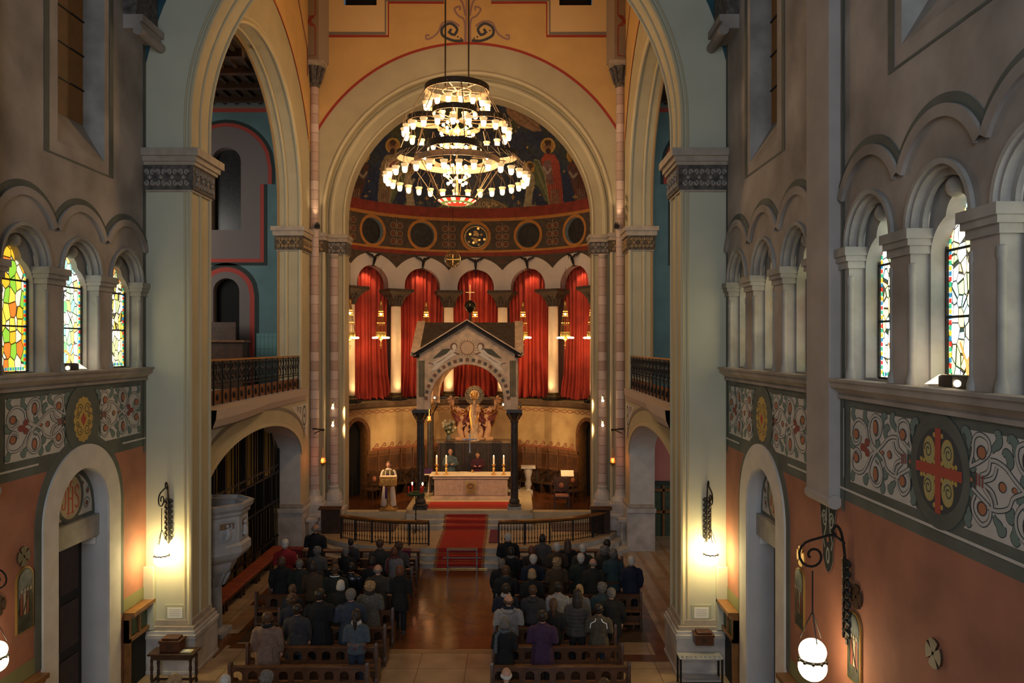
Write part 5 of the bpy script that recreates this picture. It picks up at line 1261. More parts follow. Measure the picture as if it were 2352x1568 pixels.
# apse gallery floodlights standing at the foot of the columns and above the curtains
for i, q in enumerate((-2.5, -1.5, -.5, .5, 1.5, 2.5)):
    a = q*.4084; Rf = AR-.40; x, y = AX+Rf*math.sin(a), AY+Rf*math.cos(a)
    t = thing('floodlight', 'small black floodlight on the ledge below apse column %s from the left' % 'one two three four five six'.split()[i], 'light', 'ledge floodlights', loc=(x, y, 4.99))
    m = MB(); m.box(-.06, .06, -.05, .05, 0, .05, iron); m.tube([(0, 0, .05), (0, .02, .13)], .045, iron, 10); lpart(m, 'housing', t); t.rotation_euler = (0, 0, -a)
    light('flood', 'SPOT', (0, -.25, .15), 75, (1, .62, .28), .06, target=(0, .55, 4.0), spot=95, parent=t)
for i in range(-2, 3):
    a = i*.4084; Rf = AR+.16; x, y = AX+Rf*math.sin(a), AY+Rf*math.cos(a)
    t = thing('curtain_light', 'small spotlight on the soffit above the red curtain, %s' % ['second from the left','left of the gable','at the centre','right of the gable','second from the right'][i+2], 'light', 'curtain top lights', loc=(x, y, 10.78)); t.rotation_euler = (0, 0, -a)
    m = MB(); m.tube([(0, 0, .06), (0, .04, -.02)], .03, iron, 8); lpart(m, 'housing', t)
    light('curtain_spot', 'SPOT', (0, .03, -.05), 34, (1, .60, .30), .05, target=(0, .45, -.8), spot=110, parent=t)
# ------------------------------------------------------------------ steps, landing, presbytery floor
def front(a, b, n=2.6, yc=31.0, k=56):
    out = []
    for i in range(k+1):
        r = -1+2*i/k; r = math.sin(r*PI/2)
        out.append((AX+a*r, yc-b*(max(0, 1-abs(r)**n))**(1/n)))
    return out
stepm = mat('step_marble', (.50, .47, .42), .35, ns=2.5, na=.3); landm = mat('landing_stone', (.50, .38, .22), .3, ns=2, na=.25)
presw = mat('presbytery_parquet', (.13, .045, .016), .18, ns=4, na=.35); creamst = mat('cream_step_border', (.60, .50, .32), .35, ns=3, na=.15)
mb = MB()
for k, (a, b, z) in enumerate(((6.5, 4.95, .165), (6.15, 4.6, .33), (5.85, 4.25, .5))):
    pts = front(a, b); mb.add([(x, y, z) for x, y in pts]+[(x, 31.2, z) for x, y in pts], [(i, i+1, len(pts)+i+1, len(pts)+i) for i in range(len(pts)-1)], landm if k == 2 else stepm)
    for (p0, p1) in zip(pts, pts[1:]): mb.quad((*p0, z-.165), (*p1, z-.165), (*p1, z), (*p0, z), stepm)
struct(mb, 'floor_landing', smooth=30)
mb = MB()
# presbytery platform
mb.box(AX-6.2, AX+6.2, 30.55, 37.5, .5, .95, creamst)
mb.box(AX-6.1, AX+6.1, 30.95, 37.5, .95, .955, presw)
mb.box(AX-5.6, AX-2.7, 29.2, 30.5, .5, .53, presw); mb.box(AX+3.2, AX+5.6, 29.2, 30.5, .5, .53, presw)
for k, (y, z) in enumerate(((29.45, .65), (29.75, .80), (30.05, .95))): mb.box(AX-2.35, AX+2.5, y, 30.8, .5, z, stepm)
# altar platform with rounded corners
def rplat(x0, x1, y0, y1, z0, z1, r, m):
    out = []
    for cx, cy, a0 in ((x1-r, y0+r, -PI/2), (x1-r, y1-r, 0), (x0+r, y1-r, PI/2), (x0+r, y0+r, PI)):
        out += [(cx+r*math.cos(a0+i*PI/12), cy+r*math.sin(a0+i*PI/12)) for i in range(7)]
    mb.prism(out, lambda u, v, h: (u, v, h), z0, z1, m)
rplat(AX-2.42, AX+2.50, 30.08, 35.6, .90, 1.10, .35, creamst)
struct(mb, 'floor_presbytery', smooth=30)
# ------------------------------------------------------------------ carpets
red = mat('red_carpet', (.44, .028, .018), .9, ns=60, na=.35, detail=2); redb = mat('carpet_border', (.40, .17, .09), .9, ns=30, na=.5); brass = mat('brass_rod', (.75, .50, .18), .25, metal=.9)
root = thing('stair_carpet', 'red stair carpet with patterned border and brass rods running up to the altar', 'carpet', loc=(AX, 26.3, 0))
m = MB(); m2 = MB(); m3 = MB()
cx0, cx1 = -2.66, -.98
fy = lambda a, b: 31.0-b
ln = [(26.05-.02, .012), (26.05-.02, .177), (26.39, .177), (26.39, .342), (26.73, .342), (26.73, .512), (29.43, .512), (29.43, .662), (29.73, .662), (29.73, .812), (30.03, .812), (30.03, .962), (30.06, .962)]
for (y0, z0), (y1, z1) in zip(ln, ln[1:]):
    m.quad((cx0+.1, y0, z0), (cx1-.1, y0, z0), (cx1-.1, y1, z1), (cx0+.1, y1, z1), red)
    for a, b in ((cx0, cx0+.1), (cx1-.1, cx1)): m2.quad((a, y0, z0), (b, y0, z0), (b, y1, z1), (a, y1, z1), redb)
    for a, b in ((cx0-.09, cx0-.03), (cx1+.03, cx1+.09)): m2.quad((a, y0, z0+.001), (b, y0, z0+.001), (b, y1, z1+.001), (a, y1, z1+.001), redb)
for (y, z) in ((26.39, .19), (26.73, .355), (26.03, .03), (29.43, .525), (29.73, .675), (30.03, .825)): m3.tube([(cx0-.1, y-.02, z), (cx1+.1, y-.02, z)], .012, brass, 6)
part(m, 'carpet_field', root, smooth=0)
for a_, b_ in ((cx0, cx0+.1), (cx1-.1, cx1)):
    m2 = MB()
    for (y0, z0), (y1, z1) in zip(ln, ln[1:]):
        m2.quad((a_, y0, z0), (b_, y0, z0), (b_, y1, z1), (a_, y1, z1), redb)
    part(m2, 'border', root, smooth=0)
for i in range(6):
    q = MB(); y, z = ((26.39, .19), (26.73, .355), (26.03, .03), (29.43, .525), (29.73, .675), (30.03, .825))[i]; q.tube([(cx0-.1, y-.02, z), (cx1+.1, y-.02, z)], .012, brass, 6); part(q, 'rod', root, 'brass stair rod')
root = thing('altar_carpet', 'red rug with pale patterned border lying before the altar', 'carpet', loc=(AX, 31, 1.1))
m = MB(); m.box(AX-1.80, AX+1.80, 30.35, 31.75, 1.10, 1.112, redb); part(m, 'border', root, smooth=0)
m = MB(); m.box(AX-1.60, AX+1.60, 30.5, 31.70, 1.112, 1.118, red); part(m, 'field', root, smooth=0)
m = MB(); pc = mat('purple_cloth', (.15, .02, .06), .8); m.box(-.88, -.56, 27.5, 29.4, .505, .53, pc); setp(m.build('purple_runner', smooth=0), 'dark purple cloth runner lying right of the red stair carpet', 'cloth')
# ------------------------------------------------------------------ communion rails
def rail(u0, u1, side, label):
    pts = []
    N = 60
    for i in range(N+1):
        x = u0+(u1-u0)*i/N; r = (x-AX)/5.6; y = 31-3.85*(max(0, 1-abs(r)**2.6))**(1/2.6); pts.append((x, y))
    # resample by length
    L = [0]
    for a, b in zip(pts, pts[1:]): L.append(L[-1]+math.dist(a, b))
    at = lambda s: next(((pts[i][0]+(pts[i+1][0]-pts[i][0])*(s-L[i])/(L[i+1]-L[i]+1e-9), pts[i][1]+(pts[i+1][1]-pts[i][1])*(s-L[i])/(L[i+1]-L[i]+1e-9)) for i in range(N) if L[i+1] >= s-1e-9), pts[-1])
    root = thing('communion_rail', label, 'railing', 'curved communion rails', loc=(pts[N//2][0], pts[N//2][1], .5))
    ir = MB(); n = int(L[-1]/.105)
    for z in (.56, 1.24): ir.tube([(*p, z) for p in pts], .014, iron, 5)
    for i in range(n+1):
        p = at(L[-1]*i/n); ir.tube([(*p, .52), (*p, .66), (*p, .72), (*p, .78), (*p, .98), (*p, 1.04), (*p, 1.10), (*p, 1.25)], [.010, .010, .022, .010, .010, .020, .010, .010], iron, 4, caps=False)
    part(ir, 'baluster_ironwork', root)
    po = MB()
    for i in range(0, 6):
        p = at(L[-1]*i/5); po.box(p[0]-.03, p[0]+.03, p[1]-.03, p[1]+.03, .5, 1.28, iron)
    part(po, 'post', root, smooth=0)
    w_ = MB(); gl = mat('polished_rail_wood', (.22, .09, .025), .18, ns=8, na=.3)
    o = pts; n_ = len(o)
    for (a, b) in zip(o, o[1:]):
        t = Vector((b[0]-a[0], b[1]-a[1])).normalized(); q = Vector((-t.y, t.x))*.11
        A1, A2, B1, B2 = Vector(a)+q, Vector(a)-q, Vector(b)+q, Vector(b)-q
        w_.quad((*A2, 1.35), (*B2, 1.35), (*B1, 1.35), (*A1, 1.35), gl); w_.quad((*A2, 1.28), (*B2, 1.28), (*B2, 1.35), (*A2, 1.35), gl); w_.quad((*A1, 1.35), (*B1, 1.35), (*B1, 1.28), (*A1, 1.28), gl); w_.quad((*A2, 1.28), (*A1, 1.28), (*B1, 1.28), (*B2, 1.28), gl)
    part(w_, 'top_rail', root, 'polished wooden top rail', smooth=60)
    return root
rail(-6.2, -2.95, -1, 'curved black iron communion rail left of the red stair carpet')
rail(-.52, 3.42, 1, 'curved black iron communion rail right of the red stair carpet')
for sg, x in ((-1, -6.75), (1, 3.2)):
    root = thing('prayer_desk', 'dark wooden prayer desk at the %s end of the communion rail' % ('left' if sg < 0 else 'right'), 'desk', 'prayer desks by the rail', loc=(x, 28.95, .5))
    m = MB(); m.box(-.35, .35, -.1, .0, 0, .95, darkwood); m.box(-.38, .38, .3, .36, 0, .5, darkwood); lpart(m, 'board', root)
    m = MB(); m.box(-.40, .40, -.35, .05, .92, .97, benchwood, M=Matrix.Rotation(0, 4, 'X')); m.tube([(-.4, -.12, 1.0), (.4, -.12, 1.0)], .03, midwood, 8); lpart(m, 'sloping_top', root)
# ------------------------------------------------------------------ altar
AXc = (1081-VX)*32/F   # altar centre
root = thing('altar', 'pale marble altar under a white cloth below the canopy', 'altar', loc=(AXc, 32.6, 1.10))
m = MB(); am = mat('altar_stone', (.50, .36, .28), .45, ns=3, na=.25)
m.box(-1.62, 1.62, -.55, .55, 0, .14, am); m.box(-1.5, 1.5, -.45, .45, .14, .92, am); m.box(-1.56, 1.56, -.5, .5, .86, .98, am); lpart(m, 'body', root, bevel=.01)
m = MB(); m.box(-1.45, 1.45, -.47, -.45, .2, .84, mat('altar_front', (.42, .29, .24), .6, ns=8, na=.2)); lpart(m, 'front_panel', root)
m = MB(); m.box(-.24, .24, -.50, -.465, .22, .80, mat('altar_relief_ground', (.34, .25, .14), .6)); 
m.tube([(.16*math.cos(i*PI/10), -.51, .54+.16*math.sin(i*PI/10)) for i in range(20)], .03, dgold, 6, closed=True)
for i in range(8): m.tube([(0, -.51, .54), (.13*math.cos(i*PI/4), -.51, .54+.13*math.sin(i*PI/4))], .014, dgold, 5)
m.ball((0, -.51, .54), .05, dgold, 8); m.box(-.2, .2, -.52, -.49, .26, .32, dgold); lpart(m, 'emblem', root, 'gilded round emblem on the altar front')
m = MB(); cloth = mat('white_linen', (.78, .68, .52), .85)
pr = [(-.54, .98), (-.54, 1.0), (.54, 1.0), (.54, .98)]
m.box(-1.70, 1.70, -.54, .54, .982, 1.0, cloth)
for sg in (-1, 1):
    n = 24; v = []
    for j in range(6):
        for i in range(n+1): y = -.52+1.04*i/n; v.append((sg*(1.70+.012*j+.02*j/5*math.sin(i*1.3)), y, .995-j*.16))
    m.add(v, [(j*(n+1)+i, j*(n+1)+i+1, (j+1)*(n+1)+i+1, (j+1)*(n+1)+i) for j in range(5) for i in range(n)], cloth)
lpart(m, 'altar_cloth', root, 'white linen altar cloth')
# candlesticks
cand = None
for i, (px, nm) in enumerate(((1003, 'outer left'), (1025, 'inner left'), (1134, 'inner right'), (1157, 'outer right'))):
    d = 32.35; x = (px-VX)*d/F
    if cand is None:
        t = thing('candlestick', '-', 'candlestick', 'altar candlesticks'); m = MB()
        m.lathe([(.10, 0), (.11, .02), (.06, .05), (.03, .08), (.05, .14), (.03, .19), (.06, .25), (.03, .30), (.035, .36), (.08, .41), (.085, .43), (.03, .44)], (0, 0, 0), gold, 16)
        for k in range(3): m.ball((.08*math.cos(k*2.09), .08*math.sin(k*2.09), .02), .03, gold, 8)
        lpart(m, 'stick', t)
        m = MB(); m.lathe([(.035, .43), (.035, .74), (0, .745)], (0, 0, 0), mat('candle_wax', (.85, .75, .55), .5, emit=.15, ecol=(1, .7, .4)), 12); c = lpart(m, 'candle', t)
        m = MB(); m.ball((0, 0, .775), .018, mat('candle_flame', (1, .7, .3), .3, emit=18, ecol=(1, .6, .25)), 8, sc=(1, 1, 2)); lpart(m, 'flame', c); cand = t
    else: t = copy_tree(cand)
    t.location = (x, d, 2.10); t['label'] = 'gilt candlestick with lit white candle on the altar, %s' % nm
m = MB(); m.lathe([(.0, 0), (.05, 0), (.04, .02), (.05, .1), (.05, .12)], ((1085-VX)*32.9/F, 32.9, 2.10), gold, 12); m.box(AXc-.5, AXc-.2, 32.75, 33.0, 2.10, 2.13, cloth)
setp(m.build('chalice'), 'small gilt chalice in the middle of the altar table', 'cup')
# ------------------------------------------------------------------ ciborium (canopy)
CBX = (1074-VX)*30.5/F; CY0 = 30.4; CS = 1.82; CYc = CY0+CS
cb = thing('ciborium', 'stone altar canopy with gabled dark roof on four dark columns', 'canopy', loc=(CBX, CYc, 1.10))
cst = mat('canopy_stone', (.76, .53, .35), .7, ns=4, na=.3); cdark = mat('canopy_dark_column', (.05, .042, .038), .4, ns=6, na=.5); roofm = mat('canopy_roof', (.09, .06, .04), .7, ns=5, na=.4)
z0 = 1.10
L = lambda z: z-1.10
for sx in (-1, 1):
    for sy in (-1, 1):
        c = MB(); x, y = sx*CS, sy*CS
        c.box(x-.27, x+.27, y-.27, y+.27, 0, .12, greymarble if sx > 0 else cdark); c.lathe([(.25, .12), (.26, .17), (.19, .22), (.21, .30), (.17, .38), (.15, .42)], (x, y, 0), cdark, 20)
        c.lathe([(.15, .42), (.138, 3.35)], (x, y, 0), cdark, 20); cc = lpart(c, 'column', cb, 'dark stone canopy column')
        k = MB(); k.lathe([(.14, 3.33), (.17, 3.36), (.15, 3.42), (.17, 3.55), (.26, 3.72)], (x, y, 0), capd, 16); k.box(x-.30, x+.30, y-.30, y+.30, 3.74, 3.86, cdark)
        for i in range(8):
            a = i*PI/4; co, si = math.cos(a), math.sin(a); k.tube([(x+.15*co, y+.15*si, 3.45), (x+.21*co, y+.21*si, 3.6), (x+.30*co, y+.30*si, 3.70), (x+.26*co, y+.26*si, 3.62)], [.03, .05, .04, .02], dgold if i % 2 else capd, 6)
        k.parent = None if False else None; lpart(k, 'capital', cc)
# four gable faces with round arches
def face(ang):
    rot = Matrix.Rotation(ang, 3, 'Z')
    Mf = lambda u, v, h: tuple(rot @ Vector((u, -CS-.12-h, v)))
    m = MB(); ar = op_arch(0, 1.42, 3.86, L(5.28)); W_ = CS+.14
    top = lambda u: L(7.02)+(1-abs(u)/W_)*(L(8.22)-L(7.02))
    slab(m, Mf, -W_, W_, 3.86, L(8.3), [ar], cst, du=.2, hi=top)
    ar2 = dict(ar); MfB = lambda u, v, h: Mf(u, v, h-.26); slab(m, MfB, -W_, W_, 3.86, L(8.3), [ar], cst, du=.2, hi=top)
    sweep(m, Mf, outline(ar, 32), 0, -.26, cst)
    fc = lpart(m, 'gable_face', cb, smooth=30)
    d = MB()
    for sg in (-1, 1):      # raking cornice
        for (o, wd, h, mm) in ((.0, .07, .14, capd), (.07, .09, .18, capd), (.15, .05, .22, cst)):
            a = [(sg*(W_+.12), top(W_)-.06+o), (0, L(8.22)+.02+o)]; b = [(p[0], p[1]+wd) for p in a]
            band(d, Mf, a, b, -.1, h, mm)
        for i in range(22):
            t = (i+.5)/22; u = sg*W_*(1-t); v = top(u)-.10; d.ball(Mf(u, v, .03), .022, cst, 6)
        for k in range(6):   # fluted strips at the sides
            u = sg*(W_-.10-.04*k); d.box(0, 0, 0, 0, 0, 0, cst) if False else None
            p0 = Mf(u-.014, L(5.4), 0.012); d.tube([Mf(u, L(5.45), .012), Mf(u, L(6.85), .012)], .014, mat('canopy_green_mosaic', (.10, .10, .045), .6), 5)
    roll(d, Mf, arcpts(0, L(5.28), 1.44, n=32), .03, cst, h=.01)
    lpart(d, 'cornice', fc)
    p_ = MB(); pt = Paint(p_, Mf, .006); ck = mat('canopy_check', (.12, .11, .09), .7); wh = mat('angel_white', (.84, .70, .55), .7); br_ = mat('angel_brown', (.24, .11, .06), .7); wg = mat('angel_wing', (.09, .085, .055), .7)
    for i in range(21):
        a = PI*(i+.5)/21; c, s = math.cos(a), math.sin(a); r = 1.60; q = .065
        pts = [(r*c+q*(-s*e+c*f), L(5.28)+r*s+q*(c*e+s*f)) for e, f in ((-1, -1), (1, -1), (1, 1), (-1, 1))]; pt.fill(pts, ck if i % 2 else br_, 1)
    md = L(7.62)-.28
    for k in range(20):
        a = k*PI/10; pt.stroke([(.26*math.cos(a), md+.26*math.sin(a)), (.36*math.cos(a), md+.36*math.sin(a))], .02, dgold, 1)
    pt.disc(0, md, .27, br_, 2); pt.disc(0, md, .245, mat('medallion_stone', (.72, .46, .27), .6), 3); pt.stroke([(-.06, md-.1), (-.06, md+.12)], .04, cst, 4); pt.stroke([(.05, md-.12), (.02, md+.1), (.08, md+.08)], .04, cst, 4)  # roundel field in a plain orange-tan stone colour
    lpart(p_, 'painted_roundel', fc, smooth=0)
    for sg in (-1, 1):      # two flying angels holding the roundel
        p_ = MB(); pt = Paint(p_, Mf, .012)
        X = lambda u: sg*u
        pt.fill([(X(.62), md-.02), (X(.95), md-.05), (X(1.22), md-.30), (X(1.35), md-.42), (X(1.1), md-.36), (X(.8), md-.22)], wg, 2)
        pt.fill([(X(.50), md-.05), (X(.66), md-.1), (X(.85), md-.28), (X(1.1), md-.45), (X(1.45), md-.62), (X(1.25), md-.66), (X(.85), md-.52), (X(.6), md-.36), (X(.42), md-.26)], wh, 3)
        pt.fill([(X(.8), md-.42), (X(1.2), md-.6), (X(1.4), md-.9), (X(1.2), md-.85), (X(.95), md-.62)], wh, 3)
        pt.stroke([(X(.52), md-.18), (X(.3), md-.25)], .05, br_, 4); pt.stroke([(X(1.3), md-.62), (X(1.5), md-.58)], .035, br_, 4)
        pt.disc(X(.52), md+.06, .14, br_, 4); pt.disc(X(.50), md+.03, .085, wh, 5, rv=.11)
        for k in range(4): pt.stroke([(X(.6+.12*k), md-.18-.1*k), (X(.95+.1*k), md-.45-.05*k)], .012, br_, 5)
        lpart(p_, 'painted_angel', fc, smooth=0)
for k in range(4): face(k*PI/2)
m = MB(); W_ = CS+.36; E = L(7.0); T_ = L(8.38)
for k in range(4):
    rot = Matrix.Rotation(k*PI/2, 3, 'Z')
    for sg in (-1, 1):
        v = [rot @ Vector(q) for q in ((sg*0, -W_, T_), (sg*W_, -W_, E), (0, 0, T_))]; m.add(v, [(0, 1, 2)], roofm)
        v = [rot @ Vector(q) for q in ((sg*0, -W_, T_), (sg*W_, -W_, E), (sg*W_, -W_+.22, E), (0, -W_+.22, T_))]; m.add([a+Vector((0, 0, .03)) for a in v], [(0, 1, 2, 3)], cst)
lpart(m, 'roof', cb, 'dark gabled roof slabs', smooth=0)
m = MB(); m.lathe([(.06, 0), (.05, .5), (.12, .56), (.2, .66), (.24, .78), (.2, .9), (.1, .98), (.03, 1.02)], (0, 0, T_-.1), mat('dark_orb', (.06, .05, .03), .25, metal=.7), 16); fo = lpart(m, 'orb', cb)
m = MB(); m.box(-.015, .015, -.015, .015, T_+.9, T_+1.55, gold); m.box(-.18, .18, -.015, .015, T_+1.22, T_+1.25, gold); lpart(m, 'cross', fo)
m = MB()
for z, y in ((L(5.42), -CS), (L(5.30), -CS+.6)): m.tube([(-1.45, y, z), (1.45, y, z)], .012, mat('steel_cable', (.5, .42, .33), .4, metal=.5), 5)
lpart(m, 'tie_rod', cb)
for x, y, z in ((-1.3, -CS+.3, L(5.42)), (1.38, -CS+.3, L(5.15))):
    t = thing('spotlight', 'tiny lit spotlight inside the canopy arch, %s side' % ('left' if x < 0 else 'right'), 'light', 'canopy spotlights', loc=(CBX+x, CYc+y, z+1.1))
    m = MB(); m.tube([(0, .08, .02), (0, -.05, -.02)], .04, MATS['spot_white'], 10); m.ball((0, -.06, -.03), .035, MATS['spot_face'], 8); lpart(m, 'housing', t)
    light('spot', 'SPOT', (0, -.05, -.06), 70, WARM, .04, target=(-x*.4, 1.6, -3.2), spot=100, parent=t)
# hanging crucifix before the altar
q = P(1079, 1008, 31.2)
t = thing('crucifix', 'silver crucifix hanging over the altar front inside the canopy', 'cross', loc=(q.x, 31.2, q.z-.1)); silver = mat('silver', (.55, .57, .62), .3, metal=.9)
m = MB(); m.box(-.022, .022, -.015, .015, -.42, .26, silver); m.box(-.25, .25, -.015, .015, .06, .105, silver)
for x, z in ((-.25, .08), (.25, .08), (0, .26), (0, -.42)): m.ball((x, 0, z), .04, silver, 8, sc=(1, .5, 1))
lpart(m, 'cross', t)
m = MB(); m.tube([(0, -.02, .05), (0, -.03, -.1), (0, -.02, -.25)], [.03, .022, .012], silver, 6); m.ball((0, -.03, .09), .024, silver, 8); m.tube([(-.18, -.02, .1), (0, -.02, .04), (.18, -.02, .1)], .012, silver, 5); lpart(m, 'corpus', t)
m = MB(); m.tube([(0, 0, .26), (0, .3, 5.4-q.z+.1)], .005, iron, 4); lpart(m, 'cord', t)
# sanctuary lamp with angel near left rear column
q = P(986, 962, 33.0); t = thing('sanctuary_lamp', 'lit oil lamp held by a gilt angel beside the left rear canopy column', 'lamp', loc=tuple(q))
m = MB(); m.tube([(0, 0, .6), (0, 0, .1)], .012, gold, 5)
for sg in (-1, 1): m.tube([(0, 0, .62), (sg*.14, 0, .70), (sg*.22, 0, .62), (sg*.12, 0, .5), (sg*.1, 0, .2)], [.05, .05, .03, .02, .01], gold, 6)
m.ball((0, 0, .66), .08, gold, 10, sc=(1, .8, 1.3)); lpart(m, 'angel_frame', t)
m = MB(); m.lathe([(0, -.2), (.03, -.16), (.13, -.06), (.13, -.03)], (0, 0, 0), gold, 14); m.lathe([(.06, -.03), (.07, .08), (.06, .12)], (0, 0, 0), MATS['red_lamp_glass'], 12); m.ball((0, 0, .05), .05, MATS['lamp_flame'], 8); lpart(m, 'lamp_bowl', t)
light('lamp_light', 'POINT', (0, -.15, .05), 5, (1, .5, .2), .05, parent=t)
# ------------------------------------------------------------------ retable block and sculpture group
rt = thing('retable', 'dark panelled wooden retable block behind the altar carrying the statue group', 'retable', loc=(AX+.03, 35.4, .95))
m = MB(); rd_ = mat('retable_dark', (.035, .024, .018), .55, ns=4, na=.4); m.box(-1.65, 1.65, -.3, .5, 0, 2.12, rd_); m.box(-1.72, 1.72, -.36, .55, 2.12, 2.22, mat('retable_top', (.22, .15, .09), .6, ns=4, na=.3)); lpart(m, 'block', rt, smooth=0)
m = MB()
for x in (-1.65, -.55, .55, 1.55): m.box(x, x+.08, -.34, -.3, 0, 2.12, darkwood)
lpart(m, 'pilaster', rt, smooth=0)
sk = mat('carved_skin', (.62, .36, .20), .45, ns=6, na=.15); robe_w = mat('statue_robe_ivory', (.62, .43, .27), .45, ns=5, na=.3); mant = mat('mantle_rose', (.33, .09, .06), .4, ns=5, na=.35); gd = mat('mantle_gold', (.62, .32, .07), .35, metal=.5, ns=6, na=.3)
SX, SY, SZ = (1089-VX)*35/F, 35.15, 3.17
st_ = thing('statue_group', 'carved and painted Madonna spreading a rose mantle held by cherubs over kneeling figures', 'statue', loc=(SX, SY, SZ))
def robe_fig(h, w=1, lean=0, arms=(), kneel=False):
    m = MB(); s = h/1.7
    secs = [((0, 0, 0), .20*w, .16*w), ((0, 0, .3), .17*w, .14*w), ((.01, 0, .7), .15*w, .13*w), ((0, 0, .98), .14*w, .11*w), ((0, 0, 1.15), .15*w, .11*w), ((0, 0, 1.32), .16*w, .10*w), ((0, 0, 1.40), .10*w, .08*w)]
    m.loft([(Vector(c)*s+Vector((lean*c[2]*s, 0, 0)), a*s, b*s) for c, a, b in secs], robe_w, 16)
    for k in range(7):
        a = -PI*k/6; m.tube([(.16*w*s*math.cos(a), .13*w*s*math.sin(a), .02*s), (.13*w*s*math.cos(a)+.02*s, .12*w*s*math.sin(a), .6*s), (.09*w*s*math.cos(a), .09*w*s*math.sin(a), 1.0*s)], [.035*s, .025*s, .012*s], robe_w, 6)
    m.tube([(lean*1.4*s, 0, 1.38*s), (lean*1.5*s, -.01, 1.5*s)], .045*s, robe_w, 8); m.ball((lean*1.58*s, -.015*s, 1.60*s), .095*s, robe_w, 12, sc=(.85, 1, 1.15)); m.ball((lean*1.58*s, -.11*s, 1.59*s), .018*s, robe_w, 6)
    for sg, pts in arms: m.tube([Vector(p)*s for p in pts], [.055*s, .045*s, .032*s, .028*s][:len(pts)], robe_w, 8)
    return fuse(m, .018*max(.7, s), 3)
me_ = robe_fig(1.85, 1.15, 0, ((-1, ((-.15, 0, 1.33), (-.26, -.1, 1.15), (-.22, -.2, 1.30))), (1, ((.15, 0, 1.33), (.25, -.1, 1.12), (.10, -.2, 1.12)))))
o = mobj('madonna_body', me_, robe_w, st_, 'ivory robed Madonna'); o.location = (0, -.05, .12)
m = MB(); m.ball((0, -.1, 1.93), .13, gd, 12, sc=(1, .9, 1.0)); m.lathe([(.10, 1.99), (.13, 2.0), (.15, 2.12)], (0, -.08, 0), gold, 12)
for k in range(8): m.tube([(.14*math.cos(k*PI/4), -.08+.14*math.sin(k*PI/4), 2.1), (.155*math.cos(k*PI/4), -.08+.155*math.sin(k*PI/4), 2.19)], [.025, .006], gold, 5)
m.tube([(-.15, -.1, 1.6), (-.19, -.12, 1.2), (-.13, -.15, .7), (-.05, -.2, .45)], [.04, .05, .05, .02], gd, 8); m.tube([(.16, -.1, 1.6), (.2, -.14, 1.25), (.12, -.17, .9), (.0, -.2, .7)], [.04, .05, .05, .02], gd, 8); lpart(m, 'crown_and_veil', st_, 'gilt crown and veil')
cm = MB(); cm.ball((0, 0, 0), .1, robe_w, 10, sc=(1, 1, 1.5)); cm.ball((0, -.02, .2), .075, robe_w, 10); 
for sg in (-1, 1): cm.tube([(sg*.07, 0, .08), (sg*.13, -.08, .05), (sg*.05, -.12, .02)], .03, robe_w, 6); cm.tube([(sg*.05, -.02, -.1), (sg*.07, -.1, -.17), (sg*.05, -.08, -.3)], .035, robe_w, 6)
cme = fuse(cm, .014, 2); o = mobj('child', cme, sk, st_); o.location = (.16, -.24, 1.42); o.scale = (.85,)*3
# halo disc
m = MB(); Mh = lambda u, v, h: (u, .12-h, 2.03+v)
disc = lambda r, n=40: [(r*math.cos(2*PI*i/n), r*math.sin(2*PI*i/n)) for i in range(n)]
m.prism(disc(.44), Mh, -.03, .02, mat('halo_bronze', (.13, .10, .07), .5)); pt = Paint(m, Mh, .024); pt.disc(0, 0, .23, mat('halo_gold', (.85, .55, .20), .4, metal=.3), 1); pt.ring(0, 0, .42, .03, dgold, 1)
for k in range(12): pt.ring(.33*math.cos(k*PI/6), .33*math.sin(k*PI/6), .055, .018, gold, 2, n=12)
lpart(m, 'halo', st_, 'round star-studded halo disc')
# mantle: two draped wings of cloth
for sg in (-1, 1):
    m = MB(); nu, nv = 30, 24; vs_ = []
    for j in range(nv+1):
        t = j/nv
        for i in range(nu+1):
            s_ = i/nu
            top = 1.62-.35*math.sin(s_*PI*.9)**1.0*(1)+.10*s_; bot = .25+.0*s_ if s_ < .5 else .25+(s_-.5)*.5
            z = top+(bot-top)*t; x = sg*(.12+.98*s_*(1-.38*t**1.6)); sag = math.sin(s_*PI)
            y = -.05-.16*sag*(1-t)-.035*math.sin(t*26-sag*7)*(1-.3*t)-.02*math.sin(s_*30)*t
            vs_.append((x, y+.12, z))
    m.add(vs_, [(j*(nu+1)+i, j*(nu+1)+i+1, (j+1)*(nu+1)+i+1, (j+1)*(nu+1)+i) for j in range(nv) for i in range(nu)], mant)
    c = lpart(m, 'mantle', st_, 'rose red mantle side with gold hem', smooth=180)
    e = MB(); e.tube([Vector(vs_[i])+Vector((0, -.02, 0)) for i in range(nu+1)], .045, gd, 8); e.tube([Vector(vs_[(j*(nu+1))+nu])+Vector((0, -.02, 0)) for j in range(0, nv+1)], .035, gd, 6); e.tube([Vector(vs_[3*(nu+1)+i])+Vector((0, -.03, -.03)) for i in range(3, nu-1)], .03, gd, 8); lpart(e, 'hem', c)
    o = mobj('cherub', cme, sk, st_); o.location = (sg*1.0, -.12, 1.72); o.rotation_euler = (0, sg*.2, sg*.4); o.scale = (1.15,)*3
    w2 = MB(); 
    for q in (-1, 1): w2.tube([(0, .03, .05), (q*.14, .06, .16), (q*.30, .05, .16)], [.04, .05, .01], gd, 6)
    lpart(w2, 'wing', o)
    o = mobj('cherub', cme, sk, st_); o.location = (sg*.68, -.18, 1.42); o.rotation_euler = (0, sg*1.3, 0); o.scale = (.9,)*3
km = MB()
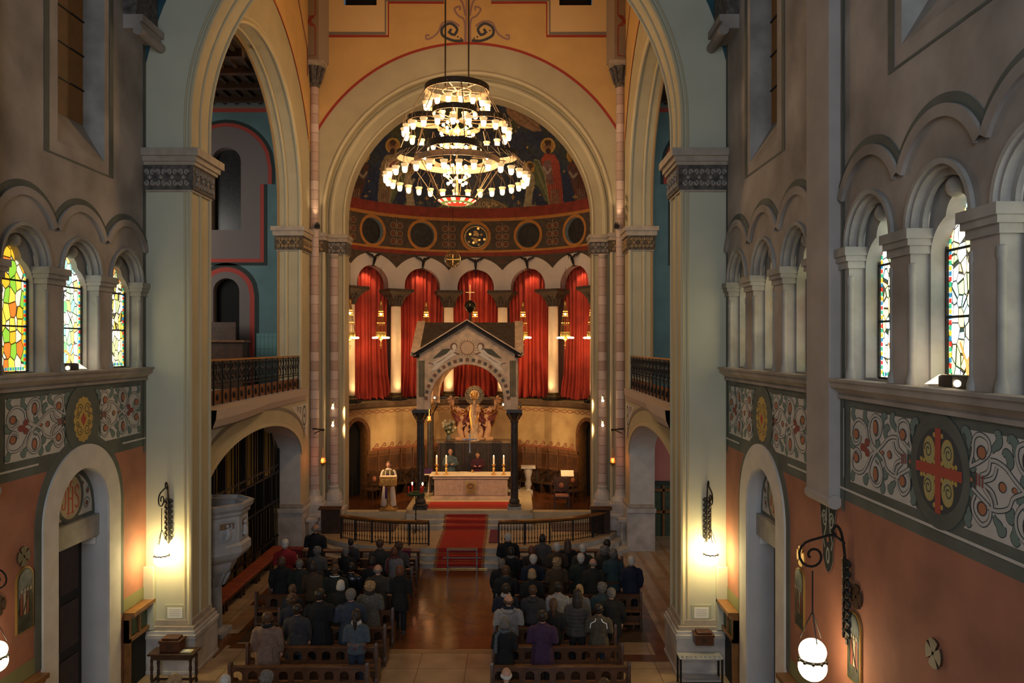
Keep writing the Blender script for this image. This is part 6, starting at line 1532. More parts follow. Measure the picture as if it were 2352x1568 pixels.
km.tube([(-.22, 0, .06), (.0, 0, .07), (.10, 0, .08)], [.06, .09, .10], robe_w, 8); km.tube([(.08, 0, .08), (.02, 0, .30), (-.03, 0, .42)], [.12, .13, .12], robe_w, 10); km.tube([(-.03, 0, .40), (.0, 0, .60), (.04, 0, .72)], [.12, .11, .10], robe_w, 10)
km.tube([(.04, 0, .72), (.07, 0, .82)], .04, robe_w, 8); km.ball((.09, 0, .88), .085, robe_w, 10, sc=(.95, .85, 1.15)); km.ball((.06, 0, .90), .085, robe_w, 10)
for sg in (-1, 1): km.tube([(.03, sg*.10, .70), (.10, sg*.13, .54), (.22, sg*.05, .60)], [.045, .04, .03], robe_w, 6)
kn = fuse(km, .014, 2)
for (x, z, s_, f, nm) in ((-.62, 0, 1.02, 1, 'outer left'), (-.34, .02, .86, 1, 'inner left'), (.30, .02, .86, -1, 'inner right'), (.62, 0, 1.08, -1, 'outer right')):
    o = mobj('kneeling_figure', kn, sk, st_, 'kneeling figure, %s' % nm); o.location = (x, -.12, z+.03); o.scale = (s_*f, s_, s_*(1.12 if 'outer' in nm else .95))
m = MB(); m.lathe([(.30, 0), (.28, .08), (.22, .15)], (0, -.02, 0), robe_w, 16); m.box(-1.15, 1.15, -.25, .2, -.0, .03, MATS['retable_top']); lpart(m, 'plinth', st_)
# flowers left of the statue
t = thing('flower_bouquet', 'bouquet of white lilies and green leaves left of the statue group', 'flowers', loc=(P(1030, 1005, 35).x, 35.05, 3.17))
m = MB(); m.lathe([(.09, 0), (.12, .12), (.07, .26), (.09, .3)], (0, 0, 0), mat('vase_glass', (.2, .22, .2), .2), 14); lpart(m, 'vase', t)
rr = random.Random(5); lf = MB(); fw = MB(); lg = mat('leaf_green', (.06, .10, .03), .6); fwm = mat('petal_white', (.7, .66, .45), .6)
for i in range(46):
    a = rr.random()*2*PI; e = rr.random(); r = .30*rr.random()**.5; z = .35+.55*rr.random(); p = Vector((r*math.cos(a), r*math.sin(a)*.7, z))
    lf.tube([(0, 0, .28), tuple(p*.7+Vector((0, 0, .1))), tuple(p)], [.008, .02, .004], lg, 4)
    if i % 2:
        for k in range(5): b = k*1.256; fw.tube([p, p+Vector((.05*math.cos(b), -.02, .05*math.sin(b))), p+Vector((.085*math.cos(b), -.035, .085*math.sin(b)))], [.012, .024, .004], fwm, 5)
lpart(lf, 'leaves', t); lpart(fw, 'petals', t)
# ------------------------------------------------------------------ choir stalls round the apse: panel above, seat with arms
def stall():
    t = thing('choir_stall', '-', 'stall', 'choir stalls round the apse')
    m = MB(); m.box(-.40, .40, -.06, .0, .98, 1.92, midwood); m.box(-.34, .34, -.075, -.06, 1.05, 1.70, benchwood); m.box(-.40, .40, -.10, -.0, 1.78, 1.92, midwood)
    for z in (1.05, 1.68): m.box(-.36, .36, -.09, -.06, z-.02, z+.02, midwood)
    lpart(m, 'back_panel', t)
    m = MB(); m.box(-.38, .38, -.55, -.05, .40, .46, darkwood); m.box(-.38, .38, -.08, -.03, .0, .98, darkwood); lpart(m, 'seat', t)
    for sg in (-1, 1):
        m = MB(); m.box(sg*.40-.03, sg*.40+.03, -.62, -.02, 0, .42, darkwood); m.tube([(sg*.40, -.58, .42), (sg*.40, -.40, .60), (sg*.40, -.50, .85), (sg*.40, -.60, .93)], [.04, .035, .035, .05], darkwood, 8); m.box(sg*.40-.035, sg*.40+.035, -.60, -.02, .90, .98, darkwood)
        lpart(m, 'armrest', t)
    return t
ST0 = None; side_nm = 'one two three four five six seven'.split()
for s in (-1, 1):
    for k in range(6):
        u = s*(1.95+k*.62); a = u/AR*1.0+s*.04; Rs = AR-.36
        t = stall() if ST0 is None else copy_tree(ST0); ST0 = ST0 or t
        t.location = (AX+Rs*math.sin(a), AY+Rs*math.cos(a), .955); t.rotation_euler = (0, 0, -a); t.scale = (.66, 1, 1)
        t['label'] = 'brown oak choir stall number %s outward from the retable on the %s side' % (side_nm[k], 'left' if s < 0 else 'right')
# armchairs, lectern, stands in the presbytery
def armchair(name, label, loc, rz, cushion=None, high=1.2):
    t = thing(name, label, 'chair', loc=loc, rz=rz)
    m = MB()
    for x in (-.27, .27):
        for y in (-.25, .25): m.box(x-.025, x+.025, y-.025, y+.025, 0, .45 if y < 0 else high, darkwood)
    lpart(m, 'leg', t)
    m = MB(); m.box(-.30, .30, -.28, .28, .42, .47, darkwood); s_ = lpart(m, 'seat', t)
    if cushion: m = MB(); m.box(-.28, .28, -.27, .2, .47, .54, cushion); lpart(m, 'cushion', t, 'salmon cushion', bevel=.02)
    m = MB(); m.box(-.27, .27, .22, .27, .6, high-.05, darkwood); m.lathe([(.0, 0), (.26, 0), (.26, .04), (0, .04)], (0, .245, high-.25), darkwood, 20, M=Matrix.Rotation(PI/2, 3, 'X')); m.ball((0, .2, high-.35), .1, mat('chair_back_medallion', (.3, .1, .05), .6), 12, sc=(1, .3, 1.1)); lpart(m, 'backrest', t)
    m = MB()
    for x in (-.29, .29): m.box(x-.03, x+.03, -.28, .25, .66, .70, darkwood); m.box(x-.02, x+.02, -.27, -.23, .45, .66, darkwood)
    lpart(m, 'armrest', t); return t
armchair('armchair', 'dark carved chair with salmon seat cushion right of the altar platform', (P(1289, 1165, 31.6).x, 31.3, .955), 0, mat('salmon_cushion', (.55, .22, .14), .8))
armchair('armchair', 'dark wooden armchair with curved arms left behind the priest', (P(850, 1150, 32.6).x, 32.9, .955), -.5)
armchair('armchair', 'dark wooden armchair further right behind the cushioned chair', (P(1322, 1150, 32.6).x, 32.6, .955), .5)
t = thing('book_stand', 'small stand with an open white book right of the canopy', 'stand', loc=(P(1303, 1100, 32).x, 32.0, .955))
m = MB(); m.tube([(0, 0, 0), (0, 0, 1.2)], .02, iron, 6); m.box(-.15, .15, -.12, .12, 0, .03, iron); lpart(m, 'post', t)
m = MB(); m.box(-.26, .26, -.02, .02, -.16, .16, cloth, M=Matrix.Translation((0, 0, 1.25)) @ Matrix.Rotation(R_(-50), 4, 'X')); lpart(m, 'book', t)
t = thing('pedestal', 'white marble baluster pedestal standing by the right choir stalls', 'pedestal', loc=(P(1213, 1120, 34.6).x, 34.4, .955))
m = MB(); m.box(-.2, .2, -.2, .2, 0, .12, marble); m.lathe([(.17, .12), (.09, .2), (.16, .4), (.10, .62), (.19, .95), (.20, 1.1)], (0, 0, 0), marble, 16); lpart(m, 'baluster', t)
m = MB(); m.box(-.32, .32, -.25, .25, 1.1, 1.2, marble); lpart(m, 'top', t, bevel=.01)
t = thing('credence_table', 'small table with purple cloth left of the altar behind the canopy column', 'table', loc=(P(987, 1100, 33.5).x-.05, 33.4, 1.1))
m = MB(); m.box(-.45, .45, -.25, .25, .85, .9, cloth); m.box(-.2, .2, -.2, .15, .9, 1.08, mat('purple_silk', (.05, .01, .09), .6)); lpart(m, 'top', t)
m = MB()
for x in (-.4, .4):
    for y in (-.2, .2): m.box(x-.03, x+.03, y-.03, y+.03, 0, .85, darkwood)
lpart(m, 'leg', t)
# lectern
t = thing('lectern', 'gilded ambo lectern with carved front on a turned pedestal before the priest', 'lectern', loc=(P(893, 1170, 30.95).x, 30.9, .955))
m = MB(); m.lathe([(.26, 0), (.27, .05), (.16, .12), (.09, .2), (.07, .3), (.09, .4), (.06, .5), (.055, .8), (.10, .9), (.06, .98)], (0, 0, 0), dgold, 16); m.box(-.34, .34, -.3, .3, -.0, .05, dgold); lpart(m, 'pedestal', t)
m = MB(); Rm = Matrix.Translation((0, -.05, 1.12)) @ Matrix.Rotation(R_(-22), 4, 'X'); m.box(-.33, .33, -.05, .03, -.17, .17, dgold, M=Rm)
for i in range(3): m.tube([Rm @ Vector((-.2+.2*i+.07*math.cos(k*.7), -.06, .07*math.sin(k*.7))) for k in range(9)], .014, gold, 5)
for a in ((-.32, -.16, .32, -.16), (-.32, .16, .32, .16), (-.32, -.16, -.32, .16), (.32, -.16, .32, .16)): m.tube([Rm @ Vector((a[0], -.055, a[1])), Rm @ Vector((a[2], -.055, a[3]))], .015, gold, 5)
lpart(m, 'desk', t)
m = MB(); m.box(-.28, .28, -.02, .36, 1.27, 1.30, cloth); lpart(m, 'book', t)
# advent wreath on iron stand
q = P(954, 1190, 29.9); t = thing('advent_wreath', 'green advent wreath with four red candles on a tall black iron stand', 'wreath', loc=(P(955, 1190, 29.0).x, 29.0, .5))
m = MB(); m.tube([(0, 0, 0), (0, 0, 1.4)], .018, iron, 6)
for k in range(3): a = k*2.09+.3; m.tube([(0, 0, .12), (.22*math.cos(a), .22*math.sin(a), .0)], .015, iron, 5)
for z in (.5, .7): m.lathe([(.02, -.03), (.04, 0), (.02, .03)], (0, 0, z), iron, 8)
lpart(m, 'stand', t)
m = MB(); rr = random.Random(2); wg_ = mat('fir_green', (.03, .07, .02), .7)
for i in range(260):
    a = rr.random()*2*PI; r = .27+.07*rr.gauss(0, 1); z = 1.46+.04*rr.gauss(0, 1); m.tube([(.28*math.cos(a), .28*math.sin(a), 1.45), (r*math.cos(a+.3*rr.gauss(0, .6)), r*math.sin(a), z-.06*rr.random())], [.014, .003], wg_, 4)
m.tube([(.27*math.cos(i*PI/12), .27*math.sin(i*PI/12), 1.45) for i in range(24)], .05, wg_, 8, closed=True); lpart(m, 'wreath', t)
for k, lit in ((0, 1), (1, 1), (2, 0), (3, 0)):
    a = (.5, 2.2, 3.3, 5.6)[k]; x, y = .27*math.cos(a), .27*math.sin(a)
    m = MB(); m.lathe([(.035, 1.45), (.035, 1.72), (0, 1.73)], (x, y, 0), mat('red_candle', (.6, .03, .02), .4), 12); c = lpart(m, 'candle', t, 'red candle')
    if lit: m = MB(); m.ball((x, y, 1.79), .028, MATS['candle_flame'], 8, sc=(1, 1, 2)); lpart(m, 'flame', c)
light('wreath_light', 'POINT', (0, 0, 1.95), 3, (1, .35, .15), .1, parent=t)
# ------------------------------------------------------------------ pulpit
pul = thing('pulpit', 'grey marble polygonal pulpit with relief panels beside the left great pier', 'pulpit', loc=(-7.72, 20.15, 0))
pm = mat('pulpit_marble', (.42, .41, .42), .5, ns=3, na=.25, bump=.05)
def octo(r, z, ph=PI/8): return [(r*math.cos(ph+i*PI/4), r*math.sin(ph+i*PI/4), z) for i in range(8)]
m = MB(); sec = [(.42, 1.62), (.52, 1.74), (.60, 1.92), (.74, 2.0), (.86, 2.10), (.92, 2.2), (.92, 2.38), (.85, 2.44), (.84, 3.10), (.90, 3.16), (.90, 3.22), (.97, 3.30), (1.0, 3.42), (.88, 3.44), (.86, 3.36), (.76, 3.36), (.76, 2.5)]
v = [p for r, z in sec for p in octo(r, z)]; m.add(v, [(j*8+i, j*8+(i+1) % 8, (j+1)*8+(i+1) % 8, (j+1)*8+i) for j in range(len(sec)-1) for i in range(8)], pm); m.add(octo(.77, 2.5), [tuple(range(8))], pm); lpart(m, 'basket', pul, smooth=20)
for i in range(8):
    a = i*PI/4; rot = Matrix.Rotation(a, 3, 'Z'); ap = .84*math.cos(PI/8)
    if math.sin(a) > .5: continue
    Mp = lambda u, v, h, r=rot, ap=ap: tuple(r @ Vector((ap+h, u, v)))
    m = MB()
    for (u0, v0, u1, v1) in ((-.22, 2.5, .22, 2.5), (-.22, 3.02, .22, 3.02), (-.22, 2.5, -.22, 3.02), (.22, 2.5, .22, 3.02)): m.tube([Mp(u0, v0, .01), Mp(u1, v1, .01)], .02, pm, 5)
    rb = mat('relief_ground_brown', (.22, .12, .07), .7); m.quad(Mp(-.19, 2.56, .004), Mp(.19, 2.56, .004), Mp(.19, 2.97, .004), Mp(-.19, 2.97, .004), rb)
    m.tube([Mp(-.03, 2.57, .02), Mp(.02, 2.72, .03), Mp(0, 2.84, .02)], [.09, .08, .04], pm, 8); m.ball(Mp(0, 2.90, .03), .05, pm, 8); m.tube([Mp(.0, 2.82, .03), Mp(.12, 2.85, .02), Mp(.1, 2.95, .02)], .025, pm, 6); m.tube([Mp(0, 2.75, .03), Mp(-.12, 2.72, .03)], .025, pm, 6)
    lpart(m, 'relief_panel', pul)
m = MB(); m.lathe([(.30, 0), (.32, .1), (.22, .2), (.2, 1.25), (.26, 1.32), (.40, 1.60), (.42, 1.62)], (0, 0, 0), pm, 16); m.box(-.36, .36, -.36, .36, 0, .12, pm)
for i in range(10): a = i*PI/5; m.tube([(.24*math.cos(a), .24*math.sin(a), 1.3), (.34*math.cos(a), .34*math.sin(a), 1.5), (.42*math.cos(a), .42*math.sin(a), 1.58), (.37*math.cos(a), .37*math.sin(a), 1.5)], [.05, .06, .04, .02], pm, 6)
lpart(m, 'support', pul)
# ------------------------------------------------------------------ iron grille with gilt bars in the left arch, cushioned benches
gr = thing('grille', 'tall black iron chapel grille with gilded bars filling the left crossing arch', 'grille', loc=(-8.5, 24, 0))
gb = mat('gilt_bar', (.50, .32, .09), .4, metal=.7)
fr_ = MB(); gd2 = MB(); gd3 = MB(); hi_ = lambda u: 3.5+1.4*math.sqrt(max(0, 1-((u-23.9)/4.46)**2))
for i in range(11):
    u = 19.5+i*.88; fr_.box(-8.54, -8.46, u-.035, u+.035, 0, hi_(u), iron)
for z in (.6, 1.9, 2.9, 3.15): fr_.box(-8.53, -8.47, 19.45, 28.35, z-.035, z+.035, iron)
lowr = MB()
for i in range(100):
    u = 19.5+i*.0889
    if i % 10 == 0: continue
    top = hi_(u)-.05
    lowr.tube([(-8.5, u, .05), (-8.5, u, 2.9)], .008, iron, 4)
    gd2.tube([(-8.5, u, 2.95), (-8.5, u, 3.25), (-8.5, u, min(top, 4.9))], [.014, .010, .007], gb if (i % 10 in (2, 4, 5, 7, 8) and (i // 10) % 2 == 0) or i % 10 == 3 else iron, 4)
    if i % 10 in (3, 7) : gd3.tube([(-8.49, u, .7), (-8.49, u, 1.8)], .008, gb, 4)
part(fr_, 'frame', gr, smooth=0); part(lowr, 'lower_bars', gr, smooth=0); part(gd2, 'upper_gilt_bars', gr, 'gilded upper bars', smooth=0); part(gd3, 'lower_gilt_bars', gr, 'gilded lower bars', smooth=0)
cush = mat('rust_red_cushion', (.33, .065, .028), .75, ns=5, na=.3)
bn = 'nearest|second nearest|middle|second farthest|farthest'.split('|'); b0 = None
for k in range(5):
    if b0 is None:
        t = thing('cushioned_bench', '-', 'bench', 'low benches along the left grille'); m = MB(); m.box(-.2, .2, -.66, .66, .26, .34, darkwood); m.box(-.02, .02, -.6, .6, .1, .26, darkwood)
        for y in (-.58, .58): m.box(-.18, .18, y-.04, y+.04, 0, .26, darkwood)
        lpart(m, 'frame', t); m = MB(); m.box(-.24, .24, -.68, .68, .34, .44, cush); lpart(m, 'cushion', t, 'rust red cushion', bevel=.03); b0 = t
    else: t = copy_tree(b0)
    t.location = (-8.18, 21.1+k*1.40, 0); t['label'] = 'low dark bench with rust red cushion along the left grille, %s of five' % bn[k]
t = thing('kneeler', 'small dark stool draped with maroon cloth at the far left pier base', 'stool', loc=(P(680, 1250, 26.8).x, 26.6, 0))
m = MB()
for x in (-.2, .2):
    for y in (-.15, .15): m.box(x-.03, x+.03, y-.03, y+.03, 0, .5, mat('maroon_wood', (.10, .02, .02), .5))
lpart(m, 'leg', t); m = MB(); m.box(-.27, .27, -.2, .2, .48, .56, mat('maroon_cloth', (.16, .012, .02), .8)); m.box(-.27, .27, -.21, -.19, .40, .56, MATS['maroon_cloth']); lpart(m, 'cushion', t, bevel=.01)
# small marble stoups/pedestals at the crossing column bases
for px, nm in ((722, 'left'), (1429, 'right')):
    q = P(px, 1238, 29.0); t = thing('marble_pedestal', 'small carved marble pedestal in front of the %s corner column base' % nm, 'pedestal', 'marble pedestals', loc=(q.x, 28.75, 0))
    m = MB(); m.box(-.22, .22, -.2, .2, 0, .1, marble); m.lathe([(.2, .1), (.15, .2), (.10, .3), (.085, .75), (.12, .9), (.14, 1.0)], (0, 0, 0), marble, 8); lpart(m, 'shaft', t); m = MB(); m.box(-.2, .2, -.18, .18, 1.0, 1.1, marble); m.tube([(0, -.1, .35), (0, -.1, .85)], .02, greymarble, 6); lpart(m, 'top', t)
# ------------------------------------------------------------------ furniture at the piers
t = thing('side_table', 'small dark wooden table against the left great pier', 'table', loc=(P(398, 1500, 17.1).x, 17.15, 0))
m = MB(); m.box(-.50, .50, -.22, .22, .70, .74, darkwood); m.box(-.44, .44, -.18, .18, .60, .70, darkwood); lpart(m, 'top', t, bevel=.008)
for x in (-.42, .42):
    for y in (-.16, .16): m = MB(); m.lathe([(.03, 0), (.035, .05), (.02, .1), (.035, .2), (.025, .3), (.035, .42), (.025, .5), (.035, .6)], (x, y, 0), darkwood, 10); lpart(m, 'leg', t)
m = MB(); m.box(-.42, .42, -.02, .02, .10, .14, darkwood); 
for x in (-.42, .42): m.box(x-.02, x+.02, -.16, .16, .10, .14, darkwood)
lpart(m, 'stretcher', t)
bxm = mat('box_wood', (.10, .032, .014), .4, ns=5, na=.3)
def box_thing(label, loc, w=.24, h=.15):
    t = thing('alms_box', label, 'box', loc=loc); m = MB(); m.box(-w, w, -.15, .15, 0, h*1.4, bxm); lpart(m, 'body', t, bevel=.006); m = MB(); m.box(-w-.02, w+.02, -.17, .17, h*1.4, h*1.4+.05, bxm); m.box(-w*.8, w*.8, -.13, .13, h*1.4+.05, h*1.4+.1, bxm); lpart(m, 'lid', t, bevel=.006); m = MB(); m.box(-.06, .06, -.16, -.15, .06, .16, darkwood); lpart(m, 'lock', t); return t
box_thing('dark wooden box standing on the small table at the left pier', (P(396, 1475, 17.2).x, 17.2, .742), .22, .14)
box_thing('brown wooden alms box fixed to the marble base of the right pier', (P(1616, 1478, 17.45).x, 17.48, P(1616, 1478, 17.45).z), .2, .13)
m = MB(); m.box(-.12, .12, -.08, .08, 0, .02, mat('booklet_yellow', (.65, .6, .3), .7)); m.box(-.10, .08, -.07, .06, .02, .03, mat('booklet_white', (.75, .74, .65), .7))
o = setp(m.build('booklet_stack', smooth=0), 'pale booklets lying on the right of the small table', 'booklet'); o.location = (P(434, 1483, 17.2).x, 17.1, .742)
for px, w_, nm in ((402, .17, 'left'), (1611, .165, 'right')):
    q = P(px, 1407, 17.78); t = thing('notice', 'white printed notice in a grey frame on the %s great pier' % nm, 'sign', 'notices on the piers', loc=tuple(q))
    m = MB(); m.box(-w_-.06, w_+.06, 0, .02, -.18, .18, mat('notice_frame', (.42, .42, .30), .6)); lpart(m, 'frame', t); m = MB(); m.box(-w_, w_, -.01, .0, -.12, .12, mat('notice_white', (.80, .78, .72), .6)); 
    for i in range(4): m.box(-w_*(.75-.1*(i % 2)), w_*(.75-.1*(i % 2)), -.0115, -.01, .07-i*.045, .078-i*.045, mat('notice_ink', (.3, .3, .3), .8))
    lpart(m, 'sheet', t, smooth=0)
t = thing('candle_rack', 'black metal votive candle rack standing before the right pier base', 'rack', loc=(P(1611, 1520, 17.0).x, 17.15, 0)); whm = mat('rack_tray', (.45, .47, .5), .4, metal=.4)
m = MB()
for x in (-.45, .45):
    for y in (-.16, .16): m.box(x-.02, x+.02, y-.02, y+.02, 0, .62, iron)
m.box(-.45, .45, -.16, -.13, .06, .1, iron); lpart(m, 'frame', t)
m = MB(); m.box(-.47, .47, -.18, .18, .60, .63, whm); m.box(-.43, .43, -.14, .14, .12, .15, whm)
for i in range(9):
    m.lathe([(.025, .63), (.03, .67)], (-.4+i*.1, -.1, 0), whm, 8)
lpart(m, 'tray', t)
# ------------------------------------------------------------------ stations of the cross and consecration crosses on the red walls
pics = [mat('picture_dark', (.05, .055, .035), .45, ns=7, na=.7, col2=(.012, .012, .012)), mat('picture_sky', (.14, .16, .16), .5, ns=6, na=.4), mat('picture_figs', (.20, .05, .03), .5), mat('picture_pale', (.40, .33, .22), .5)]
def station(M, u, zc, label, h=.9, wd=.40):
    t = thing('painting', label, 'painting', 'arched station paintings', loc=M(u, zc, 0))
    o = [(u-wd/2, zc-h/2), (u+wd/2, zc-h/2)]+arcpts(u, zc+h/2-wd/2, wd/2, 0, PI, 16)
    m = MB(); m.prism([(a, b) for a, b in o], M, .0, .035, gb); part(m, 'gilt_frame', t, smooth=30)
    o2 = [(u+(a-u)*.90, zc+(b-zc)*.96) for a, b in o]; m = MB(); m.prism(o2, M, .035, .040, pics[0]); pt = Paint(m, M, .042)
    pt.fill([(u+wd*.43, zc+.05)]+arcpts(u, zc+h/2-wd/2-.02, wd*.43, 0, PI, 16)+[(u-wd*.43, zc+.05)], pics[1], 0)
    for k in range(4): x = u-.12+k*.08; pt.fill([(x-.035, zc-.25), (x+.035, zc-.25), (x+.03, zc+.12), (x-.03, zc+.12)], pics[(2, 3, 2, 0)[k]], 1+k); pt.disc(x, zc+.16, .028, pics[3], 5, n=10)
    pt.stroke([(u-.12, zc-.3), (u+.14, zc+.3)], .03, darkwood, 6); part(m, 'painted_panel', t, smooth=30)
def cross_disc(M, u, zc, label, bright=False, r=.17):
    t = thing('consecration_cross', label, 'cross', 'round consecration crosses', loc=M(u, zc, 0)); mm = gold if bright else mat('cross_dark_bronze', (.05, .025, .012), .5)  # bright: gilt replaces dark bronze on the cross that catches light
    m = MB()
    for k in range(4):
        a = k*PI/2; c, s = math.cos(a), math.sin(a)
        m.prism([(u-.015*s, zc+.015*c)]+[(u+r*math.cos(a+q), zc+r*math.sin(a+q)) for q in (.62, .3, 0, -.3, -.62)]+[(u+.015*s, zc-.015*c)], M, .0, .03, mm)
    part(m, 'cross', t, smooth=0)
def onwall(side, px, py):
    X = XR if side > 0 else XL; d = X*F/(px-VX); return d, H-(py-VY)*d/F
for side, M, lst in ((-1, LW, ((54, 1375, 'arched station painting on the left wall beside the side door', 1.1, .46),)), (1, RW, ((1840, 1372, 'small arched station painting on the right wall next to the side door', 1.0, .38), (1966, 1487, 'arched station painting on the right wall right of the globe lamp', 1.0, .42)))):
    for px, py, lb, h, wd in lst: u, z = onwall(side, px, py); station(M, u, z, lb, h, wd)
for side, M, px, py, lb, br in ((-1, LW, 52, 1277, 'round dark cross above the arched painting on the left wall', 0), (-1, LW, -6, 1392, 'round cross at the left edge of the view', 0), (1, RW, 1842, 1277, 'round gilt cross catching the light beside the right side door', 1), (1, RW, 1970, 1370, 'round dark cross above the arched painting right of the globe lamp', 0), (1, RW, 2148, 1500, 'round dark cross lower right on the red wall', 0), (1, RW, 2118, 1566, 'round', 0)):
    if px == 2118: continue
    u, z = onwall(side, px, py); cross_disc(M, u, z, lb, bool(br))
t = None
# fire sign and switches on the beige walls near the left corner column
q = P(743, 1101, EY-.02); t = thing('fire_sign', 'small red and white extinguisher sign below the left red lamp', 'sign', loc=(AX-5.35+.0, EY+.55, q.z)); m = MB(); m.box(-.09, .09, -.02, .0, -.09, .09, mat('sign_red', (.6, .02, .02), .5)); m.box(-.02, .02, -.025, -.02, -.06, .05, MATS['exit_sign_white']); m.box(.03, .05, -.025, -.02, -.06, .06, MATS['exit_sign_white']); lpart(m, 'plate', t, smooth=0)
# uplighter lamps with barn doors standing on the window sills
for M, u, nm in ((LW, 15.15-.2, 'left'), (RW, 8.9-.1, 'right near')):
    x = M(0, 0, -.12)[0]; sgn = -1 if M is LW else 1
    t = thing('sill_floodlight', 'black floodlight with glowing white barn door on the %s window sill' % nm, 'light', 'sill floodlights', loc=(x, u, 6.94))
    m = MB(); m.box(-.10, .10, -.14, .14, 0, .14, iron); m.ball((-sgn*.05, -.16, .05), .04, MATS['spot_face'], 8); lpart(m, 'housing', t, bevel=.01)
    m = MB(); m.quad((-.12, .08, .14), (.12, .08, .14), (.14, .36, .02), (-.14, .36, .02), mat('barn_door_glow', (.9, .85, .75), .5, emit=1.2, ecol=(1, .88, .7))); m.quad((-.12, .08, .139), (-.14, .36, .019), (.14, .36, .019), (.12, .08, .139), MATS['barn_door_glow']); lpart(m, 'barn_door', t, 'barn door flap with its own glow', smooth=0)  # emission in the flap's material imitates lamp light falling on it
    light('sill_light', 'POINT', (0, .25, .14), 3.0, WARM2, .05, parent=t)
# ------------------------------------------------------------------ pews
def make_pew(W, name='pew'):
    t = thing(name, '-', 'pew', 'rows of dark wooden pews'); hw = W/2
    Mp = lambda u, v, h: (u, -h, v)
    m = MB(); m.box(-hw, hw, -.035, .05, .79, .85, benchwood); m.box(-hw, hw, -.05, .09, .845, .865, benchwood); lpart(m, 'top_rail', t, bevel=.006)
    n = int(W/.30); w_ = W/n; ops = [op_arch(-hw+w_*(i+.5), w_*.30, .56, .70, .07) for i in range(n)]
    for sgn, h in ((1, .015), (-1, -.015)):
        pass
    m = MB(); slab(m, Mp, -hw, hw, .50, .79, ops, benchwood, h=.015); slab(m, Mp, -hw, hw, .50, .79, ops, benchwood, h=-.015)
    for o in ops: sweep(m, Mp, outline(o, 10), .015, -.015, benchwood); m.quad(Mp(o['a'], .56, .015), Mp(o['b'], .56, .015), Mp(o['b'], .56, -.015), Mp(o['a'], .56, -.015), benchwood)
    m.quad(Mp(-hw, .5, .015), Mp(hw, .5, .015), Mp(hw, .5, -.015), Mp(-hw, .5, -.015), benchwood); m.box(-hw, hw, -.012, .012, .12, .32, benchwood); lpart(m, 'backboard', t)
    m = MB(); m.box(-hw, hw, .0, .36, .40, .44, midwood); lpart(m, 'seat', t, bevel=.006)
    m = MB(); m.box(-hw+.05, hw-.05, -.17, -.04, .14, .19, midwood); 
    for u in (-hw+.2, 0, hw-.2): m.box(u-.02, u+.02, -.15, -.01, .04, .14, benchwood)
    lpart(m, 'kneeler', t)
    for sg in (-1, 1):
        m = MB(); out = [(-.10, 0), (.40, 0), (.40, .42), (.34, .50), (.18, .54), (.10, .62), (.08, .93), (-.04, .96), (-.07, .90), (-.06, .20), (-.10, .14)]
        m.prism(out, lambda u, v, h, s=sg: (s*(hw+.0)+h, u, v), -.025, .035, benchwood); m.add([(sg*hw-.025, a, b) for a, b in out], [tuple(range(len(out)))], benchwood); lpart(m, 'end_panel', t, bevel=.004)
    return t
ROWS = [16.0, 17.05, 18.2, 19.36, 20.6, 21.8, 23.0, 24.1]
onm = ['nearest row to the camera', 'second nearest row', 'third nearest row', 'fourth nearest row', 'fifth nearest row', 'third row from the front', 'second row from the front', 'front row behind the kneeling desk']
pn = make_pew(2.80); pw = make_pew(3.78); usedn = usedw = False
for k, y in enumerate(ROWS):
    for side in (-1, 1):
        wide = k >= 4
        if wide: p_ = pw if not usedw else copy_tree(pw); usedw = True
        else: p_ = pn if not usedn else copy_tree(pn); usedn = True
        W = 3.78 if wide else 2.80
        x = (-2.99-W/2) if side < 0 else (-.45+W/2)
        p_.location = (x, y, 0); p_['label'] = 'dark wooden pew in the %s block, %s' % ('left' if side < 0 else 'right', onm[k])
for side in (-1, 1):
    x0, x1 = (-6.77, -3.02) if side < 0 else (-.5, 3.3)
    t = thing('kneeling_desk', 'long low wooden kneeling desk in front of the %s pew block' % ('left' if side < 0 else 'right'), 'desk', 'front kneeling desks', loc=((x0+x1)/2, 25.2, 0)); hw = (x1-x0)/2
    m = MB(); m.box(-hw, hw, -.14, .14, .80, .85, benchwood); lpart(m, 'top', t, bevel=.006)
    m = MB(); n = 6
    for i in range(n+1): u = -hw+.05+(2*hw-.1)*i/n; m.box(u-.04, u+.04, -.06, .06, 0, .80, benchwood)
    m.box(-hw, hw, -.02, .02, .35, .42, benchwood); m.box(-hw, hw, -.35, -.05, .14, .2, benchwood); lpart(m, 'frame', t)
    if side < 0: m = MB(); m.box(hw-.55, hw-.28, -.16, .16, .851, .87, MATS['purple_cloth']); m.box(hw-.55, hw-.28, -.165, -.145, .62, .86, MATS['purple_cloth']); lpart(m, 'folded_cloth', t, 'folded purple cloth')
t = thing('metal_kneeler', 'low grey metal kneeling frame in the middle of the aisle before the carpet', 'kneeler', loc=(P(1062, 1300, 25.5).x, 25.45, 0)); gm2 = mat('grey_metal', (.16, .14, .13), .35, metal=.6)
m = MB()
for x in (-.47, .47): m.box(x-.02, x+.02, -.02, .02, 0, .80, gm2); m.box(x-.02, x+.02, -.3, .3, 0, .03, gm2)
m.box(-.62, .62, -.02, .02, .52, .55, gm2); m.box(-.5, .5, -.02, .02, .22, .24, gm2); lpart(m, 'frame', t)
m = MB(); m.box(-.5, .5, -.12, .14, .80, .83, gm2); lpart(m, 'top', t)
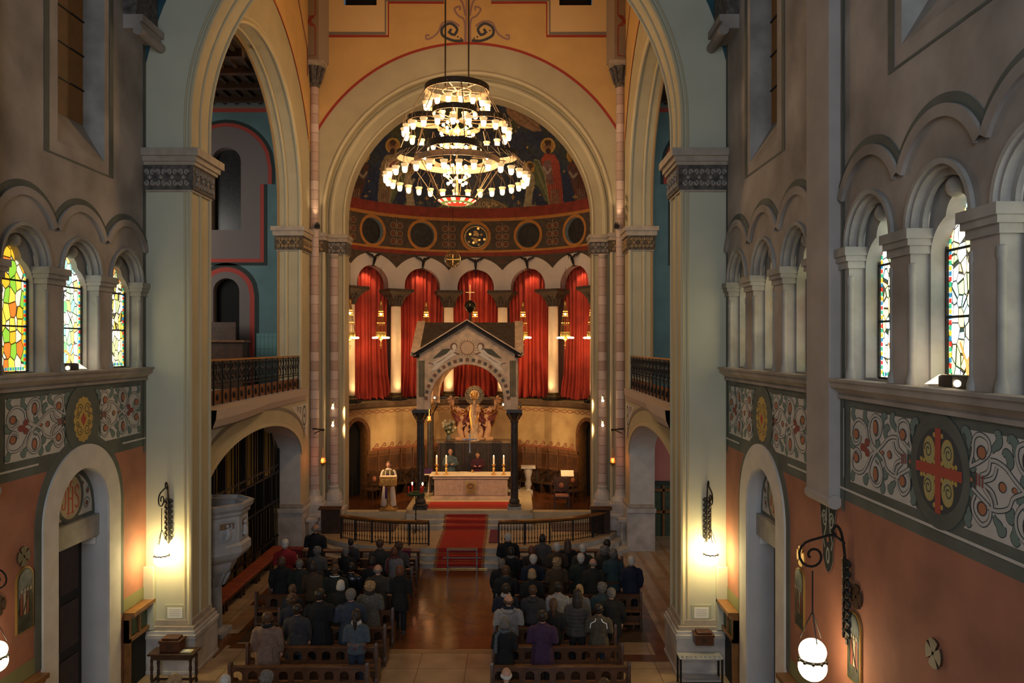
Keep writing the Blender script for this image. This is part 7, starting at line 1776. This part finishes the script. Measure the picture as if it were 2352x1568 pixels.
# ------------------------------------------------------------------ people
skinm = [mat('skin_light', (.52, .27, .18), .55), mat('skin_tan', (.42, .20, .125), .55)]
def hand(m, wr, dirv, palm, side, mt, curl=.8):
    """palm and five separate bent fingers from wrist point"""
    wr = Vector(wr); d = Vector(dirv).normalized(); n = Vector(palm).normalized(); s = d.cross(n).normalized()*side
    m.tube([wr, wr+d*.04, wr+d*.085], [.024, .034, .030], mt, 8)
    for k, (o, L_) in enumerate(((-.027, .068), (-.009, .078), (.009, .072), (.026, .056))):
        b = wr+d*.085+s*o; k1 = b+d*L_*.45+n*.006; k2 = k1+(d*math.cos(curl)+n*math.sin(curl))*L_*.32; k3 = k2+(d*math.cos(curl*1.7)+n*math.sin(curl*1.7))*L_*.28
        m.tube([b, k1, k2, k3], [.0095, .009, .008, .007], mt, 6)
    b = wr+d*.03-s*.030; m.tube([b, b-s*.024+d*.026+n*.012, b-s*.022+d*.058+n*.024], [.012, .010, .008], mt, 6)
def make_body(pose):
    m = MB(); S = skinm[0]
    m.loft([((0, 0, .86), .15, .11), ((0, 0, 1.0), .145, .10), ((0, 0, 1.15), .14, .095), ((0, 0, 1.32), .175, .10), ((0, 0, 1.42), .15, .085), ((0, 0, 1.46), .07, .07)], S, 14)
    m.tube([(0, -.01, 1.42), (0, .005, 1.50), (0, .015, 1.55)], [.062, .052, .052], S, 10)
    m.ball((0, .0, 1.635), .11, S, 16, sc=(.80, .95, 1.02)); m.ball((0, .03, 1.58), .08, S, 12, sc=(.8, .95, .95)); m.tube([(0, .095, 1.645), (0, .118, 1.61), (0, .106, 1.60)], [.012, .015, .012], S, 6)
    m.tube([(-.025, .096, 1.565), (.025, .096, 1.565)], .010, S, 6)
    for sg in (-1, 1):
        m.ball((sg*.09, -.005, 1.62), .031, S, 8, sc=(.35, .7, 1.15)); m.ball((sg*.03, .098, 1.645), .013, S, 6, sc=(1.2, .6, .8))
        m.tube([(sg*.09, 0, .88), (sg*.10, .01, .48), (sg*.10, -.01, .10)], [.085, .056, .038], S, 10); m.tube([(sg*.10, -.05, .04), (sg*.105, .14, .03)], [.04, .032], S, 8)
        sh = Vector((sg*.175, 0, 1.38))
        if pose == 'A': el, wr, dv, pv = (sg*.235, -.03, 1.10), (sg*.09, .22, 1.07), (-sg*.8, .5, .05), (-sg*.3, -.6, 0)
        elif pose == 'B': el, wr, dv, pv = (sg*.24, -.03, 1.10), (sg*.245, .05, .86), (0, .12, -1), (-sg*1, 0, 0)
        elif pose == 'C': el, wr, dv, pv = (sg*.24, .02, 1.12), (sg*.13, .28, 1.16), (-sg*.5, .8, .1), (0, 0, -1)
        m.tube([sh, el, wr], [.055, .042, .027], S, 8); hand(m, wr, dv, pv, sg, S)
    return fuse(m, .0095, 2)
BODY = {}; CLO = {}; HAIR = {}
def body(p):
    if p not in BODY: BODY[p] = make_body(p)
    return BODY[p]
def coat(kind, pose):
    k = (kind, pose)
    if k in CLO: return CLO[k]
    m = MB(); c = benchwood
    hem, hx, hy = {'jacket': (.80, .215, .155), 'coat': (.58, .245, .175), 'long': (.36, .26, .19), 'vest': (.78, .22, .16), 'puffer': (.76, .25, .185), 'robe': (.03, .31, .26)}[kind]
    f = 1.08 if kind == 'puffer' else 1.0
    secs = [((0, 0, hem), hx, hy), ((0, 0, (hem+1.05)/2), (hx+.19)/2+.01, (hy+.14)/2+.01), ((0, 0, 1.05), .19*f, .14*f), ((0, -.005, 1.22), .215*f, .150*f), ((0, -.01, 1.34), .225*f, .140*f), ((0, -.01, 1.41), .19, .115), ((0, -.005, 1.46), .10, .09)]
    m.loft(secs, c, 20)
    m.lathe([(.085, 1.42), (.095, 1.47), (.080, 1.50), (.06, 1.49)], (0, -.005, 0), c, 16)
    for sg in (-1, 1):
        if pose == 'A': el, wr = (sg*.262, -.035, 1.09), (sg*.115, .195, 1.07)
        elif pose == 'B': el, wr = (sg*.262, -.035, 1.10), (sg*.255, .045, .88)
        else: el, wr = (sg*.27, .02, 1.12), (sg*.15, .25, 1.15)
        r = (.085, .072, .052) if kind in ('puffer', 'coat', 'long') else (.078, .064, .048)
        if kind == 'robe': r = (.085, .085, .11)
        m.tube([(sg*.16, -.005, 1.39), (sg*.215, -.01, 1.33), el, wr], [r[0]*.9, r[0], r[1], r[2]], c, 10)
    if kind == 'puffer':
        for z in (.84, .92, 1.0, 1.08, 1.16, 1.24): m.lathe([(.0, -.03), (1, 0), (0, .03)], (0, 0, z), c, 18, sx=.265, sy=.20)
    # soft folds in the back and vent
    rr = random.Random(len(kind)*3+ord(pose))
    for i in range(7):
        x = -.15+.05*i; m.tube([(x, -hy*.93-.004, hem+.03), (x*.9+.01*rr.random(), -.14*f-.004, 1.05)], [.018, .006], c, 6)
    CLO[k] = fuse(m, .018, 4); return CLO[k]
def legs(kind):
    if ('legs', kind) in CLO: return CLO[('legs', kind)]
    m = MB(); c = benchwood
    if kind == 'skirt': m.loft([((0, 0, .42), .23, .17), ((0, 0, .7), .20, .15), ((0, 0, .95), .17, .12)], c, 18)
    else:
        for sg in (-1, 1): m.tube([(sg*.09, 0, .92), (sg*.10, .01, .48), (sg*.105, -.01, .06)], [.105, .078, .068], c, 12)
        m.loft([((0, 0, .84), .17, .13), ((0, 0, 1.0), .165, .12)], c, 16)
    CLO[('legs', kind)] = fuse(m, .018, 3); return CLO[('legs', kind)]
def shoes():
    if 'shoes' in CLO: return CLO['shoes']
    m = MB()
    for sg in (-1, 1): m.tube([(sg*.105, -.075, .045), (sg*.105, .05, .05), (sg*.11, .16, .035)], [.045, .05, .038], benchwood, 10); m.box(sg*.105-.04, sg*.105+.04, -.1, .18, 0, .03, benchwood)
    CLO['shoes'] = fuse(m, .014, 1); return CLO['shoes']
def hair(kind):
    if kind in HAIR: return HAIR[kind]
    m = MB(); c = benchwood; rr = random.Random(7)
    if kind == 'bald':
        for i in range(9):
            a = PI+PI*i/8; m.ball((.073*math.cos(a), -.005+.088*math.sin(a), 1.605+.01*math.sin(i)), .026, c, 8, sc=(1, 1, 1.5))
    else:
        m.ball((0, -.016, 1.655), .105, c, 16, sc=(.85, .98, .98))
        if kind == 'short':
            m.ball((0, -.045, 1.60), .085, c, 12, sc=(.9, .75, .9))
        if kind in ('bob', 'curly', 'long', 'pony', 'bun'): m.ball((0, -.035, 1.61), .105, c, 14, sc=(.92, .85, 1.0))
        if kind == 'bob': m.loft([((0, -.035, 1.525), .085, .055), ((0, -.04, 1.56), .10, .075), ((0, -.03, 1.62), .10, .09)], c, 14)
        if kind == 'long': m.loft([((0, -.095, 1.30), .07, .03), ((0, -.09, 1.42), .10, .045), ((0, -.06, 1.52), .105, .075), ((0, -.03, 1.62), .10, .09)], c, 14)
        if kind == 'pony': m.tube([(0, -.11, 1.62), (0, -.15, 1.55), (0, -.135, 1.42), (0, -.13, 1.34)], [.03, .045, .035, .012], c, 10)
        if kind == 'bun': m.ball((0, -.12, 1.67), .045, c, 10)
        if kind == 'curly':
            for i in range(46):
                a = rr.random()*2*PI; e = rr.random()*1.9-.7; m.ball((.095*math.cos(a)*math.cos(e), -.02+.105*math.sin(a)*math.cos(e)-.01, 1.645+.1*math.sin(e)), .026, c, 6)
    m.v = [((x)*1.13, (y)*1.10, 1.61+(z-1.61)*(1.10 if z > 1.5 else 1.0)) for x, y, z in m.v]
    me = fuse(m, .0115, 1)
    # keep the face free of hair
    bm = bmesh.new(); bm.from_mesh(me)
    dl = [f for f in bm.faces if (lambda q: q.y > .055 and q.z < 1.70-.0*q.x)(f.calc_center_median())]
    bmesh.ops.delete(bm, geom=dl, context='FACES'); bm.to_mesh(me); bm.free(); HAIR[kind] = me; return me
def cm(name, c, r=.85, ns=14, na=.25): return mat('cloth_'+name, tuple(q*(.72 if max(c) < .5 else 1) for q in c), r, ns=ns, na=na)
HC = {'white': mat('hair_white', (.58, .53, .48), .8, ns=40, na=.3), 'gray': mat('hair_gray', (.18, .16, .145), .8, ns=40, na=.4), 'dark': mat('hair_dark', (.025, .016, .012), .5), 'brown': mat('hair_brown', (.085, .04, .02), .55), 'blond': mat('hair_blond', (.38, .25, .13), .6, ns=30, na=.4), 'red': mat('hair_auburn', (.14, .045, .02), .55)}
shoem = mat('shoe_black', (.012, .011, .011), .4)
pcount = 0
def person(loc, h, label, ctype, ccol, htype, hcol, lcol, pose='A', rz=0, wide=1.0, lkind='trousers', extra=(), skin=0, pants=True):
    global pcount; pcount += 1
    t = thing('person', label, 'person', loc=loc, rz=rz); s = h/1.74
    b = mobj('body', body(pose), skinm[skin], t)
    c = mobj('robe' if ctype == 'robe' else ('vest' if ctype == 'vest' else 'coat'), coat(ctype, pose), ccol, t)
    hm = mobj('hair', hair(htype), HC[hcol], t)
    if pants:
        l = mobj('skirt' if lkind == 'skirt' else 'trousers', legs(lkind), lcol, t)
    mobj('shoes', shoes(), shoem, t)
    for e in extra:
        m = MB()
        if e[0] == 'scarf':
            m.tube([(.10*math.cos(i*PI/8), .095*math.sin(i*PI/8)-.005, 1.465+.012*math.sin(i*2)) for i in range(16)], .042, e[1], 8, closed=True)
            if len(e) > 2: m.tube([(-.10, -.05, 1.45), (-.18, -.13, 1.38), (-.19, -.165, 1.15), (-.19, -.165, 1.0)], [.04, .04, .045, .04], e[1], 8)
            lpart(m, 'scarf', t)
        elif e[0] == 'collar': m.lathe([(.10, 1.43), (.12, 1.47), (.10, 1.52), (.085, 1.50)], (0, -.012, 0), e[1], 18); lpart(m, 'collar', t)
        elif e[0] == 'hood': m.ball((0, -.10, 1.40), .12, e[1], 12, sc=(1.1, .6, .55)); m.tube([(-.12, -.03, 1.44), (-.08, -.13, 1.41), (.08, -.13, 1.41), (.12, -.03, 1.44)], .035, e[1], 8); lpart(m, 'hood', t)
        elif e[0] == 'strip_collar': m.tube([(.11*math.cos(a), -.005+.115*math.sin(a), 1.475) for a in [PI+.35+i*(PI-.7)/10 for i in range(11)]], .012, e[1], 6); lpart(m, 'reflective_trim', t, 'bright reflective collar trim')
        elif e[0] == 'strips':
            for sg in (-1, 1): m.tube([(sg*.06, -.115, 1.43), (sg*.08, -.142, 1.37), (sg*.17, -.148, 1.32), (sg*.185, -.150, 1.20)], .011, e[1], 6)
            lpart(m, 'reflective_strip', t, 'bright reflective piping')
        elif e[0] == 'belt': m.lathe([(1, -.02), (1.03, 0), (1, .02)], (0, 0, 1.02), e[1], 20, sx=.20, sy=.15); lpart(m, 'belt', t)
        elif e[0] == 'stripe':
            z = e[2]; m.lathe([(1, -.035), (1.02, 0), (1, .035)], (0, 0, z), e[1], 20, sx=.212, sy=.156); lpart(m, 'knitted_stripe', t)
        elif e[0] == 'cap': m.lathe([(.095, 1.66), (.10, 1.70), (.08, 1.745), (0, 1.76)], (0, -.01, 0), e[1], 16); lpart(m, 'cap', t)
        elif e[0] == 'face':
            for sg in (-1, 1): m.ball((sg*.030, .110, 1.645), .008, mat('eye_dark', (.02, .015, .01), .3), 6); m.tube([(sg*.015, .110, 1.662), (sg*.045, .102, 1.664)], .004, HC['dark'], 4)
            m.tube([(-.02, .108, 1.572), (.02, .108, 1.572)], .005, mat('lip', (.3, .08, .06), .5), 5); lpart(m, 'face_detail', t)
    t.scale = (s*wide, s*wide, s); return t
B = lambda n, c, **k: cm(n, c, **k)
black = B('black', (.012, .012, .014)); navy = B('navy', (.016, .02, .042)); dgreen = B('dark_green', (.022, .030, .024)); greyc = B('charcoal', (.055, .050, .056)); bgrey = B('brown_grey', (.060, .050, .042)); brownc = B('brown', (.085, .050, .026)); tan = B('tan', (.30, .185, .14)); redc = B('red', (.36, .012, .018)); greyfur = B('grey_fur', (.17, .155, .14), ns=40, na=.6); blueg = B('slate_blue', (.045, .062, .10)); offw = B('off_white', (.46, .42, .40)); lgrey = B('light_grey', (.26, .24, .24)); purple = B('plum', (.085, .035, .095)); olive = B('olive_drab', (.125, .098, .066)); tealc = B('teal_grey', (.045, .075, .08)); taupe = B('taupe', (.10, .082, .074)); leather = cm('black_leather', (.014, .014, .022), r=.3); denim = B('denim', (.03, .045, .085)); dark_tr = B('dark_trousers', (.015, .014, .018)); furbr = B('brown_fur', (.11, .062, .028), ns=40, na=.6); refl = mat('reflective_flash_white', (.93, .93, .97), .3); bluec = B('deep_blue', (.012, .016, .045)); wool = B('knit_blue', (.10, .13, .16)); wred = B('knit_maroon', (.16, .055, .06)); wpink = B('knit_rose', (.26, .15, .14)); scf = B('white_scarf', (.50, .46, .46)); gscf = B('grey_scarf', (.14, .17, .20), ns=30, na=.6)  # refl: camera flash thrown back by the trim, put into its near-white colour
PEOPLE = [
 # px, top y, label, coat, colour, hair, haircol, legs, pose, extras...
 (655, 1239, 'person in a bright red jacket with white hair by the left aisle', 'jacket', redc, 'short', 'white', dark_tr, 'A', 1.08, ()),
 (725, 1205, 'tall bald person in a long black coat, farthest forward on the left', 'long', black, 'bald', 'gray', dark_tr, 'A', 1.15, ()),
 (729, 1255, 'grey-haired person in a light grey coat behind the tall bald man', 'coat', B('mid_grey', (.12, .11, .10)), 'curly', 'gray', dark_tr, 'A', 1.0, ()),
 (647, 1279, 'brown-haired person in black at the left end, behind the red jacket', 'coat', black, 'bob', 'brown', dark_tr, 'B', 1.1, ()),
 (688, 1286, 'grey-haired man in a wide dark green coat at left, beside the aisle side', 'coat', dgreen, 'short', 'gray', dark_tr, 'B', 1.15, ()),
 (718, 1290, 'dark-haired person in a brown jacket squeezed behind the green coat', 'jacket', brownc, 'bob', 'dark', dark_tr, 'A', .95, ()),
 (806, 1237, 'dark-haired person in dark slate clothes in the left front rows', 'jacket', greyc, 'short', 'dark', dark_tr, 'A', .95, ()),
 (795, 1257, 'person with grey cap-like hair in a black coat, left front rows', 'coat', black, 'short', 'gray', dark_tr, 'A', 1.05, ()),
 (873, 1239, 'brown-haired person in dark brown-grey coat near the front left desk', 'coat', bgrey, 'short', 'brown', dark_tr, 'A', 1.05, ()),
 (916, 1244, 'person with blond-grey hair in taupe coat at the left front aisle end', 'coat', taupe, 'curly', 'brown', dark_tr, 'A', 1.0, ()),
 (906, 1257, 'auburn-haired person wearing a pale grey vest and a reddish scarf', 'vest', lgrey, 'bob', 'red', dark_tr, 'A', .95, (('scarf', B('red_tartan', (.22, .05, .045), ns=30, na=.6), 1),)),
 (769, 1283, 'dark-haired person in black, half hidden in the left middle rows', 'jacket', black, 'short', 'brown', dark_tr, 'A', .95, ()),
 (770, 1297, 'man in a dark green coat with a bright reflective collar trim', 'coat', dgreen, 'short', 'brown', dark_tr, 'A', 1.12, (('strip_collar', refl),)),
 (807, 1293, 'person in a shiny black leather jacket in the left middle rows', 'jacket', leather, 'short', 'dark', dark_tr, 'A', 1.05, ()),
 (854, 1279, 'dark-haired person in black with a thin red collar on the left', 'jacket', black, 'bob', 'dark', dark_tr, 'A', 1.0, (('collar', B('dark_red', (.16, .03, .03))),)),
 (868, 1297, 'bald man in a brown-grey coat in the left middle rows', 'coat', bgrey, 'bald', 'gray', dark_tr, 'A', 1.15, ()),
 (918, 1299, 'auburn-haired person in a black hooded coat at the aisle, left block', 'coat', black, 'bob', 'red', dark_tr, 'A', 1.0, (('hood', black),)),
 (783, 1333, 'person with bright white hair in a black coat, left block', 'coat', black, 'bob', 'white', dark_tr, 'A', .98, ()),
 (850, 1335, 'blond person in a grey fur coat with dark collar, left block', 'coat', greyfur, 'curly', 'blond', dark_tr, 'A', 1.12, (('collar', B('dark_fur', (.035, .028, .025), ns=40, na=.5)),)),
 (672, 1343, 'person in navy with brown hair near the left end of the pews', 'jacket', navy, 'short', 'brown', dark_tr, 'A', .95, ()),
 (671, 1364, 'curly brown-haired person in dark navy, left end of the pews', 'jacket', navy, 'curly', 'brown', denim, 'A', .95, ()),
 (806, 1353, 'grey-haired man in a slate blue jacket, left block', 'coat', blueg, 'short', 'gray', dark_tr, 'A', 1.15, ()),
 (734, 1353, 'dark-haired person in a long black coat, left block middle', 'long', black, 'short', 'dark', dark_tr, 'A', 1.15, ()),
 (683, 1388, 'dark-haired man in a charcoal grey coat in the nearest occupied left row', 'coat', greyc, 'short', 'dark', denim, 'B', 1.12, ()),
 (819, 1400, 'dark ponytail person in a striped blue and maroon knit with white collar', 'jacket', wool, 'pony', 'dark', denim, 'A', .98, (('collar', scf), ('stripe', wpink, 1.02), ('stripe', wred, .93))),
 (615, 1406, 'brown-haired person in a wide tan pink coat, leftmost near row', 'coat', tan, 'short', 'brown', denim, 'B', 1.15, (('collar', black),)),
 (1167, 1225, 'grey-haired person in a wide black coat, front row beside the aisle right', 'coat', black, 'short', 'white', dark_tr, 'A', 1.15, ()),
 (1174, 1257, 'dark-haired person in black with pale collar by the right aisle end', 'coat', black, 'bob', 'dark', dark_tr, 'A', 1.05, (('collar', B('pale_collar', (.3, .26, .22))),)),
 (1246, 1227, 'dark-haired person in a grey jacket at the right front row', 'jacket', B('stone_grey', (.12, .105, .10)), 'bob', 'dark', lgrey, 'A', .95, ()),
 (1221, 1254, 'auburn-haired person in dark brown, right front rows', 'coat', B('umber', (.03, .018, .014)), 'bob', 'red', lgrey, 'A', 1.0, ()),
 (1279, 1247, 'grey-haired man in a brown coat, right front rows', 'coat', brownc, 'short', 'white', lgrey, 'A', 1.1, ()),
 (1304, 1238, 'person with long grey-brown hair in black, right front row', 'coat', black, 'long', 'brown', lgrey, 'A', .95, ()),
 (1338, 1250, 'white-haired man in a grey-brown coat, right front rows', 'coat', bgrey, 'short', 'white', dark_tr, 'A', 1.08, ()),
 (1394, 1239, 'dark-haired person in a tan jacket at the far right front', 'jacket', B('camel', (.20, .12, .085)), 'short', 'dark', dark_tr, 'A', 1.05, ()),
 (1388, 1254, 'curly grey-haired man in a very dark brown coat, right front', 'coat', B('bark', (.028, .024, .018)), 'curly', 'gray', dark_tr, 'A', 1.2, ()),
 (1408, 1261, 'person with curly grey hair in a teal-grey coat, right side', 'coat', tealc, 'curly', 'gray', dark_tr, 'A', 1.0, ()),
 (1450, 1278, 'grey-haired person in a deep blue coat at the right end of the pews', 'coat', bluec, 'short', 'white', dark_tr, 'B', 1.05, ()),
 (1153, 1284, 'grey-haired person in black at the aisle, right block third row', 'coat', black, 'short', 'gray', dark_tr, 'B', 1.1, ()),
 (1225, 1274, 'white-haired balding man in a wide black coat, right block', 'coat', navy, 'short', 'white', lgrey, 'A', 1.15, ()),
 (1334, 1272, 'white-haired man in a dark green coat, right block', 'coat', dgreen, 'short', 'white', dark_tr, 'A', 1.12, ()),
 (1362, 1283, 'balding man in a dark olive coat, right block beside the curly-haired man', 'coat', B('dark_olive', (.03, .028, .02)), 'bald', 'gray', dark_tr, 'A', 1.12, ()),
 (1279, 1281, 'blond person in a brown fur coat, centre of the right block', 'coat', furbr, 'curly', 'blond', dark_tr, 'A', 1.1, (('collar', B('pale_fur', (.26, .18, .11), ns=40, na=.5)),)),
 (1162, 1300, 'brown-haired person in black with grey collar at the right aisle side', 'coat', black, 'short', 'brown', dark_tr, 'A', 1.12, (('collar', greyc),)),
 (1222, 1307, 'blond-grey person in black behind the wide black coat, right block', 'coat', black, 'bob', 'blond', dark_tr, 'A', 1.05, ()),
 (1282, 1338, 'dark-haired person in a pale off-white coat, centre of right block', 'coat', offw, 'short', 'dark', dark_tr, 'A', 1.05, ()),
 (1162, 1341, 'dark-haired person in navy behind the bald man in white, right aisle', 'coat', navy, 'short', 'dark', dark_tr, 'A', 1.1, (('collar', scf),)),
 (1224, 1345, 'brown-haired person in a charcoal hooded jacket, right block', 'jacket', greyc, 'short', 'brown', dark_tr, 'A', 1.1, (('hood', greyc),)),
 (1331, 1343, 'blond person in a pale jacket half hidden in the right block', 'jacket', offw, 'bob', 'blond', dark_tr, 'A', .95, ()),
 (1383, 1338, 'curly grey-haired person in a teal-grey jacket, right block', 'jacket', tealc, 'curly', 'gray', dark_tr, 'A', 1.0, ()),
 (1404, 1351, 'balding grey man in a black coat at the right end of the near rows', 'coat', black, 'short', 'gray', denim, 'B', 1.12, ()),
 (1168, 1367, 'bald man in an off-white jacket with dark collar, right aisle side', 'jacket', offw, 'bald', 'brown', dark_tr, 'A', 1.18, (('collar', navy), ('hood', offw))),
 (1326, 1354, 'dark long-haired person in a brown puffy jacket, right block', 'puffer', taupe, 'long', 'dark', dark_tr, 'A', .98, ()),
 (1271, 1375, 'person with brown ponytail in a black jacket, right block', 'jacket', black, 'pony', 'brown', dark_tr, 'A', .95, ()),
 (1246, 1403, 'dark-haired person in a plum purple coat, nearest occupied right row', 'coat', purple, 'short', 'dark', dark_tr, 'A', 1.12, ()),
 (1159, 1419, 'grey-haired person in a black jacket with blue-grey scarf, right aisle end', 'coat', black, 'bob', 'gray', dark_tr, 'A', .98, (('scarf', gscf, 1),)),
 (1375, 1388, 'dark-haired man in an olive coat with bright reflective piping', 'coat', olive, 'short', 'dark', denim, 'A', 1.15, (('strips', refl),)),
]
stand = [y+.78 for y in ROWS]
placed = []
for (px, ty, lb, ct, cc, ht, hc, lc, ps, wd, ex) in PEOPLE:
    best = None
    for r in stand:
        d = min(max(5.70*F/(ty-VY), r-.12), r+.10); h = H-(ty-VY)*d/F; e = abs(h-1.70)
        if best is None or e < best[0]: best = (e, d, h)
    e, d, h = best
    if px == 725: d = 24.7; h = H-(ty-VY)*d/F
    for it in range(3):
        for q in placed:
            if abs((px-VX)*d/F-q[0]) < .46 and abs(d-q[1]) < .36: d = q[1]-.37 if d <= q[1] else q[1]+.37; h = H-(ty-VY)*d/F
    h = min(1.86, max(1.5, h)); x = (px-VX)*d/F
    person((x, d, 0), h, lb, ct, cc, ht, hc, lc, ps, rz=random.Random(px).uniform(-.12, .12), wide=wd, extra=ex, skin=px % 2); placed.append((round(x, 2), round(d, 2), round(h, 2)))
# heads cut by the lower edge: people standing nearer than the last pews
for px, ty, ht, hc, cc, lb in ((613, 1541, 'curly', 'gray', greyc, 'grey curly-haired person whose head shows at the bottom edge, left block'), (402, 1549, 'curly', 'blond', tan, 'blond head at the bottom edge near the small table'), (518, 1551, 'short', 'white', lgrey, 'white-haired head at the bottom edge left of the nearest left pew'), (1163, 1534, 'bald', 'white', black, 'bald head at the bottom edge by the nearest right pew'), (1387, 1559, 'short', 'brown', black, 'brown hair top at the bottom edge, right block')):
    d = 5.7*F/(ty-VY); person(((px-VX)*d/F, d, 0), 1.70, lb, 'coat', cc, ht, hc, dark_tr, 'A', extra=())
# priest at the lectern and two ministers behind the altar (all facing the nave)
alb = cm('white_alb', (.68, .60, .52), ns=3, na=.1); gpat = cm('gold_green_vestment', (.16, .13, .05), ns=20, na=.6); pur = cm('purple_stole', (.07, .02, .16))
pr_ = person((P(893, 1110, 31.6).x, 31.55, .955), 1.80, 'priest in white alb and green-gold cope with purple stole, reading at the lectern', 'robe', alb, 'short', 'brown', dark_tr, 'C', rz=PI, wide=1.0, extra=(('face',),), pants=False)
m = MB(); m.loft([((0, -.01, .98), .30, .21), ((0, -.01, 1.2), .27, .19), ((0, -.01, 1.36), .245, .165), ((0, -.01, 1.44), .16, .12)], gpat, 22, caps=False); lpart(m, 'cope', pr_, 'green and gold shoulder cape')
m = MB(); m.box(-.085, .085, .19, .225, .50, 1.30, pur); m.box(-.10, -.07, .215, .23, .95, 1.42, alb); m.box(.07, .10, .215, .23, .95, 1.42, alb); m.lathe([(.08, 1.42), (.10, 1.46), (.085, 1.49)], (0, 0, 0), alb, 16); lpart(m, 'stole', pr_, 'purple stole')
m = MB(); m.box(-.10, .10, .235, .26, .35, .98, pur); lpart(m, 'lectern_cloth', pr_, 'purple hanging')
q = P(1034, 1100, 34.0); person((q.x, 34.1, 1.10), 7.4-(1031-VY)*34.1/F-1.1, 'bald man in a slate blue robe with joined hands behind the altar', 'robe', cm('robe_slate', (.10, .15, .19)), 'bald', 'brown', dark_tr, 'C', rz=PI, extra=(('face',),), pants=False)
q = P(1097, 1100, 34.0); person((q.x, 34.1, 1.10), 7.4-(1038-VY)*34.1/F-1.1, 'dark-haired man in a dark purple robe with joined hands behind the altar', 'robe', cm('robe_plum', (.075, .010, .035)), 'short', 'dark', dark_tr, 'C', rz=PI, extra=(('face',),), pants=False)
